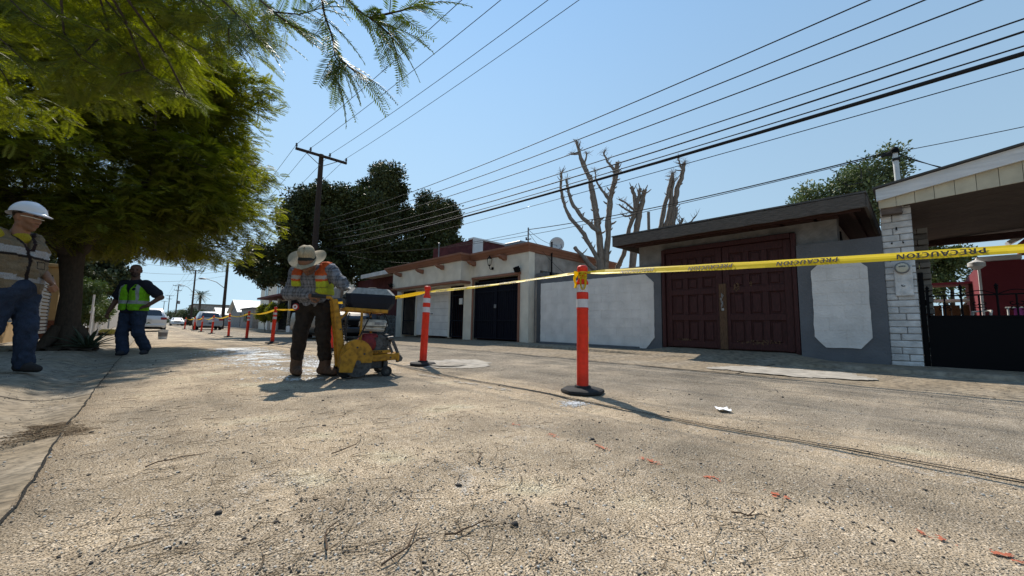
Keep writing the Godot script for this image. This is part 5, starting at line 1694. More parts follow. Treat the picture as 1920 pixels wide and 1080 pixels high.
	for k in 22:
		var a := k * 2.4
		var el := 1.1 - 1.9 * (k / 22.0)
		var d := Vector3(cos(a) * cos(el), sin(el), sin(a) * cos(el))
		var zz := d.cross(Vector3.UP).normalized()
		part(pm, "frond", M_frond(), M["palm_leaf"] if M.has("palm_leaf") else mat("palm_leaf", Color(0.07, 0.09, 0.035), 0.6), Vector3(0.05, 7.2, 0), Basis(d, zz.cross(d), zz))
	# two young trees and a yucca before the dark gates
	for f in [[Vector3(7.0, -0.2, -33.5), 1.0, "young yellow-green tree at the kerb before the dark gates, nearer one"], [Vector3(7.0, -0.25, -36.5), 0.85, "young yellow-green tree at the kerb before the dark gates, farther one"]]:
		var p: Vector3 = f[0]
		var r: float = f[1]
		broad_tree("young_tree", f[2], p, [[p + Vector3(0, 1.75, 0), Vector3(0.6, 0.5, 0.8) * r, 8], [p + Vector3(-0.3, 1.45, 0.3), Vector3(0.45, 0.35, 0.5) * r, 5], [p + Vector3(0.1, 1.2, -0.4), Vector3(0.5, 0.35, 0.5) * r, 5]], 26, leaf_clump_mesh(14, 0.13, 0.12, 10), 0.7, 1.2, Color(0.13, 0.15, 0.03), Color(0.3, 0.3, 0.05), M.leaf_yellow, 0.03, 90 + int(r * 10), "young trees at the kerb")
	var yu := thing("yucca", "spiky yucca leaning at the kerb before the dark gates", "plant", Vector3(7.05, -0.2, -28.6))
	part(yu, "stem", tube_mesh([Vector3(0.1, 0, 0.35), Vector3(0.02, 0.35, 0.1), Vector3(0, 0.75, 0)], [0.1, 0.09, 0.07], 8), M.bark)
	for k in 34:
		var a := k * 2.4
		var el := 1.35 - 1.9 * (k / 34.0)
		var d := Vector3(cos(a) * cos(el), sin(el), sin(a) * cos(el))
		part(yu, "leaf", tube_flat([Vector3(0, 0.78, 0), Vector3(0, 0.78, 0) + d * 0.35, Vector3(0, 0.72, 0) + d * 0.75], [0.02, 0.03, 0.003]), M.agave_leaf if k % 3 else M.palm_leaf)

func tube_flat(p: Array, r: Array) -> ArrayMesh:
	var b := B.new()
	b.tube(p, r, 5, true, 0.35)
	return b.mesh()

var palm_frond: ArrayMesh
func M_frond() -> ArrayMesh:
	if palm_frond == null:
		palm_frond = feather_mesh(16, 1.7, 0.7, 0.75, 0.09, 0.7)
	return palm_frond

# ---------------------------------------------------------------- left side, far street
func build_left_side() -> void:
	mat("tan_paint", Color(0.42, 0.28, 0.13), 0.9, tex.cloudy, 0.6, tex.fine, 0.4)
	mat("old_brick", Color(0.2, 0.075, 0.045), 0.95, tex.blotch, 1.5, tex.fine, 0.6)
	mat("slat_grey", Color(0.1, 0.105, 0.11), 0.6)
	var h := thing("tan_house", "tan house behind the left pavement, mostly hidden by the tree", "house", Vector3(-5.0, 0.05, -17.0))
	put(h, "wall", slab(Vector3(-5.0, 0.0, -27.0), Vector3(-4.8, 2.9, -3.0)), M.tan_paint)
	put(h, "roof", slab(Vector3(-9.0, 2.9, -27.2), Vector3(-4.4, 3.05, -2.8)), M.terracotta)
	put(h, "end_wall", slab(Vector3(-9.0, 0.0, -3.2), Vector3(-5.01, 2.9, -3.0)), M.tan_paint)
	for z in [-8.0, -12.5, -19.0]:
		var wi := put(h, "window", slab(Vector3(-4.79, 1.1, z - 0.6), Vector3(-4.77, 2.1, z + 0.6)), M.glass_dark)
		sub(wi, "frame", slab(Vector3(-4.765, 1.06, z - 0.03), Vector3(-4.75, 2.14, z + 0.03)), M.white_metal)
	# street fence in bays: low tan wall, tan post, grey slats
	for f in [[-9.0, -12.4, "nearest bay of the tan wall and grey slat fence on the left"], [-12.7, -16.2, "second bay of the tan wall and grey slat fence, behind the white helmet man"]]:
		var o := thing("slat_fence", f[2], "fence", Vector3(-2.35, 0.05, (f[0] + f[1]) * 0.5), 0.0, "bays of the tan fence")
		put(o, "base_wall", slab(Vector3(-2.45, 0.0, f[1]), Vector3(-2.3, 0.46, f[0])), M.tan_paint)
		put(o, "post", slab(Vector3(-2.5, 0.0, f[1] - 0.28), Vector3(-2.26, 2.0, f[1] - 0.003)), M.tan_paint)
		for k in 13:
			var y := 0.52 + k * 0.108
			put(o, "slat", slab(Vector3(-2.39, y, f[1] + 0.02), Vector3(-2.36, y + 0.07, f[0] - 0.02)), M.slat_grey)
	var p := thing("tan_pillar", "tall tan pillar with a worn brick foot between slat gates on the left", "pillar", Vector3(-2.38, 0.0, -20.0))
	part(p, "shaft", box_mesh(Vector3(0.34, 2.02, 0.34), 0.015, Vector3(0, 1.27, 0)), M.tan_paint)
	part(p, "capital", box_mesh(Vector3(0.44, 0.12, 0.44), 0.02, Vector3(0, 2.34, 0)), M.tan_paint)
	for r in 7:
		for k in 2:
			var sh := 0.02 if r % 2 else -0.02
			part(p, "brick", box_mesh(Vector3(0.2, 0.078, 0.4), 0.008, Vector3(-0.1 + k * 0.205 + sh, -0.06 + r * 0.088, 0)), M.old_brick)
	for f in [[-16.8, -19.75, "slat gate between the second tan post and the brick-footed pillar"], [-20.3, -22.0, "slat gate beyond the brick-footed pillar"]]:
		var o := thing("slat_gate", f[2], "gate", Vector3(-2.36, 0.0, (f[0] + f[1]) * 0.5), 0.0, "slat gates on the left")
		for k in 17:
			var y := 0.1 + k * 0.11
			put(o, "slat", slab(Vector3(-2.38, y, f[1] + 0.02), Vector3(-2.355, y + 0.075, f[0] - 0.02)), M.slat_grey)
		for z in [f[0] - 0.03, f[1] + 0.03, (f[0] + f[1]) * 0.5]:
			put(o, "stile", slab(Vector3(-2.41, 0.05, z - 0.025), Vector3(-2.382, 2.0, z + 0.025)), M.black_metal)
	# white picket fence with the bush
	var pf := thing("picket_fence", "white picket fence overgrown by the bush beyond the tree trunk", "fence", Vector3(-1.6, -0.12, -24.0))
	for k in 12:
		put(pf, "picket", slab(Vector3(-1.55, -0.12, -21.6 - k * 0.42), Vector3(-1.5, 1.05 if k % 4 else 1.5, -21.5 - k * 0.42)), M.white_paint)
	for y in [0.25, 0.8]:
		put(pf, "rail", slab(Vector3(-1.585, y, -26.4), Vector3(-1.555, y + 0.07, -21.4)), M.white_paint)
	var wh := thing("white_annex", "low white building with tiled roof edge behind the bush", "house", Vector3(-3.4, -0.1, -27.5))
	put(wh, "wall", slab(Vector3(-4.8, -0.1, -30.5), Vector3(-2.2, 2.35, -27.2)), M.white_paint)
	var rb := B.new()
	rb.box(Vector3(-3.3, 2.65, -28.8), Vector3(3.0, 0.08, 4.2), Basis(Vector3.BACK, -0.3))
	put(wh, "roof", rb.mesh(), M.terracotta)
	put(wh, "fascia", box_mesh(Vector3(3.0, 0.1, 0.04)), M.white_paint).transform = Transform3D(Basis(Vector3.BACK, -0.3), Vector3(-3.3, 2.6, -26.67) - wh.position)
	var b := B.new()
	b.sheet(9, 14, func(i, j): return Vector3(-1.85 + i * 0.1, ground_y(-0.3, -26.5) + 0.1 + 0.16 * sin(PI * i / 8.0) * (0.7 + 0.5 * nz(i, j, 0.6)), -28.4 + j * 0.28))
	structure("earth_mound", b.mesh(), M.soil)
	var g := RandomNumberGenerator.new()
	g.seed = 19
	var xfs := []
	var cols := []
	for k in 900:
		var q := Vector3(g.randf_range(-1.8, -1.05), 0, g.randf_range(-28.2, -24.9))
		q.y = ground_y(-0.3, q.z) + 0.12
		xfs.append(Transform3D(Basis(Vector3.UP, g.randf() * TAU).scaled(Vector3.ONE * g.randf_range(0.6, 1.3)), q))
		cols.append(Color(0.2, 0.17, 0.05).lerp(Color(0.34, 0.26, 0.1), g.randf()))
	var tb := B.new()
	for k in 6:
		var a := k * 1.05
		var d := Vector3(cos(a), 0, sin(a))
		tb.quad(d * 0.01 - d.cross(Vector3.UP) * 0.006, d * 0.01 + d.cross(Vector3.UP) * 0.006, d * 0.08 + Vector3(0, 0.16, 0) + d.cross(Vector3.UP) * 0.002, d * 0.08 + Vector3(0, 0.16, 0) - d.cross(Vector3.UP) * 0.002, Vector3.UP)
	var gr := stuff(self, "dry_grass", tb.mesh(), M.leaf_mid, xfs, cols)
	tag(gr, "dry yellow grass on the mound beyond the picket fence", "grass")
	# garden walls continue down the left side
	for f in [[-33.0, -44.0, 1.4, "pale garden wall far down the left pavement"], [-46.0, -62.0, 2.2, "far pale wall on the left, near the parked white car"]]:
		var o := thing("garden_wall", f[3], "wall", Vector3(-2.3, -0.4, (f[0] + f[1]) * 0.5))
		put(o, "wall", slab(Vector3(-2.4, -0.7, f[1]), Vector3(-2.2, f[2], f[0])), M.beige_stucco)
		put(o, "coping", slab(Vector3(-2.44, f[2] + 0.002, f[1]), Vector3(-2.16, f[2] + 0.08, f[0])), M.white_paint)

func simple_house(called: String, label: String, a: Vector3, c: Vector3, wall: Material, roof: Material, gable: float, wins: Array) -> Node3D:
	# walls in a box from a to c; gable > 0 gives a pitched roof whose ridge runs across the street
	var base := Vector3((a.x + c.x) * 0.5, a.y, (a.z + c.z) * 0.5)
	var o := thing(called, label, "house", base)
	put(o, "wall", slab(a, c), wall)
	if gable > 0.0:
		var b := B.new()
		var zm := (a.z + c.z) * 0.5
		for s in [-1.0, 1.0]:
			var ze: float = zm + s * (absf(c.z - a.z) * 0.5 + 0.4)
			for off in [0.0, 0.1]:
				b.quad(Vector3(a.x - 0.4, c.y + gable + off, zm), Vector3(c.x + 0.4, c.y + gable + off, zm), Vector3(c.x + 0.4, c.y - 0.05 + off, ze), Vector3(a.x - 0.4, c.y - 0.05 + off, ze), Vector3(0, 1 if off > 0 else -1, 0))
			b.quad(Vector3(a.x - 0.4, c.y - 0.05, ze), Vector3(c.x + 0.4, c.y - 0.05, ze), Vector3(c.x + 0.4, c.y + 0.05, ze), Vector3(a.x - 0.4, c.y + 0.05, ze), Vector3(0, 0, s))
			for xx in [a.x - 0.4, c.x + 0.4]:
				b.quad(Vector3(xx, c.y + gable, zm), Vector3(xx, c.y + gable + 0.1, zm), Vector3(xx, c.y + 0.05, ze), Vector3(xx, c.y - 0.05, ze), Vector3(-1 if xx < a.x else 1, 0, 0))
		put(o, "roof", b.mesh(), roof)
		var gb := B.new()
		for xx in [a.x + 0.003, c.x - 0.003]:
			gb.tri(Vector3(xx, c.y, a.z), Vector3(xx, c.y, c.z), Vector3(xx, c.y + gable, zm), Vector3(-1 if xx < base.x else 1, 0, 0))
		put(o, "gable_wall", gb.mesh(), wall)
	else:
		put(o, "roof", slab(Vector3(a.x - 0.15, c.y + 0.003, a.z - 0.15), Vector3(c.x + 0.15, c.y + 0.16, c.z + 0.15)), roof)
	for w in wins:
		var wi := put(o, "window", slab(w[0], w[1]), M.glass_dark)
		var m: Vector3 = (w[0] + w[1]) * 0.5
		sub(wi, "frame", slab(Vector3(w[0].x - 0.02, w[0].y, m.z - 0.03), Vector3(w[0].x - 0.002, w[1].y, m.z + 0.03)) if absf(w[0].x - w[1].x) < 0.1 else slab(Vector3(m.x - 0.03, w[0].y, w[1].z + 0.002), Vector3(m.x + 0.03, w[1].y, w[1].z + 0.02)), M.white_metal)
	return o

func build_far_street() -> void:
	# row on the right beyond the dark trees
	var o := simple_house("pale_house", "pale two storey house behind the hanging crown, beyond the dark trees", Vector3(8.6, -0.4, -48), Vector3(14, 5.2, -36.5), M.white_stucco, M.roof_tar, 0.0, [[Vector3(8.57, 3.2, -46), Vector3(8.598, 4.3, -44.6)], [Vector3(8.57, 3.2, -41), Vector3(8.598, 4.3, -39.6)]])
	var c := thing("dark_gate_house", "house front with dark gates, white posts and a dark red canopy beyond the dark trees", "house", Vector3(8.2, -0.2, -32))
	put(c, "wall", slab(Vector3(8.9, -0.3, -36.4), Vector3(9.1, 2.9, -25.5)), M.grey_stucco)
	put(c, "canopy", slab(Vector3(6.9, 2.55, -40.0), Vector3(9.3, 2.7, -29.4)), M.dark_red_wall)
	for z in [-29.8, -33.2, -36.6, -40.0]:
		put(c, "post", slab(Vector3(7.8, -0.3, z - 0.14), Vector3(8.05, 2.549, z + 0.14)), M.white_paint)
	for f in [[-30.0, -33.0], [-33.4, -36.4]]:
		var gt := put(c, "gate", slab(Vector3(7.92, 0.0, f[1]), Vector3(7.95, 2.3, f[0])), M.black_metal)
		for k in 12:
			sub(gt, "bar", slab(Vector3(7.89, 0.0, f[1] + 0.12 + k * 0.24), Vector3(7.915, 2.35, f[1] + 0.15 + k * 0.24)), M.navy_metal)
	for z in [-28.9, -30.6]:
		var pot := thing("white_planter", "white planter box beside the yucca, %s one" % ("nearer" if z > -30.0 else "farther"), "planter", Vector3(7.5, -0.15, z), 0.0, "white planters by the dark gates")
		part(pot, "box", box_mesh(Vector3(0.5, 0.5, 0.9), 0.02, Vector3(0, 0.25, 0)), M.white_paint)
		part(pot, "earth", box_mesh(Vector3(0.42, 0.02, 0.8), 0.0, Vector3(0, 0.505, 0)), M.soil)
	simple_house("grey_gate_house", "low grey house with gate behind the young trees", Vector3(8.2, -0.5, -56), Vector3(13, 2.0, -49), M.grey_stucco, M.roof_tar, 0.0, [[Vector3(8.17, 0.6, -54), Vector3(8.198, 1.6, -52)]])
	simple_house("white_roof_house", "house with broad white pitched roof down the right side", Vector3(8.4, -0.6, -66), Vector3(15, 1.75, -58), M.grey_stucco, M.white_metal, 1.6, [])
	simple_house("small_white_roof_house", "smaller white roofed house farther down the right side", Vector3(8.2, -0.8, -82), Vector3(13, 1.6, -75), M.grey_stucco, M.white_metal, 1.1, [])
	simple_house("beige_building", "long flat beige building closing the right side far down the street", Vector3(7.6, -1.2, -128), Vector3(21, 4.3, -112), M.beige_stucco, M.roof_tar, 0.0, [[Vector3(9.4, 0.8, -112.03), Vector3(10.6, 2.2, -111.998)], [Vector3(13, 0.8, -112.03), Vector3(14.2, 2.2, -111.998)]])
	simple_house("far_left_house", "pale house at the far left end of the street", Vector3(-9, -1.2, -140), Vector3(-3.5, 2.2, -128), M.white_stucco, M.roof_tar, 0.0, [])
	var bk := thing("paint_bucket", "white plastic bucket standing on the road behind the parked white car", "bucket", Vector3(0.52, ground_y(0.5, -20.8), -20.8))
	part(bk, "body", lathe_mesh([Vector2(0, 0.0), Vector2(0.13, 0.0), Vector2(0.135, 0.02), Vector2(0.15, 0.34), Vector2(0.158, 0.345), Vector2(0.158, 0.37), Vector2(0.148, 0.37), Vector2(0.13, 0.03), Vector2(0, 0.03)], 22), M.white_metal)
	part(bk, "handle", tube_mesh([Vector3(-0.155, 0.34, 0), Vector3(-0.13, 0.24, 0.11), Vector3(0, 0.18, 0.17), Vector3(0.13, 0.24, 0.11), Vector3(0.155, 0.34, 0)], 0.006, 6), M.grey_metal)
	part(bk, "band", lathe_mesh([Vector2(0.141, 0.1), Vector2(0.149, 0.27)], 22), M.grey_metal, Vector3(0, 0, 0))

# ---------------------------------------------------------------- poles and wires
func utility_pole(base: Vector3, hgt: float, label: String, arms: int, lamp := false, transformer := false) -> Node3D:
	var o := thing("utility_pole", label, "utility pole", base, 0.0, "utility poles along the right kerb")
	part(o, "shaft", tube_mesh([Vector3(0, 0, 0), Vector3(0, hgt * 0.5, 0), Vector3(0, hgt, 0)], [0.17, 0.14, 0.11], 12), M.pole_wood)
	for a in arms:
		var y := hgt - 0.12 - a * 1.3
		var w := 1.2 if a == 0 else 0.8
		var arm := part(o, "crossarm", box_mesh(Vector3(w * 2.0, 0.12, 0.1), 0.01, Vector3(0, y, 0.13)), M.pole_wood)
		for x in [-0.97, -0.45, 0.3, 0.97]:
			part(arm, "insulator", lathe_at(Vector3(x * w, y + 0.06, 0.13), [Vector2(0.018, 0), Vector2(0.018, 0.04), Vector2(0.05, 0.05), Vector2(0.052, 0.1), Vector2(0.032, 0.12), Vector2(0.046, 0.15), Vector2(0.04, 0.2), Vector2(0, 0.215)], 12), M.insulator)
		for s in [-1.0, 1.0]:
			part(o, "brace", tube_mesh([Vector3(s * 0.62 * w, y - 0.05, 0.13), Vector3(s * 0.05, y - 0.5, 0.1)], 0.018, 6), M.grey_metal)
	if lamp:
		part(o, "lamp_arm", tube_mesh([Vector3(-0.1, hgt * 0.6, 0), Vector3(-0.8, hgt * 0.68, 0), Vector3(-1.7, hgt * 0.72, 0)], 0.035, 7), M.grey_metal)
		var hd := B.new()
		hd.ball(Vector3(-1.95, hgt * 0.715, 0), Vector3(0.35, 0.09, 0.14), 12, 7)
		part(o, "lamp_head", hd.mesh(), M.grey_metal)
	if transformer:
		part(o, "transformer", lathe_at(Vector3(0.4, hgt * 0.52, 0), [Vector2(0, 0), Vector2(0.28, 0.0), Vector2(0.3, 0.06), Vector2(0.3, 0.8), Vector2(0.2, 0.9), Vector2(0, 0.92)], 16), M.grey_metal)
	return o

func wire(o: Node3D, called: String, s: Vector3, e: Vector3, sag: float, r: float, n := 24) -> MeshInstance3D:
	var p := []
	for i in n + 1:
		var t := float(i) / n
		p.append(s.lerp(e, t) - Vector3(0, sag * 4.0 * t * (1.0 - t), 0))
	return put(o, called, tube_mesh(p, r, 5), M.cable)

func lone_wire(label: String, s: Vector3, e: Vector3, sag: float, r: float, called := "overhead_wire", group := "overhead wires") -> void:
	var o := thing(called, label, "wire" if r < 0.012 else "cable", s, 0.0, group)
	wire(o, "strand", s, e, sag, r)

func build_poles_and_wires() -> void:
	var y0 := ground_y(5.7, -20.0)
	utility_pole(Vector3(5.68, y0, -20.13), 9.0 - y0, "tall dark wooden utility pole with four insulators behind the straw hat worker", 1)
	var far := [[-50.0, 7.0, "utility pole with street lamp arm in the gap under the crown, second along the kerb", 0, true, false], [-90.0, 9.9, "utility pole with wide crossarm left of the lamp pole, third along the kerb", 1, true, false], [-143.0, 10.6, "far utility pole with two crossarms and a transformer", 2, false, true], [-200.0, 10.5, "next to last utility pole at the end of the street", 2, false, false], [-262.0, 10.5, "last and smallest utility pole at the end of the street", 1, false, false]]
	for f in far:
		var gy := ground_y(5.9, f[0])
		utility_pole(Vector3(5.75, gy, f[0]), f[1] - gy * 0.6, f[2], f[3], f[4], f[5])
	# upper lines towards the camera
	var xs := [-1.16, -0.54, 0.36, 1.16]
	var tops := [[Vector3(4.52, 9.1, -20), Vector3(5.66, 9.1, 14)], [Vector3(5.14, 9.12, -20), Vector3(6.3, 9.0, 14)], [Vector3(6.04, 9.1, -20), Vector3(6.8, 8.9, 14)], [Vector3(6.84, 9.14, -20), Vector3(7.4, 9.1, 14)]]
	var names := ["leftmost", "second", "third", "rightmost"]
	for k in 4:
		lone_wire("%s of the four high wires running from the crossarm over the camera" % names[k], tops[k][0], tops[k][1], 0.62 if k < 3 else 0.5, 0.009)
		lone_wire("%s of the four wires running from the first crossarm on down the street" % names[k], tops[k][0], Vector3(5.75 + xs[k], 9.8, -89.9), 1.2, 0.009)
		lone_wire("%s of the wires between the far crossarms" % names[k], Vector3(5.75 + xs[k], 9.8, -89.9), Vector3(5.75 + xs[k], 10.4, -143), 1.0, 0.012)
		lone_wire("%s of the wires between the two smallest poles" % names[k], Vector3(5.75 + xs[k], 10.4, -143), Vector3(5.75 + xs[k], 10.3, -200), 1.0, 0.014)
	# lower lines with the thick cable
	var low := [[Vector3(5.86, 5.62, -20.0), Vector3(6.2, 5.2, 14), 0.78, 0.009, "topmost of the low wires crossing the dark trees"], [Vector3(5.88, 5.38, -20.0), Vector3(6.2, 4.97, 14), 0.83, 0.009, "second of the low wires from the top"], [Vector3(5.90, 5.09, -20.0), Vector3(6.2, 4.66, 14), 0.78, 0.009, "third of the low wires from the top"], [Vector3(6.13, 4.91, -20.0), Vector3(6.24, 4.25, 14), 0.76, 0.009, "fourth of the low wires, just above the paired lines"], [Vector3(6.22, 4.71, -20.0), Vector3(6.2, 4.18, 14), 0.77, 0.012, "fifth low wire, running close above the thick black cable"], [Vector3(6.50, 4.38, -20.0), Vector3(6.1, 3.6, 14), 0.48, 0.026, "thick black cable sweeping across the sky to the right"], [Vector3(6.5, 4.46, -20.0), Vector3(6.1, 3.68, 14), 0.48, 0.009, "thin carrier wire just above the thick black cable"], [Vector3(6.52, 3.95, -20.0), Vector3(6.0, 3.3, 14), 0.3, 0.006, "faint lowest wire under the thick black cable"]]
	for l in low:
		lone_wire(l[4], l[0], l[1], l[2], l[3])
	# service drops
	lone_wire("twisted service cable from the mast to the left over the garage roof", Vector3(8.3, 3.45, -0.12), Vector3(8.1, 3.5, -7.9), 0.12, 0.011, "service_cable", "service cables")
	lone_wire("second service cable from the mast, sagging over the garage roof", Vector3(8.3, 3.42, -0.14), Vector3(7.4, 4.3, -20.1), 0.5, 0.007, "service_cable", "service cables")
	lone_wire("service cable from the white house pole to the far street pole", Vector3(8.1, 3.45, -7.92), Vector3(5.9, 4.2, -20.1), 0.35, 0.007, "service_cable", "service cables")
	lone_wire("drooping cable from the dark trees to the white house cornice", Vector3(5.85, 4.4, -20.1), Vector3(8.3, 3.1, -13.2), 0.3, 0.007, "service_cable", "service cables")
	lone_wire("cable from the white house pole to the roof dish", Vector3(8.1, 3.5, -7.92), Vector3(10.0, 3.4, -8.4), 0.1, 0.006, "service_cable", "service cables")
	lone_wire("cable dropping from the house pole to the panelled wall", Vector3(8.1, 3.4, -7.9), Vector3(9.3, 2.2, -7.4), 0.1, 0.006, "service_cable", "service cables")
	lone_wire("upper cable from the mast to the right", Vector3(8.3, 3.42, -0.1), Vector3(8.5, 3.6, 5.0), 0.1, 0.006, "service_cable", "service cables")
	lone_wire("lower cable from the mast down to the carport roof", Vector3(8.3, 3.4, -0.09), Vector3(8.6, 2.95, 0.6), 0.02, 0.007, "service_cable", "service cables")
	lone_wire("second lower cable from the mast down to the carport roof", Vector3(8.3, 3.36, -0.09), Vector3(8.9, 2.98, 0.8), 0.03, 0.005, "service_cable", "service cables")
	var lp := thing("cable_loop", "two hanging loops of black cable left of the service mast", "cable", Vector3(8.28, 3.3, -0.7))
	part(lp, "strand", tube_mesh([Vector3(0, 0.07, -0.2), Vector3(0.02, 0.0, -0.12), Vector3(0.02, -0.15, -0.1), Vector3(0.02, -0.26, 0.0), Vector3(0.0, -0.27, 0.2)], 0.006, 6), M.cable)
	part(lp, "strand", tube_mesh([Vector3(0, 0.1, 0.1), Vector3(0.02, 0.04, 0.17), Vector3(0.02, -0.1, 0.19), Vector3(0.02, -0.2, 0.18)], 0.006, 6), M.cable)
	for k in 3:
		lone_wire("%s of the slack wires crossing the street behind the lime vest man" % ["highest", "middle", "lowest"][k], Vector3(5.75, 6.4 - k * 0.5, -50), Vector3(-3.6, 5.6 - k * 0.9, -44), 0.5, 0.011)

# ---------------------------------------------------------------- cars
func loft(b: B, rows: Array) -> void:
	# rows of equal length, smooth normals, ends closed
	var m := rows.size()
	var n: int = rows[0].size()
	var first := b.v.size()
	for i in m:
		var mid := Vector3.ZERO
		for q in rows[i]:
			mid += q / n
		for k in n:
			var u: Vector3 = rows[mini(i + 1, m - 1)][k] - rows[maxi(i - 1, 0)][k]
			var w: Vector3 = rows[i][mini(k + 1, n - 1)] - rows[i][maxi(k - 1, 0)]
			var g := u.cross(w).normalized()
			if g.dot(rows[i][k] - mid) < 0.0:
				g = -g
			b.vert(rows[i][k], g)
	for i in m - 1:
		for k in n - 1:
			var a := first + i * n + k
			b.face(a, a + 1, a + n + 1)
			b.face(a, a + n + 1, a + n)
	for e in [0, m - 1]:
		var mid := Vector3.ZERO
		for q in rows[e]:
			mid += q / n
		var d: Vector3 = (rows[0][0] - rows[1][0]) if e == 0 else (rows[m - 1][0] - rows[m - 2][0])
		for k in n - 1:
			b.tri(mid, rows[e][k], rows[e][k + 1], Vector3(0, 0, signf(d.z)))

func car(called: String, label: String, cat: String, at: Vector3, turn: float, paint: Color, st: Array, W: float, rear_up: bool) -> Node3D:
	# st: stations [z, y_top, belt_y, roof_half] from front (-z) to rear (+z)
	var o := thing(called, label, cat, at, turn, "parked cars")
	var pm := mat(called + "_paint" + str(at.z), paint, 0.3, null, 1, null, 0, {"clearcoat_enabled": true, "clearcoat": 0.6, "metallic": 0.15})
	var h := W * 0.5
	var rows := []
	for s in st:
		var top: float = s[1]
		var belt: float = minf(s[2], top - 0.02)
		var rh: float = s[3] * h
		var row := []
		var pts := [Vector2(h * 0.86, 0.27), Vector2(h * 0.97, 0.36), Vector2(h, 0.58), Vector2(h * 0.985, belt - 0.06), Vector2(h * 0.955, belt), Vector2(lerpf(h * 0.955, rh, 0.85), lerpf(belt, top, 0.82)), Vector2(rh * 0.93, top - 0.02), Vector2(rh * 0.5, top)]
		for p in pts:
			row.append(Vector3(p.x, p.y, s[0]))
		for k in range(pts.size() - 1, -1, -1):
			row.append(Vector3(-pts[k].x, pts[k].y, s[0]))
		rows.append(row)
	var b := B.new()
	loft(b, rows)
	part(o, "body", b.mesh(), pm)
	# glass: side windows between stations that have a roof, front and rear panes on the slopes
	for i in st.size() - 1:
		var a: Array = rows[i]
		var c: Array = rows[i + 1]
		var roofed := [st[i][1] - st[i][2] > 0.35, st[i + 1][1] - st[i + 1][2] > 0.35]
		if roofed[0] and roofed[1]:
			for s in [0, 1]:
				var k4 := 4 if s == 0 else 11
				var k5 := 5 if s == 0 else 10
				var off := Vector3(0.008 if s == 0 else -0.008, 0, 0)
				var gb := B.new()
				var q := [a[k4] + Vector3(0, 0.04, 0.05), c[k4] + Vector3(0, 0.04, -0.05), c[k5] + Vector3(0, -0.03, -0.05), a[k5] + Vector3(0, -0.03, 0.05)]
				gb.quad(q[0] + off, q[1] + off, q[2] + off, q[3] + off, off)
				part(o, "side_window", gb.mesh(), M.glass_dark)
		elif roofed[0] != roofed[1]:
			var lo: Array = a if roofed[1] else c
			var hi: Array = c if roofed[1] else a
			var nn := Vector3(0, 0.6, -1 if roofed[1] else 1).normalized()
			var gb := B.new()
			var l0: Vector3 = (lo[6] as Vector3).lerp(hi[6], 0.1)
			var h0: Vector3 = (lo[6] as Vector3).lerp(hi[6], 0.88)
			gb.quad(Vector3(l0.x * 0.92, l0.y, l0.z) + nn * 0.014, Vector3(-l0.x * 0.92, l0.y, l0.z) + nn * 0.014, Vector3(-h0.x * 0.88, h0.y, h0.z) + nn * 0.014, Vector3(h0.x * 0.88, h0.y, h0.z) + nn * 0.014, nn)
			part(o, "windscreen" if roofed[1] else "rear_window", gb.mesh(), M.glass_dark)
	var zf: float = st[0][0]
	var zr: float = st[st.size() - 1][0]
	var red: Material = M["tail_red"] if M.has("tail_red") else mat("tail_red", Color(0.25, 0.01, 0.015), 0.2)
	for s in [-1.0, 1.0]:
		part(o, "tail_light", box_mesh(Vector3(0.32, 0.17, 0.06), 0.02, Vector3(s * (h - 0.17), 0.95 if rear_up else 0.75, zr - 0.02)), red)
		part(o, "headlight", box_mesh(Vector3(0.36, 0.15, 0.08), 0.03, Vector3(s * (h - 0.24), 0.72, zf + 0.035)), M.lamp_glass)
		var mb := B.new()
		mb.ball(Vector3(s * (h + 0.1), 1.02, zf + 1.55), Vector3(0.12, 0.09, 0.06), 10, 7)
		part(o, "mirror", mb.mesh(), pm)
		for z in [zf + 0.85, zr - 0.85]:
			var wb := B.new()
			var xf := Transform3D(Basis(Vector3.BACK, PI / 2), Vector3(s * (h - 0.1), 0.33, z))
			wb.lathe([Vector2(0.2, -0.11), Vector2(0.3, -0.11), Vector2(0.335, -0.08), Vector2(0.335, 0.08), Vector2(0.3, 0.11), Vector2(0.2, 0.11)], 22, xf)
			var wh := part(o, "wheel", wb.mesh(), M.rubber)
			var rb := B.new()
			rb.lathe([Vector2(0.0, -0.09), Vector2(0.06, -0.095), Vector2(0.2, -0.075), Vector2(0.205, 0.075), Vector2(0.06, 0.095), Vector2(0.0, 0.09)], 10, xf)
			part(wh, "rim", rb.mesh(), M.steel)
	part(o, "rear_bumper", box_mesh(Vector3(W * 0.93, 0.22, 0.1), 0.04, Vector3(0, 0.45, zr + 0.01)), pm)
	part(o, "front_bumper", box_mesh(Vector3(W * 0.93, 0.22, 0.1), 0.04, Vector3(0, 0.42, zf - 0.01)), pm)
	part(o, "grille", box_mesh(Vector3(W * 0.5, 0.2, 0.04), 0.01, Vector3(0, 0.7, zf - 0.005)), M.black_metal)
	part(o, "licence_plate", box_mesh(Vector3(0.32, 0.16, 0.02), 0.004, Vector3(0, 0.82 if rear_up else 0.6, zr + 0.015)), M.white_metal)
	part(o, "underbody", box_mesh(Vector3(W * 0.8, 0.12, zr - zf - 0.5), 0.0, Vector3(0, 0.25, (zr + zf) * 0.5)), M.black_metal)
	return o

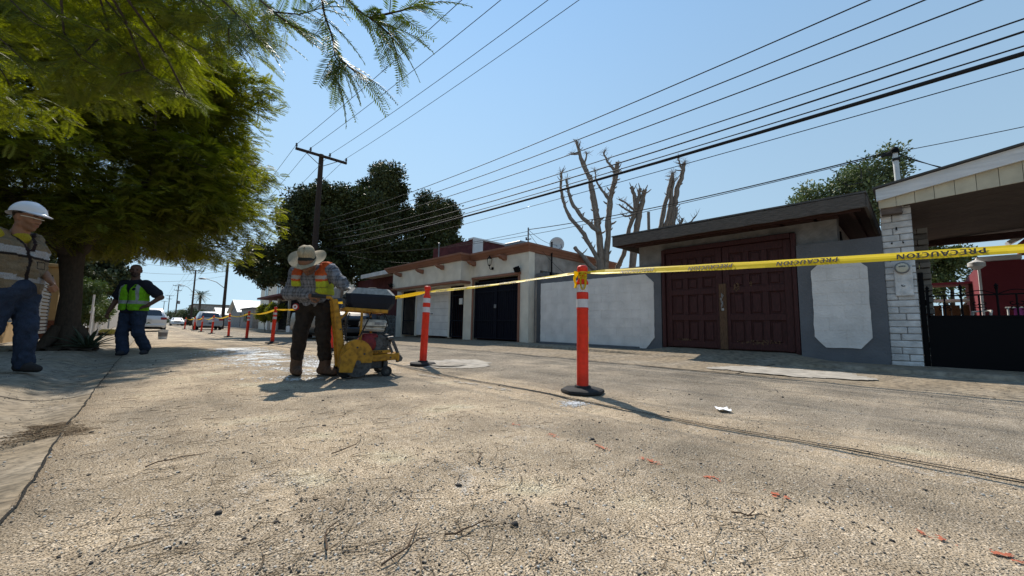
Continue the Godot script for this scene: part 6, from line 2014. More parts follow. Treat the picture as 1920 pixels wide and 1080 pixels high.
func build_cars() -> void:
	var suv := [[-2.35, 0.8, 0.9, 0.86], [-2.2, 0.95, 0.9, 0.88], [-1.2, 1.06, 0.98, 0.9], [-0.35, 1.62, 1.02, 0.76], [0.3, 1.7, 1.03, 0.77], [1.2, 1.69, 1.04, 0.76], [1.95, 1.62, 1.06, 0.74], [2.28, 1.1, 1.06, 0.86], [2.36, 0.86, 0.86, 0.9]]
	car("parked_suv", "white car parked tail towards us on the left, behind the lime vest man", "car", Vector3(0.12, ground_y(0.1, -39.0), -39.5), 0.0, Color(0.7, 0.7, 0.69), suv, 1.88, true)
	car("parked_suv", "silver car parked on the right among the far orange posts", "car", Vector3(4.2, ground_y(4.0, -45.0), -46.5), 0.0, Color(0.36, 0.37, 0.38), suv, 1.88, true)
	car("approaching_car", "small pale car far down the street between white car and orange posts", "car", Vector3(3.9, ground_y(4.0, -90.0), -90.0), PI, Color(0.6, 0.61, 0.62), [[-2.2, 0.7, 0.8, 0.85], [-2.05, 0.85, 0.84, 0.88], [-1.0, 0.98, 0.92, 0.9], [-0.2, 1.4, 0.95, 0.72], [0.7, 1.42, 0.95, 0.72], [1.4, 1.0, 0.95, 0.86], [2.1, 0.95, 0.9, 0.88], [2.2, 0.7, 0.8, 0.86]], 1.8, false)
	car("parked_pickup", "dark pickup parked at the right kerb in the shade behind the machine", "pickup truck", Vector3(5.75, ground_y(5.0, -17.0), -17.3), PI, Color(0.025, 0.026, 0.03), [[-2.6, 0.85, 0.95, 0.86], [-2.5, 1.05, 1.0, 0.9], [-1.3, 1.15, 1.08, 0.9], [-0.6, 1.72, 1.1, 0.76], [0.5, 1.75, 1.1, 0.76], [0.85, 1.14, 1.1, 0.95], [2.5, 1.12, 1.08, 0.95], [2.6, 0.9, 0.9, 0.93]], 1.9, false)

# ---------------------------------------------------------------- posts and tape
func make_post(label: String) -> Node3D:
	var o := thing("delineator_post", label, "delineator post", Vector3.ZERO, 0.0, "orange delineator posts along the work zone")
	var bb := B.new()
	bb.lathe([Vector2(0, 0.0), Vector2(0.19, 0.0), Vector2(0.195, 0.008), Vector2(0.19, 0.026), Vector2(0.175, 0.035), Vector2(0.075, 0.042), Vector2(0.07, 0.06), Vector2(0, 0.06)], 8)
	part(o, "base", bb.mesh(), M.rubber)
	part(o, "tube", lathe_mesh([Vector2(0.052, 0.055), Vector2(0.052, 0.73), Vector2(0.055, 0.735), Vector2(0.055, 0.745), Vector2(0.051, 0.75), Vector2(0.051, 0.83), Vector2(0.054, 0.835), Vector2(0.054, 0.885), Vector2(0.051, 0.89), Vector2(0.051, 0.965), Vector2(0.054, 0.97), Vector2(0.053, 0.985), Vector2(0.036, 1.02), Vector2(0.034, 1.075)], 24, true), M.plastic_orange)
	part(o, "handle", lathe_mesh([Vector2(0.034, 1.075), Vector2(0.046, 1.085), Vector2(0.048, 1.12), Vector2(0.04, 1.135), Vector2(0.028, 1.14), Vector2(0, 1.14)], 18, true), M.plastic_orange)
	for y in [[0.753, 0.828], [0.892, 0.96]]:
		part(o, "reflective_band", lathe_mesh([Vector2(0.0535, y[0]), Vector2(0.0535, y[1])], 24, true), M.reflective)
	return o

func tape_band(o: Node3D, s: Vector3, e: Vector3, sag: float, w: float, tilt0: float, tilt1: float, words: Array) -> void:
	# a thin strip from s to e, w wide, tilted about its own line; words: places along it
	var b := B.new()
	var n := 40
	var d := (e - s).normalized()
	var side := Vector3.UP.cross(d).normalized()
	var rows := []
	for i in n + 1:
		var t := float(i) / n
		var c := s.lerp(e, t) - Vector3(0, sag * 4.0 * t * (1.0 - t), 0)
		var a := lerpf(tilt0, tilt1, t) + 0.16 * nz(t * 6.0 + s.x, s.z, 1.0)
		var pinch := 0.45 + 0.55 * smoothstep(0.0, 0.05, minf(t, 1.0 - t))
		var u := (Vector3.UP * cos(a) + side * sin(a))
		var row := []
		for k in 5:
			var q := (k / 4.0 - 0.5)
			row.append(c + u * q * w * pinch + u.cross(d) * 0.004 * cos(q * 5.0 + t * 7.0))
		rows.append(row)
	for i in n:
		for k in 4:
			b.quad(rows[i][k], rows[i + 1][k], rows[i + 1][k + 1], rows[i][k + 1], side)
	put(o, "strip", b.mesh(), M.tape_yellow)
	for t in words:
		var c := s.lerp(e, t) - Vector3(0, sag * 4.0 * t * (1.0 - t), 0)
		var a := lerpf(tilt0, tilt1, t) + 0.16 * nz(t * 6.0 + s.x, s.z, 1.0)
		var u := (Vector3.UP * cos(a) + side * sin(a))
		var nn := u.cross(d)
		if nn.x > 0.0:
			nn = -nn
		# the lettering hangs upside down, as on the real tape
		var xx := (-u).cross(nn).normalized()
		var tm := TextMesh.new()
		tm.text = "PRECAUCION"
		var f := SystemFont.new()
		f.font_names = PackedStringArray(["Droid Sans"])
		f.font_weight = 700
		tm.font = f
		tm.font_size = 48
		tm.pixel_size = 0.00098
		tm.depth = 0.0004
		var tx := part(o, "lettering", tm, M.print_black, c + nn * 0.0065 - u * 0.006 - o.position, Basis(xx, -u, nn))
		tx.set_meta("label", "black PRECAUCION print")

func build_posts_and_tape() -> void:
	mat("tape_yellow", Color(0.82, 0.62, 0.02), 0.4, null, 1, null, 0, {"backlight_enabled": true, "backlight": Color(0.8, 0.7, 0.1)})
	mat("print_black", Color(0.012, 0.012, 0.012), 0.6)
	var spots := [
		[Vector3(2.87, 0, -2.1), 0.012, 0.0, "nearest orange delineator post, caution tape knotted round its top"],
		[Vector3(2.93, 0, -4.94), 0.03, -0.02, "orange delineator post on the pale concrete patch right of the machine"],
		[Vector3(3.01, 0, -8.96), 0.05, 0.01, "orange delineator post half hidden between worker and machine"],
		[Vector3(2.91, 0, -13.98), 0.05, 0.0, "orange delineator post just left of the straw hat worker"],
		[Vector3(3.0, 0, -18.8), 0.06, 0.01, "orange delineator post second left of the straw hat worker"],
		[Vector3(2.96, 0, -23.2), 0.0, 0.02, "orange delineator post in the band of tree shade on the road"],
		[Vector3(3.02, 0, -30.5), 0.05, -0.01, "orange delineator post right of the silver car"],
		[Vector3(2.93, 0, -35.8), 0.06, 0.0, "orange delineator post before the right half of the silver car"],
		[Vector3(2.95, 0, -41.6), 0.03, 0.02, "orange delineator post before the left half of the silver car"],
		[Vector3(2.72, 0, -48.6), 0.05, 0.0, "farthest orange delineator post, left of the silver car"]]
	var proto := make_post(spots[0][3])
	var tops := []
	for i in spots.size():
		var o: Node3D = proto if i == 0 else copy(proto, spots[i][3])
		var p: Vector3 = spots[i][0]
		p.y = ground_y(p.x, p.z) + 0.008
		var bas := Basis(Vector3.RIGHT, -spots[i][1] * 0.7) * Basis(Vector3.BACK, -spots[i][1] * 0.6 + spots[i][2]) * Basis(Vector3.UP, i * 0.9)
		o.transform = Transform3D(bas, p)
		# the foot stays flat on the road, only the tube leans
		o.get_node("base").transform = Transform3D(bas.inverse() * Basis(Vector3.UP, i * 0.7), Vector3.ZERO)
		tops.append(p + bas * Vector3(0, 1.055, 0))
	# tape from post to post
	var t := thing("caution_tape", "yellow caution tape running from the nearest post out of the picture on the right", "caution tape", tops[0], 0.0, "lengths of caution tape between the posts")
	var far_end := Vector3(2.72, 0.93, 1.7)
	tape_band(t, tops[0] + Vector3(0, 0.015, 0.05), far_end, 0.02, 0.062, 0.75, 0.55, [0.135, 0.285, 0.43, 0.57, 0.72])
	t = thing("caution_tape", "yellow caution tape between the two nearest posts", "caution tape", tops[1], 0.0, "lengths of caution tape between the posts")
	tape_band(t, tops[1] + Vector3(0, 0.0, 0.05), tops[0] + Vector3(0, 0.02, -0.05), 0.012, 0.056, 0.85, 0.95, [0.13, 0.3, 0.47, 0.64, 0.8])
	for i in range(1, tops.size() - 1):
		t = thing("caution_tape", ["", "yellow caution tape from the second post back behind the machine", "yellow caution tape passing behind the straw hat worker", "yellow caution tape between the two posts left of the straw hat worker", "yellow caution tape reaching into the tree shade", "yellow caution tape towards the silver car", "slack yellow caution tape before the right of the silver car", "sagging yellow caution tape across the middle of the silver car", "drooping yellow caution tape at the farthest posts"][i], "caution tape", tops[i], 0.0, "lengths of caution tape between the posts")
		tape_band(t, tops[i] + Vector3(0, 0, -0.04), tops[i + 1] + Vector3(0, 0, 0.04), 0.02 + 0.02 * i if i < 6 else 0.16, 0.06, 0.8, 0.7, [0.25, 0.5, 0.75] if i < 3 else [])
	# the knot and loose end on the nearest post
	var kn := thing("tape_knot", "bunched yellow tape knotted round the top of the nearest post, its end hanging down", "caution tape", tops[0])
	var g := RandomNumberGenerator.new()
	g.seed = 5
	for q in 3:
		var wb := B.new()
		wb.sheet(20, 3, func(i, j):
			var a: float = TAU * i / 19.0
			return Vector3(0.042 * cos(a), -0.025 + q * 0.022 + 0.008 * sin(a * 2.0 + q * 2.0) + (j - 1) * 0.012, 0.042 * sin(a)))
		part(kn, "wrap", wb.mesh(), M.tape_yellow)
	var lb := B.new()
	lb.sheet(8, 14, func(i, j):
		var a: float = TAU * j / 13.0
		return Vector3(-0.045 + 0.006 * sin(i * 1.2) - (i - 3.5) * 0.004, -0.07 + 0.075 * cos(a), 0.035 + 0.03 * sin(a) + (i - 3.5) * 0.006))
	part(kn, "loop", lb.mesh(), M.tape_yellow)
	lb = B.new()
	lb.sheet(5, 12, func(i, j): return Vector3(-0.03 - 0.012 * i + 0.012 * sin(j * 0.8), 0.03 - j * 0.014, -0.04 + 0.006 * cos(j * 0.7 + i * 0.3)))
	part(kn, "loose_end", lb.mesh(), M.tape_yellow)
	lb = B.new()
	lb.sheet(3, 26, func(i, j): return Vector3(0.042 + 0.006 * sin(j * 0.5) + 0.0008 * j + 0.01 * i, 0.0 - j * 0.0285, -0.05 + 0.014 * i + 0.006 * sin(j * 0.4 + i * 0.2) + 0.0016 * j))
	part(kn, "hanging_end", lb.mesh(), M.tape_yellow)

# ---------------------------------------------------------------- concrete saw
func build_machine() -> void:
	mat("saw_yellow", Color(0.5, 0.24, 0.015), 0.55, tex.worn, 2.0, null, 0.0, {"world": false})
	mat("tank_navy", Color(0.014, 0.017, 0.026), 0.5, tex.cloudy, 2.0, null, 0.0, {"world": false, "metallic_specular": 0.25})
	mat("dusty_sunlit_top", Color(0.36, 0.35, 0.32), 0.7, tex.worn, 2.5, null, 0.0, {"world": false})
	mat("fuel_white", Color(0.62, 0.6, 0.54), 0.45, tex.worn, 2.0, null, 0.0, {"world": false})
	mat("engine_red", Color(0.2, 0.012, 0.016), 0.5, tex.worn, 3.0, null, 0.0, {"world": false})
	mat("engine_grey", Color(0.1, 0.1, 0.1), 0.55, tex.worn, 4.0, null, 0.0, {"world": false, "metallic": 0.4})
	var o := thing("concrete_saw", "yellow walk-behind concrete saw with black water tank and dusty red engine", "concrete saw", Vector3(1.8, ground_y(1.8, -4.42), -4.42), -0.22)
	# main frame: side beams, deck, uprights
	var b := B.new()
	for z in [-0.17, 0.17]:
		b.box(Vector3(0.13, 0.205, z), Vector3(0.52, 0.075, 0.05), Basis(Vector3.BACK, 0.06), 0.008)
	b.box(Vector3(0.1, 0.225, 0), Vector3(0.5, 0.02, 0.3), Basis(Vector3.BACK, 0.06))
	b.box(Vector3(0.385, 0.215, 0), Vector3(0.03, 0.09, 0.4), Basis.IDENTITY, 0.008)
	part(o, "deck_frame", b.mesh(), M.saw_yellow)
	b = B.new()
	b.box(Vector3(0.145, 0.272, 0.185), Vector3(0.3, 0.035, 0.02), Basis(Vector3.BACK, 0.04), 0.004)
	var plate := part(o, "name_plate", b.mesh(), M.saw_yellow)
	var tm := TextMesh.new()
	tm.text = "CIPSA"
	var f := SystemFont.new()
	f.font_names = PackedStringArray(["Droid Sans"])
	f.font_weight = 700
	tm.font = f
	tm.font_size = 40
	tm.pixel_size = 0.00078
	tm.depth = 0.002
	part(plate, "lettering", tm, M.tar, Vector3(0.145, 0.272, 0.1965), Basis(Vector3.BACK, 0.04) * Basis.IDENTITY.scaled(Vector3(1.5, 1, 1)))
	for z in [[0.15, "upright"], [-0.16, "upright"]]:
		b = B.new()
		var pts := [Vector3(-0.2, 0.1, z[0]), Vector3(-0.235, 0.4, z[0]), Vector3(-0.285, 0.7, z[0]), Vector3(-0.315, 0.84, z[0])]
		for i in 3:
			var d: Vector3 = (pts[i + 1] - pts[i]).normalized()
			b.box((pts[i] + pts[i + 1]) * 0.5, Vector3(0.072 - i * 0.008, (pts[i + 1] - pts[i]).length() + 0.012, 0.05), Basis(Vector3(d.y, -d.x, 0), d, Vector3.BACK), 0.008)
		part(o, z[1], b.mesh(), M.saw_yellow)
	part(o, "shelf_rail", box_mesh(Vector3(0.46, 0.04, 0.035), 0.006), M.saw_yellow, Vector3(0.02, 0.735, 0.17), Basis(Vector3.BACK, -0.03))
	part(o, "shelf_rail", box_mesh(Vector3(0.46, 0.04, 0.035), 0.006), M.saw_yellow, Vector3(0.02, 0.735, -0.17), Basis(Vector3.BACK, -0.03))
	part(o, "shelf_cross", box_mesh(Vector3(0.035, 0.035, 0.36), 0.006), M.saw_yellow, Vector3(0.22, 0.728, 0))
	part(o, "shelf_cross", box_mesh(Vector3(0.035, 0.035, 0.36), 0.006), M.saw_yellow, Vector3(-0.2, 0.742, 0))
	part(o, "stay", tube_mesh([Vector3(-0.03, 0.72, 0.17), Vector3(-0.035, 0.26, 0.17)], 0.013, 8), M.saw_yellow)
	part(o, "stay", tube_mesh([Vector3(0.12, 0.72, -0.17), Vector3(0.16, 0.26, -0.17)], 0.013, 8), M.saw_yellow)
	part(o, "stay", tube_mesh([Vector3(-0.26, 0.62, 0.15), Vector3(-0.17, 0.72, 0.17)], 0.012, 6), M.saw_yellow)
	part(o, "crank_rod", tube_mesh([Vector3(-0.16, 0.4, 0.02), Vector3(-0.19, 0.86, 0.05)], 0.011, 7), M.engine_grey)
	part(o, "spring", tube_mesh(helix(Vector3(-0.2, 0.3, 0.02), Vector3(-0.17, 0.6, 0.02), 0.022, 11), 0.005, 5), M.engine_grey)
	part(o, "crank_knob", tube_mesh([Vector3(-0.22, 0.87, 0.05), Vector3(-0.12, 0.87, 0.09)], 0.012, 7), M.rubber)
	# handles and throttle
	for z in [0.15, -0.16]:
		part(o, "handlebar", tube_mesh([Vector3(-0.29, 0.8, z), Vector3(-0.36, 0.86, z), Vector3(-0.52, 0.87, z)], 0.016, 8), M.saw_yellow)
		part(o, "grip", tube_mesh([Vector3(-0.4, 0.866, z), Vector3(-0.54, 0.871, z)], 0.021, 9), M.rubber)
	# water tank with chamfered top, its pale colour standing for dust and sunlit gloss
	b = B.new()
	chamfer_tank(b, Vector3(0.065, 0.868, 0.0), Vector3(0.54, 0.235, 0.38), 0.06, false)
	var tank := part(o, "water_tank", b.mesh(), M.tank_navy)
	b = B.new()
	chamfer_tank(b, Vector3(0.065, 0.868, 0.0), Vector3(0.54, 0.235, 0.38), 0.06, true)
	part(tank, "dusty_sunlit_top", b.mesh(), M.dusty_sunlit_top)
	part(tank, "cap", lathe_at(Vector3(0.12, 0.985, -0.1), [Vector2(0.0, 0), Vector2(0.055, 0.0), Vector2(0.055, 0.025), Vector2(0.045, 0.032), Vector2(0, 0.034)], 18), M.rubber)
	part(tank, "strap", box_mesh(Vector3(0.02, 0.006, 0.3), 0.0, Vector3(-0.1, 0.99, 0)), M.rubber)
	# engine
	b = B.new()
	b.box(Vector3(0.075, 0.37, 0.03), Vector3(0.17, 0.21, 0.27), Basis.IDENTITY, 0.02)
	b.box(Vector3(0.02, 0.35, 0.03), Vector3(0.1, 0.17, 0.24), Basis.IDENTITY, 0.03)
	part(o, "fan_cowl", b.mesh(), M.engine_red)
	b = B.new()
	b.box(Vector3(0.21, 0.36, 0.03), Vector3(0.14, 0.19, 0.2), Basis.IDENTITY, 0.012)
	for k in 6:
		b.box(Vector3(0.22, 0.29 + k * 0.028, 0.03), Vector3(0.165, 0.008, 0.225))
	b.tube([Vector3(0.14, 0.36, 0.13), Vector3(0.14, 0.36, 0.165)], 0.075, 18)
	part(o, "engine_block", b.mesh(), M.engine_grey)
	part(o, "recoil_starter", lathe_mesh([Vector2(0, 0), Vector2(0.085, 0.0), Vector2(0.09, 0.02), Vector2(0.06, 0.035), Vector2(0, 0.04)], 18), M.engine_red, Vector3(0.05, 0.36, 0.148), Basis(Vector3.RIGHT, PI / 2))
	b = B.new()
	b.tube([Vector3(0.28, 0.42, 0.0), Vector3(0.28, 0.42, 0.12)], 0.05, 12)
	part(o, "muffler", b.mesh(), M.engine_grey)
	b = B.new()
	b.tube([Vector3(0.265, 0.33, 0.1), Vector3(0.3, 0.36, 0.12), Vector3(0.31, 0.42, 0.1)], 0.015, 7)
	b.tube([Vector3(0.2, 0.48, 0.1), Vector3(0.25, 0.44, 0.13), Vector3(0.28, 0.38, 0.12)], 0.008, 6)
	b.tube([Vector3(0.03, 0.28, 0.16), Vector3(0.09, 0.26, 0.175), Vector3(0.16, 0.29, 0.16)], 0.008, 6)
	part(o, "hose", b.mesh(), M.rubber)
	b = B.new()
	b.box(Vector3(0.13, 0.585, 0.0), Vector3(0.29, 0.1, 0.24), Basis(Vector3.BACK, -0.02), 0.03)
	b.box(Vector3(0.13, 0.53, 0.0), Vector3(0.25, 0.06, 0.21), Basis(Vector3.BACK, -0.05), 0.025)
	var ft := part(o, "fuel_tank", b.mesh(), M.fuel_white)
	part(ft, "seam", box_mesh(Vector3(0.292, 0.006, 0.243), 0.0, Vector3(0.13, 0.556, 0.0)), M.engine_grey)
	part(ft, "warning_label", box_mesh(Vector3(0.1, 0.03, 0.003), 0.0, Vector3(0.17, 0.59, 0.1215)), M.grey_metal)
	part(ft, "cap", lathe_at(Vector3(0.08, 0.634, 0), [Vector2(0, 0), Vector2(0.035, 0), Vector2(0.035, 0.025), Vector2(0, 0.03)], 14), M.rubber)
	for q in [[Vector3(-0.14, 0.28, 0.19), Vector3(-0.2, 0.5, 0.19), Vector3(-0.16, 0.7, 0.17)], [Vector3(0.1, 0.75, 0.1), Vector3(0.02, 0.6, 0.2), Vector3(-0.05, 0.44, 0.22)], [Vector3(0.24, 0.5, 0.08), Vector3(0.27, 0.62, 0.12), Vector3(0.22, 0.72, 0.1)]]:
		part(o, "hose", tube_mesh(q, 0.008, 6), M.rubber)
	for q in [Vector3(-0.075, 0.33, 0.286), Vector3(-0.15, 0.26, 0.286), Vector3(0.0, 0.26, 0.286), Vector3(0.3, 0.21, 0.196), Vector3(0.08, 0.195, 0.196), Vector3(-0.19, 0.2, 0.176), Vector3(-0.24, 0.52, 0.176)]:
		part(o, "bolt", lathe_mesh([Vector2(0.011, 0), Vector2(0.011, 0.007), Vector2(0, 0.008)], 6), M.engine_grey, q, Basis(Vector3.RIGHT, PI / 2))
	# blade guard: half round housing that stands off the frame
	b = B.new()
	var poly := PackedVector2Array()
	for k in 15:
		var a := -0.32 + (PI + 0.1) * k / 14.0
		poly.push_back(Vector2(cos(a) * 0.165, sin(a) * 0.19))
	poly.push_back(Vector2(-0.17, -0.06))
	b.prism(poly, 0.085, Transform3D(Basis.IDENTITY, Vector3(-0.075, 0.225, 0.2)))
	part(o, "blade_guard", b.mesh(), M.saw_yellow)
	b = B.new()
	b.prism(PackedVector2Array([Vector2(-0.245, 0.05), Vector2(-0.12, 0.04), Vector2(-0.07, 0.21), Vector2(-0.15, 0.3), Vector2(-0.24, 0.22)]), 0.04, Transform3D(Basis.IDENTITY, Vector3(0, 0.03, 0.287)))
	part(o, "guard_flap", b.mesh(), M.saw_yellow)
	part(o, "blade", lathe_mesh([Vector2(0, -0.002), Vector2(0.15, -0.002), Vector2(0.15, 0.002), Vector2(0, 0.002)], 40), M.engine_grey, Vector3(-0.06, 0.165, 0.262), Basis(Vector3.RIGHT, PI / 2))
	b = B.new()
	b.tube([Vector3(-0.06, 0.165, 0.1), Vector3(-0.06, 0.165, 0.29)], 0.03, 12)
	part(o, "arbor", b.mesh(), M.engine_grey)
	# belt cover, undercarriage and wheels
	part(o, "belt_cover", box_mesh(Vector3(0.2, 0.14, 0.06), 0.03), M.rubber, Vector3(-0.02, 0.17, -0.2))
	b = B.new()
	b.box(Vector3(0.08, 0.13, 0), Vector3(0.3, 0.1, 0.24), Basis.IDENTITY, 0.01)
	b.tube([Vector3(0.26, 0.058, -0.2), Vector3(0.26, 0.058, 0.2)], 0.014, 8)
	b.tube([Vector3(-0.17, 0.075, -0.2), Vector3(-0.17, 0.075, 0.17)], 0.014, 8)
	b.box(Vector3(0.26, 0.11, 0), Vector3(0.05, 0.12, 0.3), Basis.IDENTITY, 0.006)
	part(o, "undercarriage", b.mesh(), M.engine_grey)
	for w in [[0.26, 0.058, 0.2, 0.058], [0.26, 0.058, -0.2, 0.058], [-0.17, 0.075, 0.17, 0.075], [-0.17, 0.075, -0.2, 0.075]]:
		b = B.new()
		b.lathe([Vector2(0.02, -0.025), Vector2(w[3] - 0.008, -0.025), Vector2(w[3], -0.015), Vector2(w[3], 0.015), Vector2(w[3] - 0.008, 0.025), Vector2(0.02, 0.025)], 20, Transform3D(Basis(Vector3.RIGHT, PI / 2), Vector3(w[0], w[1], w[2])))
		var wh := part(o, "wheel", b.mesh(), M.rubber)
		b = B.new()
		b.lathe([Vector2(0, -0.027), Vector2(0.026, -0.027), Vector2(0.026, 0.027), Vector2(0, 0.027)], 12, Transform3D(Basis(Vector3.RIGHT, PI / 2), Vector3(w[0], w[1], w[2])))
		part(wh, "hub", b.mesh(), M.engine_grey)
	# folded pointer arm at the front
	b = B.new()
	b.box(Vector3(0.365, 0.31, 0.15), Vector3(0.035, 0.27, 0.02), Basis(Vector3.BACK, 0.42), 0.004)
	b.box(Vector3(0.3, 0.33, 0.13), Vector3(0.03, 0.16, 0.02), Basis(Vector3.BACK, 0.42), 0.004)
	b.tube([Vector3(0.27, 0.42, 0.15), Vector3(0.33, 0.43, 0.15)], 0.022, 9)
	b.prism(PackedVector2Array([Vector2(0.38, 0.15), Vector2(0.43, 0.165), Vector2(0.445, 0.2), Vector2(0.41, 0.24), Vector2(0.38, 0.23)]), 0.06, Transform3D(Basis.IDENTITY, Vector3(0, 0, 0.12)))
	part(o, "pointer_arm", b.mesh(), M.engine_grey)

func helix(a: Vector3, c: Vector3, r: float, turns: int) -> Array:
	var p := []
	var d := (c - a).normalized()
	var s := d.cross(Vector3.BACK).normalized()
	var w := d.cross(s)
	for i in turns * 8 + 1:
		var t := float(i) / (turns * 8)
		p.append(a.lerp(c, t) + (s * cos(t * TAU * turns) + w * sin(t * TAU * turns)) * r)
	return p

func chamfer_tank(b: B, c: Vector3, s: Vector3, ch: float, top: bool) -> void:
	# a moulded tank: flat top smaller than the waist, lower part tapering in
	var rings := []
	for q in [[-0.5, 0.82, 0.86], [-0.22, 0.97, 0.96], [0.1, 1.0, 1.0], [0.2, 0.985, 0.975], [0.5, 0.76, 0.72]]:
		var hx: float = s.x * 0.5 * q[1]
		var hz: float = s.z * 0.5 * q[2]
		var row := []
		for k in [[-1, -1, 0], [-1, -1, 1], [1, -1, 1], [1, -1, 0], [1, 1, 0], [1, 1, 1], [-1, 1, 1], [-1, 1, 0]]:
			row.append(c + Vector3(k[0] * (hx - ch * k[2] * 0.7), q[0] * s.y, k[1] * (hz - ch * (1 - k[2]) * 0.7)))
		rings.append(row)
	var order := [0, 1, 2, 3, 4, 5, 6, 7]
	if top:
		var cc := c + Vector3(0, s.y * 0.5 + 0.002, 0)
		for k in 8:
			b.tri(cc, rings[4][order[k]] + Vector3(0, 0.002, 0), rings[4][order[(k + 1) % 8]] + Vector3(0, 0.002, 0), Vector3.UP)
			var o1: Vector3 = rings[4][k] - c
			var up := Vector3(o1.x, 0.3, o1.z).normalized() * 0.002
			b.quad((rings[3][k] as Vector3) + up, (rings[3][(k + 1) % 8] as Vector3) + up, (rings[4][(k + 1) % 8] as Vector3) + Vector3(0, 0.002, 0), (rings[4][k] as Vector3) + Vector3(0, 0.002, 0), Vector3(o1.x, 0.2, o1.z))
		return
	for r in rings.size() - 1:
		for k in 8:
			var m: Vector3 = (rings[r][k] + rings[r][(k + 1) % 8]) * 0.5 - c
			b.quad(rings[r][k], rings[r][(k + 1) % 8], rings[r + 1][(k + 1) % 8], rings[r + 1][k], Vector3(m.x, 0, m.z))
	for k in 8:
		b.tri(c - Vector3(0, s.y * 0.5, 0), rings[0][k], rings[0][(k + 1) % 8], Vector3.DOWN)
		b.tri(c + Vector3(0, s.y * 0.5, 0), rings[4][k], rings[4][(k + 1) % 8], Vector3.UP)

# ---------------------------------------------------------------- litter on the road
func build_litter() -> void:
	var g := RandomNumberGenerator.new()
	g.seed = 101
	# stones: a few shapes, thousands of copies
	var stone := B.new()
	stone.ball(Vector3.ZERO, Vector3(1.0, 0.55, 0.8), 6, 4)
	for i in stone.v.size():
		stone.v[i] *= 0.75 + 0.5 * absf(nz(stone.v[i].x * 2.0, stone.v[i].z * 2.0 + stone.v[i].y, 1.0))
	var sm := stone.mesh()
	var xfs := []
	var cols := []
	for k in 95000:
		var d := 0.75 + 9.0 * pow(g.randf(), 2.2)
		var a := g.randf_range(-1.75, 0.5)
		var dir := Vector3(sin(0.756 + a + 0.62), 0, -cos(0.756 + a + 0.62))
		var p := dir * d
		if p.x < -2.2 or p.x > 6.8:
			continue
		var lane := smoothstep(2.7, 3.3, p.x)
		if g.randf() < 0.35 + 0.5 * nz(p.x, p.z, 1.6) - 0.1 * lane:
			continue
		var s := 0.0018 + 0.0045 * pow(g.randf(), 3.0) + (0.004 if g.randf() < 0.006 else 0.0)
		if g.randf() < 0.0009:
			s = g.randf_range(0.009, 0.017)
		p.y = ground_y(p.x, p.z) + 0.012 * nz(p.x, p.z, 0.9) + 0.004 * nz(p.x, p.z, 6.0) + s * 0.15
		if p.x < -0.85:
			p.y = ground_y(-0.3, p.z) + 0.083
		elif p.x < -0.62:
			p.y = ground_y(-0.3, p.z) + 0.03
		elif p.x < -0.27:
			p.y -= 0.02
		xfs.append(Transform3D(Basis(Vector3.UP, g.randf() * TAU).scaled(Vector3(s, s * g.randf_range(0.7, 1.3), s)), p))
		var q := g.randf()
		var c := Color(0.37, 0.315, 0.245) * g.randf_range(0.7, 1.3)
		if q < 0.26:
			c = Color(0.07, 0.065, 0.06)
		elif q < 0.4:
			c = Color(0.5, 0.48, 0.44)
		if s > 0.0085:
			c = Color(0.035, 0.033, 0.032)
		cols.append(c)
	var gv := stuff(self, "gravel", sm, M.vertex, xfs, cols)
	tag(gv, "loose sandy gravel and black asphalt crumbs scattered over the road", "gravel")
	# drifts of fine sand over the rough surface
	xfs = []
	cols = []
	for q in [[0.55, -2.6, 0.4, 0.3, 0.3], [0.9, -3.6, 0.55, 0.34, 0.6], [0.25, -1.7, 0.3, 0.2, 0.2], [2.45, -0.7, 0.07, 0.9, 0.02], [2.43, 0.2, 0.08, 0.6, 0.02], [2.42, -2.9, 0.09, 1.0, 0.02], [1.2, -2.2, 0.34, 0.24, 1.0], [0.9, -1.2, 0.24, 0.15, 0.4], [1.6, -1.5, 0.28, 0.18, 0.7], [0.0, -3.0, 0.16, 0.7, 0.0]]:
		for k in 2600:
			var e := Basis(Vector3.UP, q[4]) * Vector3(q[2] * 0.55 * g.randfn(), 0, q[3] * 0.55 * g.randfn())
			var p := Vector3(q[0] + e.x, 0, q[1] + e.z)
			if nz(p.x, p.z + 4.0, 4.0) < -0.05 or p.x < -0.25:
				continue
			p.y = ground_y(p.x, p.z) + 0.012 * nz(p.x, p.z, 0.9) + 0.004 * nz(p.x, p.z, 6.0)
			var s := g.randf_range(0.0012, 0.0032)
			xfs.append(Transform3D(Basis(Vector3.UP, g.randf() * TAU).scaled(Vector3(s * 1.6, s * 0.5, s * 1.6)), p))
			cols.append(Color(0.47, 0.41, 0.335) * g.randf_range(0.8, 1.15))
	tag(stuff(self, "sand", sm, M.vertex, xfs, cols), "drifts of fine pale sand lying over the rough road and along the cut", "sand")
	# white slurry chips where the saw has been working
	xfs = []
	cols = []
	for k in 15000:
		var t := pow(g.randf(), 0.8)
		var z := lerpf(-4.3, -11.5, t)
		var x := 1.5 + 0.12 * t + 0.36 * g.randfn() * (1.0 - 0.3 * t) + 0.1 * sin(z * 2.0)
		if nz(x, z, 1.9) < -0.12 + 0.25 * absf(x - 1.5):
			continue
		var s := g.randf_range(0.006, 0.019) * (1.0 + 0.3 * t)
		var p := Vector3(x, ground_y(x, z) + 0.012 * nz(x, z, 0.9) + 0.004 * nz(x, z, 6.0) + 0.003, z)
		xfs.append(Transform3D(Basis.from_euler(Vector3(g.randf_range(-0.3, 0.3), g.randf() * TAU, g.randf_range(-0.3, 0.3))).scaled(Vector3(s, s * 0.25, s)), p))
		cols.append(Color(0.78, 0.79, 0.78) * g.randf_range(0.7, 1.05))
	var sl := stuff(self, "white_slurry", sm, M.vertex, xfs, cols)
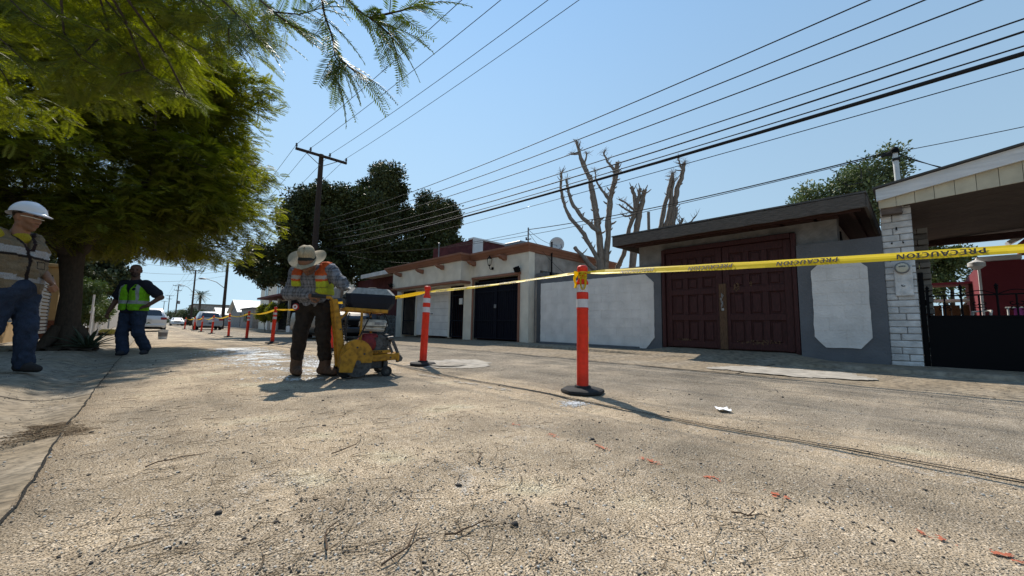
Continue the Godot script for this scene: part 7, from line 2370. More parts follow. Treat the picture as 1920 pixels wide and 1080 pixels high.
	tag(sl, "pale flecks of dried cutting slurry on the road behind and around the worker's boots", "slurry")
	xfs = []
	cols = []
	for k in 420:
		var p := Vector3(2.43 + 0.055 * g.randfn(), 0, -1.86 + 0.05 * g.randfn())
		var s := g.randf_range(0.003, 0.008)
		p.y = ground_y(p.x, p.z) + 0.012 * nz(p.x, p.z, 0.9) + 0.004
		xfs.append(Transform3D(Basis(Vector3.UP, g.randf() * TAU).scaled(Vector3(s, s * 0.7, s)), p))
		cols.append(Color(0.66, 0.67, 0.68) * g.randf_range(0.7, 1.1))
	tag(stuff(self, "white_chips", sm, M.vertex, xfs, cols), "small spill of white stone chips by the foot of the nearest post", "chips")
	# orange survey marks
	var marks := [Vector2(1.64, -1.69), Vector2(1.64, -1.4), Vector2(1.65, -1.1), Vector2(1.66, -0.85), Vector2(1.67, -0.6), Vector2(1.68, -0.38), Vector2(1.69, -0.01), Vector2(1.69, 0.13)]
	var mw := ["farthest and faintest orange paint mark on the road", "second orange paint mark from the far end of its row", "third orange paint mark from the far end of its row", "fourth orange paint mark from the far end, left of the white paper", "fifth orange paint mark from the far end of its row", "sixth orange paint mark from the far end of its row", "next to nearest orange paint mark, near the lower right corner", "nearest orange paint mark, at the lower right edge"]
	mat("orange_paint", Color(0.52, 0.15, 0.08), 0.9, tex.blotch, 6.0)
	for i in marks.size():
		var b := B.new()
		fleck(b, Vector3(marks[i].x, 0, marks[i].y), 0.024, 0.062, -0.25, 0.005, 0.06 if i in [2, 3, 7] else 0.16, 0.006, 38.0, 0.5)
		tag(part(self, "paint_mark", b.mesh(), M.orange_paint), mw[i], "paint mark", "row of orange paint marks")
	# white line scraps along the cut
	for q in [Vector2(2.42, -3.9), Vector2(2.43, -3.2), Vector2(2.42, -2.75)]:
		var b := B.new()
		fleck(b, Vector3(q.x, 0, q.y), 0.05, 0.22, 0.05, 0.012, 0.0, 0.006, 20.0, 0.5)
		structure("road_marking", b.mesh(), M.concrete_light)
	# crumpled paper
	var pb := B.new()
	pb.sheet(7, 7, func(i, j): return Vector3((i - 3) * 0.017, 0.012 + 0.014 * absf(nz(i * 0.7, j * 0.9, 1.0)) + 0.004 * sin(i * 1.3 + j), (j - 3) * 0.014))
	var pp := part(self, "paper_scrap", pb.mesh(), M.paper, Vector3(3.06, ground_y(3.06, -1.01), -1.01), Basis(Vector3.UP, 0.6))
	tag(pp, "crumpled scrap of white paper on the open lane", "paper")
	# twigs
	mat("twig_wood", Color(0.085, 0.055, 0.035), 0.95)
	var tm := B.new()
	tm.tube([Vector3(-0.5, 0, 0), Vector3(-0.2, 0.03, 0.06), Vector3(0.15, 0.01, 0.02), Vector3(0.5, 0.03, -0.05)], [0.016, 0.014, 0.012, 0.007], 4)
	xfs = []
	cols = []
	for k in 4200:
		var d := 0.8 + 8.0 * pow(g.randf(), 1.7)
		var a := g.randf_range(-0.85, 0.75)
		var p := Vector3(sin(0.756 + a), 0, -cos(0.756 + a)) * d
		if p.x < -2.2 or p.x > 2.6:
			continue
		if g.randf() > 0.75 * smoothstep(2.4, -0.3, p.x) + 0.12:
			continue
		var s := g.randf_range(0.02, 0.11)
		p.y = ground_y(p.x, p.z) + 0.012 * nz(p.x, p.z, 0.9) + 0.004
		if p.x < -0.85:
			p.y = ground_y(-0.3, p.z) + 0.086
		elif p.x < -0.6:
			p.y += 0.03
		elif p.x < -0.3:
			p.y -= 0.02
		xfs.append(Transform3D(Basis(Vector3.UP, g.randfn() * 0.8 + 0.2).scaled(Vector3(s, minf(s, 0.08), minf(s, 0.09))), p))
		cols.append(Color(0.1, 0.07, 0.045).lerp(Color(0.25, 0.19, 0.12), g.randf()))
	tag(stuff(self, "fallen_twigs", tm.mesh(), M.vertex, xfs, cols), "small dry twigs and leaf stalks lying all over the sandy lane", "twigs")
	var big := [[Vector2(0.55, -0.98), 0.2, 0.5], [Vector2(0.72, -0.92), 0.15, -0.4], [Vector2(0.42, -1.15), 0.17, 0.9], [Vector2(0.15, -2.25), 0.22, 0.3], [Vector2(1.1, -1.35), 0.12, 1.2], [Vector2(0.75, -1.9), 0.25, 0.75], [Vector2(1.45, -0.42), 0.1, -0.6]]
	var bl := ["long dark twig at the bottom edge, left of centre", "short curved twig at the bottom edge, nearest the centre", "forked dry twig low in the picture, left of centre", "long pale stalk lying on the sandy lane before the debris heap", "thin twig in the middle of the sandy lane", "longest straight stalk, pointing at the worker's boots", "small bent twig right of the last paint marks"]
	for i in big.size():
		var b := B.new()
		var q: Vector2 = big[i][0]
		var l: float = big[i][1]
		var pts := []
		for k in 6:
			pts.append(Vector3(-l * 0.5 + l * k / 5.0, 0.006 + 0.006 * absf(sin(k * 1.7 + i)), 0.02 * sin(k * 0.9 + i)))
		b.tube(pts, [0.0028, 0.0026, 0.0024, 0.002, 0.0017, 0.001], 5)
		if i % 2 == 0:
			b.tube([pts[2], pts[2] + Vector3(0.03, 0.012, 0.02), pts[2] + Vector3(0.055, 0.004, 0.035)], [0.0018, 0.0014, 0.0008], 4)
		tag(part(self, "fallen_twig", b.mesh(), M.twig_wood, Vector3(q.x, ground_y(q.x, q.y) + 0.012 * nz(q.x, q.y, 0.9), q.y), Basis(Vector3.UP, big[i][2])), bl[i], "twig")
	# heap of twigs and leaves in the left gutter
	xfs = []
	cols = []
	for k in 620:
		var r := pow(g.randf(), 0.7)
		var a := g.randf() * TAU
		var p := Vector3(-0.34 + 0.19 * r * cos(a) * (0.7 + 0.5 * sin(a * 3.0)), 0, -3.3 + 0.42 * r * sin(a) * (0.7 + 0.4 * cos(a * 2.0)))
		if p.x > -0.16:
			continue
		var s := g.randf_range(0.04, 0.14)
		p.y = ground_y(p.x, p.z) - 0.01 + 0.035 * (1.0 - r) * g.randf() + 0.004
		xfs.append(Transform3D(Basis.from_euler(Vector3(0, g.randf() * TAU, g.randf_range(-0.3, 0.3))).scaled(Vector3(s, s * 0.7, s * 0.7)), p))
		cols.append(Color(0.1, 0.065, 0.04).lerp(Color(0.36, 0.27, 0.17), g.randf()))
	tag(stuff(self, "gutter_debris", tm.mesh(), M.vertex, xfs, cols), "heap of brown twigs and dry leaves in the left gutter", "debris heap")

# ---------------------------------------------------------------- people
# field: list of bones [a, b, ra, rb]; meshed as surface nets
func field_mesh(b: B, bones: Array, cell: float, k: float, post, colf: Callable) -> void:
	var lo := Vector3.ONE * 1e9
	var hi := -lo
	for q in bones:
		var r := maxf(q[2], q[3]) + k * 0.3 + cell * 2.5
		lo = lo.min((q[0] as Vector3).min(q[1]) - Vector3.ONE * r)
		hi = hi.max((q[0] as Vector3).max(q[1]) + Vector3.ONE * r)
	var nx := int((hi.x - lo.x) / cell) + 2
	var ny := int((hi.y - lo.y) / cell) + 2
	var nz2 := int((hi.z - lo.z) / cell) + 2
	var d := PackedFloat32Array()
	d.resize(nx * ny * nz2)
	d.fill(1.0)
	for q in bones:
		var a: Vector3 = q[0]
		var ab: Vector3 = q[1] - a
		var ll := maxf(ab.length_squared(), 1e-9)
		var ra: float = q[2]
		var rb: float = q[3]
		var r := maxf(ra, rb) + k + cell * 2.0
		var l2 := a.min(q[1]) - Vector3.ONE * r
		var h2 := a.max(q[1]) + Vector3.ONE * r
		var i0 := maxi(0, int((l2.x - lo.x) / cell))
		var i1 := mini(nx - 1, int((h2.x - lo.x) / cell) + 1)
		var j0 := maxi(0, int((l2.y - lo.y) / cell))
		var j1 := mini(ny - 1, int((h2.y - lo.y) / cell) + 1)
		var k0 := maxi(0, int((l2.z - lo.z) / cell))
		var k1 := mini(nz2 - 1, int((h2.z - lo.z) / cell) + 1)
		for kk in range(k0, k1 + 1):
			for jj in range(j0, j1 + 1):
				var at := (kk * ny + jj) * nx
				for ii in range(i0, i1 + 1):
					var p := lo + Vector3(ii, jj, kk) * cell - a
					var t := clampf(p.dot(ab) / ll, 0.0, 1.0)
					var v := (p - ab * t).length() - ra - (rb - ra) * t
					var o := d[at + ii]
					var e := maxf(k - absf(v - o), 0.0)
					d[at + ii] = minf(v, o) - e * e * 0.25 / k
	if post != null:
		for kk in nz2:
			for jj in ny:
				var at := (kk * ny + jj) * nx
				for ii in nx:
					if d[at + ii] < cell * 3.0 + 0.02:
						d[at + ii] = post.call(lo + Vector3(ii, jj, kk) * cell, d[at + ii])
	# surface nets
	var index := {}
	var pos := PackedVector3Array()
	var nx1 := nx
	var sy := nx
	var sz := nx * ny
	var offs := [0, 1, sy, sy + 1, sz, sz + 1, sz + sy, sz + sy + 1]
	var cpos := [Vector3(0,0,0), Vector3(1,0,0), Vector3(0,1,0), Vector3(1,1,0), Vector3(0,0,1), Vector3(1,0,1), Vector3(0,1,1), Vector3(1,1,1)]
	var edges := [[0,1],[2,3],[4,5],[6,7],[0,2],[1,3],[4,6],[5,7],[0,4],[1,5],[2,6],[3,7]]
	for kk in nz2 - 1:
		for jj in ny - 1:
			var at := kk * sz + jj * sy
			for ii in nx - 1:
				var v0 := d[at + ii]
				if absf(v0) > cell * 4.0:
					continue
				var neg := 0
				for o in offs:
					if d[at + ii + o] < 0.0:
						neg += 1
				if neg == 0 or neg == 8:
					continue
				var s := Vector3.ZERO
				var n := 0
				for e in edges:
					var va: float = d[at + ii + offs[e[0]]]
					var vb: float = d[at + ii + offs[e[1]]]
					if (va < 0.0) != (vb < 0.0):
						s += (cpos[e[0]] as Vector3).lerp(cpos[e[1]], va / (va - vb))
						n += 1
				index[at + ii] = pos.size()
				pos.push_back(lo + (Vector3(ii, jj, kk) + s / n) * cell)
	var nor := PackedVector3Array()
	nor.resize(pos.size())
	var faces := PackedInt32Array()
	for at in index:
		var ii: int = at % nx
		var jj: int = (at / nx) % ny
		var kk: int = at / sz
		if ii == 0 or jj == 0 or kk == 0:
			continue
		var v0 := d[at]
		for ax in 3:
			var step: int = [1, sy, sz][ax]
			var v1 := d[at + step]
			if (v0 < 0.0) == (v1 < 0.0):
				continue
			var p: int = [sy, sz, 1][ax]
			var q: int = [sz, 1, sy][ax]
			if not (index.has(at - p) and index.has(at - q) and index.has(at - p - q)):
				continue
			var a: int = index[at]
			var e: int = index[at - p]
			var f: int = index[at - p - q]
			var g: int = index[at - q]
			if v0 < 0.0:
				faces.append_array(PackedInt32Array([a, f, e, a, g, f]))
			else:
				faces.append_array(PackedInt32Array([a, e, f, a, f, g]))
	for i in range(0, faces.size(), 3):
		var a := faces[i]
		var e := faces[i + 1]
		var f := faces[i + 2]
		var g := (pos[f] - pos[a]).cross(pos[e] - pos[a])
		nor[a] += g
		nor[e] += g
		nor[f] += g
	var first := b.v.size()
	for i in pos.size():
		var n := nor[i].normalized() if nor[i].length_squared() > 0.0 else Vector3.UP
		b.col = colf.call(pos[i], n)
		b.vert(pos[i], n)
	b.col = Color.WHITE
	for i in faces:
		b.ix.push_back(first + i)

func plain_col(c: Color) -> Callable:
	return func(_p, _n): return c

func bones_in(xf: Transform3D, list: Array, s := 1.0) -> Array:
	var o := []
	for q in list:
		o.append([xf * (q[0] * s), xf * (q[1] * s), q[2] * s, q[3] * s])
	return o

func add_head(b: B, xf: Transform3D, skin: Color, hair: Color, hair_line: float, beard: float) -> void:
	# head space: y up, z to the face, origin between the ears
	var l := [[Vector3(0, 0.045, -0.03), Vector3(0, 0.045, 0.022), 0.082, 0.078], [Vector3(0, 0.0, -0.02), Vector3(0, 0.0, 0.03), 0.07, 0.065],
		[Vector3(0, -0.04, 0.02), Vector3(0, -0.092, 0.058), 0.058, 0.03], [Vector3(-0.03, -0.06, 0.0), Vector3(0, -0.09, 0.05), 0.04, 0.026], [Vector3(0.03, -0.06, 0.0), Vector3(0, -0.09, 0.05), 0.04, 0.026],
		[Vector3(0, 0.02, 0.088), Vector3(0, -0.022, 0.108), 0.011, 0.015], [Vector3(-0.012, -0.026, 0.096), Vector3(0.012, -0.026, 0.096), 0.011, 0.011], [Vector3(-0.036, 0.036, 0.078), Vector3(0.036, 0.036, 0.078), 0.014, 0.014],
		[Vector3(-0.04, -0.012, 0.055), Vector3(-0.03, -0.03, 0.065), 0.026, 0.022], [Vector3(0.04, -0.012, 0.055), Vector3(0.03, -0.03, 0.065), 0.026, 0.022],
		[Vector3(-0.02, -0.054, 0.083), Vector3(0.02, -0.054, 0.083), 0.009, 0.009], [Vector3(-0.018, -0.066, 0.082), Vector3(0.018, -0.066, 0.082), 0.01, 0.01],
		[Vector3(-0.077, 0.012, -0.012), Vector3(-0.079, -0.022, -0.004), 0.019, 0.011], [Vector3(0.077, 0.012, -0.012), Vector3(0.079, -0.022, -0.004), 0.019, 0.011],
		[Vector3(0, -0.06, -0.02), Vector3(0, -0.17, -0.03), 0.056, 0.062]]
	var inv := xf.affine_inverse()
	field_mesh(b, bones_in(xf, l), 0.0065, 0.016, func(p, v):
		var q: Vector3 = inv * p
		var e := Vector3(absf(q.x) - 0.032, q.y - 0.013, q.z - 0.094).length() - 0.013
		return maxf(v, -e), func(p, _n):
		var q: Vector3 = inv * p
		var c := skin * (1.0 + 0.12 * nz(q.x * 60.0, q.y * 60.0 + q.z * 40.0))
		if q.y > hair_line - 0.55 * (q.z + 0.03) * -1.0 * 0.0 + (0.5 * q.z if q.z > 0.0 else 0.55 * q.z) and absf(q.x) < 0.083 and not (q.z > 0.07 and q.y < 0.06):
			c = hair
		if absf(absf(q.x) - 0.032) < 0.013 and absf(q.y - 0.013) < 0.006 and q.z > 0.06:
			c = Color(0.02, 0.015, 0.012)
		elif absf(absf(q.x) - 0.032) < 0.018 and absf(q.y - 0.036) < 0.006 and q.z > 0.06:
			c = hair.lerp(skin, 0.2)
		elif absf(q.x) < 0.024 and absf(q.y + 0.06) < 0.005 and q.z > 0.07:
			c = Color(skin.r * 0.8, skin.g * 0.5, skin.b * 0.5)
		elif beard > 0.0 and q.z > 0.02 and q.y < -0.035 and q.y > -0.125:
			c = skin.lerp(hair, beard)
		return c)

func add_hand(b: B, wrist: Vector3, dir: Vector3, palm_n: Vector3, thumb_side: float, curl: float, skin: Color, s := 1.0) -> void:
	# dir: wrist to fingers, palm_n: out of the palm; curl 0 straight .. 1 fist
	var y := dir.normalized()
	var z := (palm_n - y * palm_n.dot(y)).normalized()
	var x := y.cross(z) * thumb_side
	var list := []
	var lens := [0.068, 0.078, 0.072, 0.056]
	for f in 4:
		var off := (0.03 - f * 0.02)
		var base := wrist + (x * off + y * 0.088) * s
		list.append([wrist + (x * off * 0.6 + y * 0.012) * s, base, 0.014 * s, 0.0115 * s])
		var a := 0.25 + curl * 1.15
		var p := base
		for j in 3:
			var l: float = lens[f] * [0.45, 0.31, 0.24][j] * s
			var dd := y * cos(a) + z * sin(a) + x * off * 0.6
			var q := p + dd.normalized() * l
			list.append([p, q, (0.0098 - j * 0.0008) * s, (0.009 - j * 0.0008) * s])
			p = q
			a += 0.2 + curl * 0.95
	var tb := wrist + (x * 0.022 + y * 0.02 + z * 0.008) * s
	var t1 := tb + (x * 0.03 + y * 0.034 + z * 0.014) * s
	var t2 := t1 + (x * 0.008 * (1.0 - curl) + y * 0.03 + z * 0.018 * curl) * s
	list.append([tb, t1, 0.016 * s, 0.0115 * s])
	list.append([t1, t2, 0.0112 * s, 0.009 * s])
	list.append([wrist - y * 0.03 * s, wrist + y * 0.03 * s, 0.026 * s, 0.022 * s])
	field_mesh(b, list, 0.0062, 0.006, null, func(p, _n): return skin * (1.0 + 0.15 * nz(p.x * 70.0, p.y * 70.0)))

func fold(p: Vector3, amp: float, f := 1.0) -> float:
	return -amp * 0.45 + amp * 1.25 * (fnl.get_noise_3d(p.x * 9.0 * f, p.y * 6.0 * f, p.z * 9.0 * f) + 0.6 * fnl.get_noise_3d(p.x * 22.0 * f, p.y * 16.0 * f, p.z * 22.0 * f))

func boot(o: Node3D, ankle: Vector3, toe_dir: Vector3, shaft: float, c: Color, s := 1.0) -> void:
	var f := toe_dir.normalized()
	var g := Vector3(ankle.x, 0, ankle.z)
	var h := ankle.y
	var list := [[g + Vector3(0, 0.045, 0) - f * 0.055 * s, g + Vector3(0, 0.042, 0) + f * 0.07 * s, 0.043 * s, 0.044 * s], [g + Vector3(0, 0.04, 0) + f * 0.07 * s, g + Vector3(0, 0.036, 0) + f * 0.155 * s, 0.044 * s, 0.037 * s],
		[g + Vector3(0, 0.05, 0) - f * 0.02 * s, ankle + Vector3(0, 0.02, 0), 0.05 * s, 0.048 * s], [ankle, ankle + Vector3(0, maxf(shaft, 0.02), 0), 0.05 * s, 0.056 * s]]
	var b := B.new()
	field_mesh(b, list, 0.011, 0.03, func(p, v): return maxf(v + fold(p, 0.003, 2.0), -p.y + 0.004), func(p, _n):
		return c * 0.35 if p.y < 0.022 else c * (1.0 + 0.35 * nz(p.x * 30.0, p.y * 30.0 + p.z * 20.0)))
	part(o, "boot", b.mesh(), M.vertex)

func denim(p: Vector3) -> Color:
	var n := nz(p.x * 14.0 + p.z * 9.0, p.y * 10.0)
	var n2 := nz(p.x * 60.0, p.y * 60.0 + p.z * 50.0)
	return Color(0.034, 0.05, 0.09) * (1.0 + 0.45 * n + 0.3 * n2)

func build_people() -> void:
	build_helmet_man()
	build_lime_man()
	build_worker()

func trousers(o: Node3D, hips: Array, knees: Array, ankles: Array, waist: Vector3, wy: float, colf: Callable, wide: float, cuff: float) -> void:
	var list := []
	for s in 2:
		var h: Vector3 = hips[s]
		list.append([waist + (h - waist) * Vector3(0.75, 0.0, 0.6), h + Vector3(0, -0.02, 0), 0.098, 0.102])
		list.append([h, knees[s], 0.096 * wide, 0.07 * wide])
		list.append([knees[s], ankles[s], 0.068 * wide, cuff])
	list.append([waist + Vector3(-0.06, 0, 0), waist + Vector3(0.06, 0, 0), 0.1, 0.1])
	var b := B.new()
	field_mesh(b, list, 0.011, 0.045, func(p, v): return maxf(v + fold(p, 0.014), p.y - wy), colf)
	part(o, "trousers", b.mesh(), M.cloth)

func build_helmet_man() -> void:
	var o := thing("person", "man in white safety helmet, tan vest and jeans walking on the left pavement", "person", Vector3(-0.82, 0.045, -6.04), YAW)
	var skin := Color(0.27, 0.135, 0.08)
	var waist := Vector3(-0.235, 0.83, 0)
	var neck := Vector3(-0.27, 1.375, 0.0)
	var hips := [Vector3(-0.225, 0.77, 0.085), Vector3(-0.235, 0.77, -0.085)]
	var knees := [Vector3(-0.23, 0.42, 0.13), Vector3(-0.125, 0.455, -0.06)]
	var ankles := [Vector3(-0.4, 0.13, 0.11), Vector3(-0.085, 0.085, -0.05)]
	var shl := Vector3(-0.3, 1.32, 0.17)
	var shr := Vector3(-0.31, 1.33, -0.165)
	var elr := Vector3(-0.275, 1.075, -0.21)
	var wrr := Vector3(-0.03, 0.915, -0.13)
	var ell := Vector3(-0.38, 1.04, 0.23)
	var wrl := Vector3(-0.36, 0.8, 0.22)
	# body: one skin figure
	var b := B.new()
	field_mesh(b, [[waist, Vector3(-0.26, 1.2, 0.0), 0.08, 0.085], [Vector3(-0.26, 1.2, 0.0), neck, 0.08, 0.06], [neck - Vector3(0, 0.05, 0), neck + Vector3(0.05, 0.1, 0.0), 0.064, 0.057], [shl, shr, 0.045, 0.045],
		[shr, elr, 0.046, 0.041], [elr, wrr, 0.043, 0.03], [shl, ell, 0.052, 0.042], [ell, wrl, 0.043, 0.03], [hips[0], knees[0], 0.06, 0.04], [hips[1], knees[1], 0.06, 0.04], [knees[0], ankles[0], 0.04, 0.033], [knees[1], ankles[1], 0.04, 0.033]], 0.011, 0.03, null, plain_col(skin))
	var hx := Transform3D(Basis(Vector3.UP, 1.75) * Basis(Vector3.RIGHT, 0.12), Vector3(-0.2, 1.535, 0.0))
	add_head(b, hx, skin, Color(0.02, 0.014, 0.01), 0.035, 0.25)
	add_hand(b, wrr, Vector3(0.75, -0.6, 0.1), Vector3(-0.4, -0.5, 0.6), 1.0, 0.7, skin, 1.08)
	add_hand(b, wrl, Vector3(0.1, -0.9, 0.1), Vector3(0.6, 0, 0.3), 1.0, 0.5, skin)
	part(o, "body", b.mesh(), M.skin)
	trousers(o, hips, knees, ankles, waist, 0.93, func(p, _n): return denim(p), 1.03, 0.066)
	# yellow shirt
	b = B.new()
	var yellow := Color(0.5, 0.4, 0.03)
	field_mesh(b, [[shl, shl + (ell - shl) * 0.62, 0.085, 0.088], [shl, neck - Vector3(0, 0.09, 0), 0.058, 0.05], [neck - Vector3(0, 0.1, 0), neck + Vector3(0.03, -0.035, 0.0), 0.06, 0.066]], 0.011, 0.03, func(p, v): return v + fold(p, 0.008), func(p, _n): return yellow * (1.0 + 0.3 * nz(p.x * 20.0, p.y * 20.0)))
	part(o, "shirt", b.mesh(), M.cloth)
	# vest: chest turned towards the right of the picture
	var face := Vector3(sin(1.45), 0, cos(1.45))
	var lat := Vector3(face.z, 0, -face.x)
	var cc := Vector3(-0.26, 0, 0.0)
	var vest_bones := []
	for s in [-1.0, 1.0]:
		vest_bones.append([Vector3(-0.235, 0.84, 0.0) + lat * 0.075 * s, Vector3(-0.255, 1.2, 0.0) + lat * 0.09 * s, 0.122, 0.122])
		vest_bones.append([Vector3(-0.255, 1.2, 0.0) + lat * 0.09 * s, Vector3(-0.28, 1.335, 0.0) + lat * 0.12 * s, 0.115, 0.07])
	vest_bones.append([Vector3(-0.24, 1.0, 0.0) + face * 0.02, Vector3(-0.26, 1.22, 0.0) + face * 0.025, 0.115, 0.1])
	b = B.new()
	var tan_c := Color(0.27, 0.2, 0.125)
	field_mesh(b, vest_bones, 0.0085, 0.05, func(p, v):
		var w: float = v + fold(p, 0.015)
		w = maxf(w, 0.785 - p.y + 0.02 * sin(p.x * 14.0))
		# armholes
		for a in [shl]:
			w = maxf(w, 0.062 - Vector2((p - a).dot(face), p.y - a.y + 0.035).length() if absf((p - cc).dot(lat)) > 0.155 else -1.0)
		# neck
		w = maxf(w, 0.062 - (p - neck - Vector3(0, 0.02, 0)).length())
		var q: Vector3 = p - cc
		if q.dot(face) > 0.0:
			w = maxf(w, (0.012 + (p.y - 1.24) * 0.36 - absf(q.dot(lat) - 0.01)) if p.y > 1.2 else -1.0)
		return w, func(p, _n):
		var q: Vector3 = p - cc
		var front := q.dot(face)
		var u := q.dot(lat) - 0.01
		var c := tan_c * (1.0 + 0.3 * nz(p.x * 16.0 + p.z * 12.0, p.y * 16.0))
		var y: float = p.y + 0.08 * u * (1.0 if front > 0.0 else 0.0)
		if (y > 1.155 and y < 1.225) or (y > 0.895 and y < 0.95):
			c = Color(0.5, 0.5, 0.52)
			if absf(u) < 0.075 and front > 0.0 and y < 1.0 and y > 0.93:
				c = tan_c
		elif y > 1.13 and y <= 1.155:
			c = Color(0.03, 0.02, 0.018)
		if front > 0.0:
			if absf(u - 0.008 * sin(p.y * 30.0)) < 0.013 and p.y < 1.25:
				c = Color(0.02, 0.015, 0.014)
			if p.y >= 1.2 and absf(absf(u) - 0.03 - (p.y - 1.24) * 0.36) < 0.014:
				c = Color(0.03, 0.015, 0.012)
			if u > 0.06 and u < 0.15 and p.y > 1.03 and p.y < 1.11 and not (u > 0.07 and u < 0.14 and p.y > 1.038 and p.y < 1.1):
				c = Color(0.03, 0.02, 0.018)
		for a in [shl, shr]:
			if absf(Vector2((p - a).dot(face), p.y - a.y + 0.035).length() - 0.07) < 0.012 and absf(q.dot(lat)) > 0.14:
				c = Color(0.03, 0.02, 0.018)
		return c)
	part(o, "vest", b.mesh(), M.cloth)
	boot(o, ankles[1], Vector3(1, 0, 0.1), 0.03, Color(0.03, 0.026, 0.026))
	boot(o, Vector3(-0.4, 0.1, 0.11), Vector3(1, 0, 0.1), 0.03, Color(0.03, 0.026, 0.026))
	# helmet
	var hh := hx * Transform3D(Basis(Vector3.RIGHT, -0.12).scaled(Vector3.ONE * 0.95), Vector3(0, 0.054, 0.0))
	var hel := part(o, "helmet", helmet_mesh(), M.helmet_white if M.has("helmet_white") else mat("helmet_white", Color(0.74, 0.73, 0.76), 0.28), hh.origin, hh.basis)
	var em := B.new()
	em.ball(Vector3(0.116, 0.068, 0.01), Vector3(0.006, 0.017, 0.017), 12, 8)
	part(hel, "emblem", em.mesh(), M.grey_metal)
	for q in [[0.045, 0.009], [0.061, 0.006]]:
		var tb := B.new()
		tb.box(Vector3(0.111, 0.072 - (q[0] - 0.045) * 0.9, 0.058), Vector3(0.004, q[1], 0.05), Basis(Vector3.UP, -0.32) * Basis(Vector3.RIGHT, 0.1) * Basis(Vector3.BACK, 0.35))
		part(hel, "print", tb.mesh(), M.grey_metal)
	var gl := B.new()
	gl.tube([Vector3(-0.078, 0.018, 0.0), Vector3(-0.068, 0.017, 0.075), Vector3(-0.035, 0.012, 0.112), Vector3(0.035, 0.012, 0.112), Vector3(0.068, 0.017, 0.075), Vector3(0.078, 0.018, 0.0)], 0.004, 6)
	part(o, "glasses", gl.mesh(), M.lamp_glass, hx.origin, hx.basis)

func helmet_mesh() -> ArrayMesh:
	# shell with a front peak, small rear brim and ridge
	var b := B.new()
	var rows := 14
	var cols := 36
	b.sheet(cols + 1, rows, func(i, j):
		var a: float = TAU * i / cols
		var t: float = j / (rows - 3.0)
		var e := Vector2(sin(a), cos(a))
		if t <= 1.0:
			var ph := t * PI * 0.5
			var ridge := 0.006 * exp(-pow(e.x * 9.0, 2.0)) * (1.0 if e.y > -0.6 else 0.3)
			return Vector3(e.x * 0.122 * sin(ph), 0.135 * cos(ph) + ridge * sin(ph * 1.6), e.y * 0.148 * sin(ph) - 0.005)
		var out: float = (j - rows + 3) * 0.5
		var peak: float = 0.012 + 0.05 * pow(maxf(e.y, 0.0), 2.5) + 0.018 * pow(maxf(-e.y, 0.0), 3.0)
		return Vector3(e.x * (0.122 + peak * out * 0.55), -0.006 * out - 0.028 * pow(maxf(e.y, 0.0), 2.0) * out + 0.012 * (1.0 - absf(e.y)) * out, e.y * (0.148 + peak * out) - 0.005))
	# inner side so that the brim has a thickness
	b.sheet(cols + 1, 4, func(i, j):
		var a: float = TAU * i / cols
		var e := Vector2(sin(a), cos(a))
		var out: float = 1.0 - j / 3.0
		var peak: float = 0.012 + 0.05 * pow(maxf(e.y, 0.0), 2.5) + 0.018 * pow(maxf(-e.y, 0.0), 3.0)
		return Vector3(e.x * (0.117 + peak * out * 0.55), -0.01 * out - 0.028 * pow(maxf(e.y, 0.0), 2.0) * out + 0.012 * (1.0 - absf(e.y)) * out - 0.006, e.y * (0.143 + peak * out) - 0.005))
	return b.mesh()

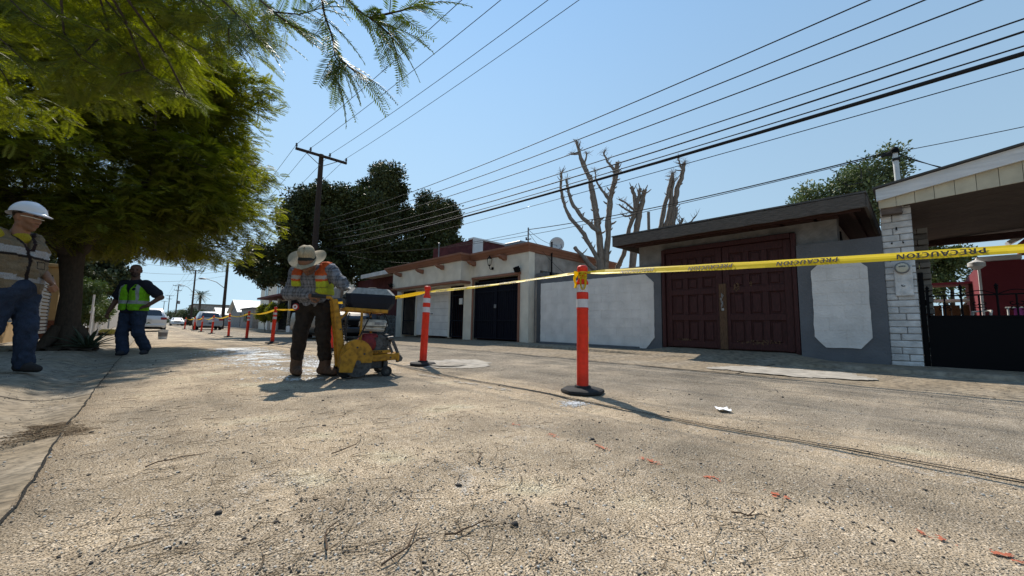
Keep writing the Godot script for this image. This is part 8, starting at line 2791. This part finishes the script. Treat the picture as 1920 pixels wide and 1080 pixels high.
func build_lime_man() -> void:
	var o := thing("person", "man in lime vest and jeans walking towards us, one hand on his hip", "person", Vector3(-0.16, ground_y(-0.16, -10.22), -10.22), YAW)
	var skin := Color(0.11, 0.055, 0.036)
	var s := 1.03
	var waist := Vector3(-0.05, 0.84, 0) * s
	var neck := Vector3(-0.068, 1.345, 0) * s
	var hips := [Vector3(-0.135, 0.76, 0) * s, Vector3(0.05, 0.765, 0) * s]
	var knees := [Vector3(-0.13, 0.4, 0.08) * s, Vector3(0.1, 0.4, 0.02) * s]
	var ankles := [Vector3(-0.04, 0.08, 0.12) * s, Vector3(0.13, 0.13, -0.12) * s]
	var shl := Vector3(-0.255, 1.275, 0) * s
	var shr := Vector3(0.13, 1.28, 0) * s
	var ell := Vector3(-0.375, 1.0, 0.0) * s
	var wrl := Vector3(-0.42, 0.77, 0.08) * s
	var elr := Vector3(0.375, 1.06, -0.06) * s
	var wrr := Vector3(0.24, 0.885, 0.06) * s
	var b := B.new()
	field_mesh(b, [[waist, Vector3(-0.06, 1.2, 0), 0.09, 0.085], [Vector3(-0.06, 1.2, 0), neck, 0.085, 0.06], [neck - Vector3(0, 0.04, 0), neck + Vector3(0, 0.1, 0.01), 0.068, 0.062], [shl, shr, 0.065, 0.065],
		[shl, ell, 0.055, 0.046], [ell, wrl, 0.045, 0.032], [shr, elr, 0.055, 0.046], [elr, wrr, 0.045, 0.032], [hips[0], knees[0], 0.06, 0.045], [hips[1], knees[1], 0.06, 0.045], [knees[0], ankles[0], 0.042, 0.035], [knees[1], ankles[1], 0.042, 0.035]], 0.012, 0.03, null, plain_col(skin))
	var hx := Transform3D(Basis(Vector3.UP, 0.6) * Basis(Vector3.RIGHT, 0.05), Vector3(-0.06, 1.535, 0.03) * Vector3(s, s, 1))
	add_head(b, hx, skin, Color(0.012, 0.01, 0.009), 0.075, 0.75)
	add_hand(b, wrl, Vector3(-0.1, -0.95, 0.15), Vector3(0.8, 0, -0.2), 1.0, 0.4, skin, 1.05)
	add_hand(b, wrr, Vector3(-0.9, -0.25, 0.2), Vector3(-0.2, -0.5, -0.6), -1.0, 0.35, skin, 1.05)
	part(o, "body", b.mesh(), M.skin)
	trousers(o, hips, knees, ankles, waist, 0.93, func(p, _n): return denim(p) * 0.95, 1.15, 0.08)
	b = B.new()
	var navy := Color(0.02, 0.022, 0.032)
	field_mesh(b, [[shl, shl + (ell - shl) * 0.72, 0.085, 0.088], [shr, shr + (elr - shr) * 0.72, 0.085, 0.088], [shl, shr, 0.085, 0.085], [waist + Vector3(-0.07, -0.05, 0), Vector3(-0.13, 1.2, 0), 0.13, 0.115], [waist + Vector3(0.07, -0.05, 0), Vector3(0.02, 1.2, 0), 0.13, 0.115], [Vector3(-0.06, 1.25, 0), neck, 0.1, 0.075]], 0.012, 0.035, func(p, v): return maxf(v + fold(p, 0.01), 0.77 - p.y), plain_col(navy))
	part(o, "shirt", b.mesh(), M.cloth)
	b = B.new()
	var lime := Color(0.25, 0.62, 0.015)
	field_mesh(b, [[waist + Vector3(-0.085, -0.01, 0), Vector3(-0.155, 1.2, 0), 0.148, 0.135], [waist + Vector3(0.085, -0.01, 0), Vector3(0.04, 1.2, 0), 0.148, 0.135], [Vector3(-0.155, 1.2, 0), Vector3(-0.2, 1.31, -0.005) , 0.13, 0.075], [Vector3(0.04, 1.2, 0), Vector3(0.085, 1.315, -0.005), 0.13, 0.075]], 0.0105, 0.05, func(p, v):
		var w: float = v + fold(p, 0.012)
		w = maxf(w, 0.825 + 0.03 * smoothstep(0.0, 0.03, 0.04 - absf(p.x + 0.055)) - p.y)
		w = maxf(w, 0.08 - (p - neck).length())
		if p.z > 0.0:
			w = maxf(w, ((p.y - 1.16) * 0.42 - absf(p.x + 0.06)) if p.y > 1.15 else -1.0)
		for a in [shl, shr]:
			w = maxf(w, (0.075 - Vector2(p.z, p.y - a.y + 0.03).length()) if absf(p.x + 0.06) > 0.2 else -1.0)
		return w, func(p, _n):
		var c := lime * (1.0 + 0.25 * nz(p.x * 14.0, p.y * 14.0))
		var sx := absf(p.x + 0.06)
		if (sx > 0.135 - (p.y - 1.2) * 0.1 and sx < 0.19 and p.y > 1.0) or (p.y > 0.95 and p.y < 1.01):
			c = Color(0.46, 0.47, 0.44)
		if p.z > 0.0:
			if absf(p.x + 0.058) < 0.011 or absf(sx - (p.y - 1.16) * 0.42) < 0.013 and p.y > 1.15:
				c = Color(0.012, 0.014, 0.012)
			if Vector2(p.x - 0.045, (p.y - 1.225) * 1.3).length() < 0.035 or Vector2((p.x - 0.05) * 0.6, p.y - 1.285).length() < 0.014:
				c = Color(0.01, 0.02, 0.015)
		return c)
	part(o, "vest", b.mesh(), M.cloth)
	boot(o, ankles[0], Vector3(0.45, 0, 1), 0.03, Color(0.03, 0.03, 0.034))
	boot(o, ankles[1], Vector3(0.6, 0, 1), 0.03, Color(0.03, 0.03, 0.034))

func plaid(p: Vector3) -> Color:
	var a := fposmod(p.x * 13.0 + p.z * 6.0, 1.0)
	var e := fposmod(p.y * 11.0 + p.z * 4.0, 1.0)
	var v := 0.15
	v += 0.13 if a < 0.4 else 0.0
	v += 0.11 if e < 0.4 else 0.0
	if absf(a - 0.7) < 0.05 or absf(e - 0.7) < 0.05:
		v += 0.18
	return Color(v * 0.95, v * 0.98, v * 1.1) * 0.85

func build_worker() -> void:
	var o := thing("person", "worker in straw hat, plaid shirt and open lime and orange vest bending over the saw", "person", Vector3(1.441, ground_y(1.44, -4.78), -4.776), YAW)
	var skin := Color(0.2, 0.1, 0.06)
	var waist := Vector3(-0.045, 0.86, 0.02)
	var chest := Vector3(-0.04, 1.08, 0.1)
	var neck := Vector3(-0.02, 1.19, 0.2)
	var hips := [Vector3(-0.145, 0.79, 0), Vector3(0.055, 0.795, 0)]
	var knees := [Vector3(-0.165, 0.46, 0.05), Vector3(0.085, 0.465, 0.04)]
	var ankles := [Vector3(-0.205, 0.1, 0.02), Vector3(0.11, 0.11, 0.0)]
	var shl := Vector3(-0.215, 1.15, 0.1)
	var shr := Vector3(0.155, 1.165, 0.11)
	var ell := Vector3(-0.285, 0.91, 0.13)
	var wrl := Vector3(-0.03, 0.885, 0.17)
	var elr := Vector3(0.285, 1.045, 0.13)
	var wrr := Vector3(0.345, 0.995, 0.13)
	var b := B.new()
	field_mesh(b, [[waist, chest, 0.08, 0.08], [chest, neck, 0.07, 0.05], [neck - Vector3(0, 0.04, 0.04), neck + Vector3(0, 0.05, 0.08), 0.06, 0.056], [shl, shr, 0.06, 0.06], [shl, ell, 0.05, 0.042], [ell, wrl, 0.042, 0.03], [shr, elr, 0.05, 0.042], [elr, wrr, 0.042, 0.03],
		[hips[0], knees[0], 0.06, 0.04], [hips[1], knees[1], 0.06, 0.04], [knees[0], ankles[0], 0.04, 0.035], [knees[1], ankles[1], 0.04, 0.035]], 0.011, 0.03, null, plain_col(skin))
	var hx := Transform3D(Basis(Vector3.UP, 0.1) * Basis(Vector3.RIGHT, 0.75), Vector3(-0.012, 1.235, 0.3))
	add_head(b, hx, skin, Color(0.015, 0.012, 0.01), 0.04, 0.3)
	add_hand(b, wrl, Vector3(0.95, -0.05, 0.1), Vector3(0.0, -0.6, -0.7), -1.0, 0.85, skin, 1.05)
	add_hand(b, wrr, Vector3(0.75, -0.3, 0.1), Vector3(0.0, -1.0, 0.0), 1.0, 0.25, Color(0.3, 0.28, 0.26), 1.1)
	part(o, "body", b.mesh(), M.skin)
	trousers(o, hips, knees, [Vector3(-0.2, 0.2, 0.03), Vector3(0.108, 0.2, 0.01)], waist + Vector3(0, -0.03, 0), 0.9, func(p, _n): return Color(0.036, 0.027, 0.021) * (1.0 + 0.5 * nz(p.x * 12.0, p.y * 12.0)), 1.0, 0.062)
	# plaid shirt
	b = B.new()
	field_mesh(b, [[shl, ell, 0.075, 0.064], [ell, wrl.lerp(ell, 0.15), 0.064, 0.046], [shr, elr, 0.073, 0.06], [elr, wrr.lerp(elr, 0.1), 0.058, 0.044], [shl, shr, 0.085, 0.085], [waist + Vector3(-0.065, -0.03, 0.0), chest + Vector3(-0.08, 0, 0), 0.112, 0.112], [waist + Vector3(0.065, -0.03, 0.0), chest + Vector3(0.08, 0, 0), 0.112, 0.112], [chest, neck - Vector3(0, 0.01, 0.02), 0.1, 0.072]], 0.0095, 0.035, func(p, v): return v + fold(p, 0.013), func(p, _n):
		var c := plaid(p)
		if absf(p.x + 0.035) < 0.012 and p.z > 0.1 and p.y < 1.14:
			c = c * 1.35
		return c)
	part(o, "shirt", b.mesh(), M.cloth)
	# dark undershirt skirt and belt
	b = B.new()
	field_mesh(b, [[waist + Vector3(-0.075, -0.05, 0), waist + Vector3(-0.075, 0.0, 0), 0.118, 0.116], [waist + Vector3(0.075, -0.05, 0), waist + Vector3(0.075, 0.0, 0), 0.118, 0.116]], 0.012, 0.04, func(p, v): return maxf(maxf(v, p.y - 0.875), 0.775 - p.y), plain_col(Color(0.012, 0.011, 0.011)))
	part(o, "belt", b.mesh(), M.cloth)
	# open vest: two front flaps and the back
	for s in [-1.0, 1.0]:
		b = B.new()
		var sx: float = s
		field_mesh(b, [[Vector3(-0.045 + s * 0.1, 0.93, 0.07), chest + Vector3(s * 0.105, 0.0, 0.02), 0.125, 0.118], [chest + Vector3(s * 0.105, 0.0, 0.02), Vector3(-0.03 + s * 0.135, 1.19, 0.11), 0.12, 0.085]], 0.0095, 0.03, func(p, v):
			var w: float = v + fold(p, 0.014)
			var u: float = (p.x + 0.035) * sx
			w = maxf(w, 0.072 + 0.02 * sin(p.y * 14.0) - u)
			w = maxf(w, 0.925 + 0.5 * maxf(0.0, 0.12 - u) * (1.0 if sx > 0.0 else 0.2) - p.y + (0.06 if sx < 0.0 else -0.02))
			w = maxf(w, u - 0.19 - 0.05 * smoothstep(1.1, 1.2, p.y))
			w = maxf(w, (0.078 - Vector2(p.z - 0.1, p.y - 1.13).length()) if u > 0.165 else -1.0)
			return w, func(p, _n):
			var q: float = p.y + 0.25 * (p.z - 0.2)
			var c := Color(0.58, 0.66, 0.05) * (1.0 + 0.25 * nz(p.x * 20.0, p.y * 20.0))
			if q > 1.05:
				c = Color(0.75, 0.13, 0.03)
				if q > 1.075 and q < 1.115:
					c = Color(0.55, 0.5, 0.46)
			elif q > 0.97 and q < 0.985 and p.z > 0.15:
				c = Color(0.3, 0.32, 0.05)
			return c)
		part(o, "vest_front", b.mesh(), M.cloth)
	boot(o, ankles[0] + Vector3(0, 0, 0), Vector3(0.55, 0, 0.75), 0.15, Color(0.085, 0.05, 0.032), 1.08)
	boot(o, ankles[1], Vector3(0.9, 0, 0.45), 0.15, Color(0.085, 0.05, 0.032), 1.08)
	# tape measure on the belt
	var tm := B.new()
	tm.lathe([Vector2(0, 0), Vector2(0.034, 0.0), Vector2(0.038, 0.006), Vector2(0.038, 0.03), Vector2(0.033, 0.036), Vector2(0, 0.036)], 20, Transform3D(Basis(Vector3.RIGHT, PI / 2), Vector3(-0.205, 0.76, 0.095)))
	var tp := part(o, "tape_measure", tm.mesh(), mat("tape_red", Color(0.45, 0.03, 0.03), 0.4))
	tm = B.new()
	tm.lathe([Vector2(0.012, 0), Vector2(0.027, 0.0), Vector2(0.027, 0.002), Vector2(0.012, 0.002)], 20, Transform3D(Basis(Vector3.RIGHT, PI / 2), Vector3(-0.205, 0.76, 0.1335)))
	part(tp, "ring", tm.mesh(), M.white_metal)
	# straw hat: woven crown and wide curling brim
	mat("straw", Color(0.4, 0.33, 0.22), 0.85, null, 1, null, 0)
	var ht := Transform3D(Basis(Vector3.UP, 0.1) * Basis(Vector3.RIGHT, 0.74), Vector3(-0.012, 1.275, 0.295))
	b = B.new()
	var weave := func(i: int, j: int) -> float: return 0.82 + 0.18 * (1.0 if (i + j) % 2 == 0 else 0.0)
	for side in 2:
		b.sheet(73, 30, func(i, j):
			var a: float = TAU * i / 72.0
			var e := Vector2(sin(a), cos(a))
			var lift := side * -0.004
			if j < 13:
				var t: float = j / 12.0
				var r := 0.085 * sin(minf(t * 1.5, 1.0) * PI * 0.5) + 0.006 * t
				var y := 0.15 * (1.0 - pow(t, 2.2)) - 0.02 * exp(-pow(e.x * 3.0, 2.0)) * (1.0 - t)
				return Vector3(e.x * r * 0.92, y + lift + 0.012, e.y * r * 1.08)
			var u: float = (j - 12) / 17.0
			var r2 := 0.091 + 0.095 * u
			var wave := 0.035 * u * u * (absf(e.x) * 1.3 - 0.55) + 0.008 * sin(a * 3.0 + 0.7) * u
			return Vector3(e.x * r2 * (0.98 + 0.04 * u), 0.012 + wave + lift, e.y * r2 * (1.05 - 0.02 * u)), func(p):
				var rr := Vector2(p.x, p.z).length()
				var an := atan2(p.x, p.z)
				var k := int(floor(an * 34.0 / PI)) + int(floor((rr + p.y) * 120.0))
				return Color.WHITE * (0.74 + 0.26 * float(posmod(k, 2))) * (1.0 + 0.2 * nz(p.x * 30.0, p.z * 30.0)))
	var hat := part(o, "straw_hat", b.mesh(), M.straw, ht.origin, ht.basis)
	b = B.new()
	for i in 36:
		var a0 := TAU * i / 36
		var a1 := TAU * (i + 1) / 36
		var f0 := Vector3(sin(a0) * 0.0865, 0, cos(a0) * 0.1015)
		var f1 := Vector3(sin(a1) * 0.0865, 0, cos(a1) * 0.1015)
		b.quad(f0 + Vector3(0, 0.02, 0), f1 + Vector3(0, 0.02, 0), f1 * 0.985 + Vector3(0, 0.034, 0), f0 * 0.985 + Vector3(0, 0.034, 0), f0)
	part(hat, "band", b.mesh(), M.tar)
	b = B.new()
	for k in 7:
		b.box(Vector3(-0.045 + k * 0.015, 0.052 + 0.002 * sin(k * 2.0), 0.099 - 0.0016 * absf(k - 3.0) * absf(k - 3.0)), Vector3(0.009, 0.011, 0.003), Basis(Vector3.UP, (k - 3) * 0.14) * Basis(Vector3.RIGHT, -0.1))
	part(hat, "stitching", b.mesh(), M.bare_wood)
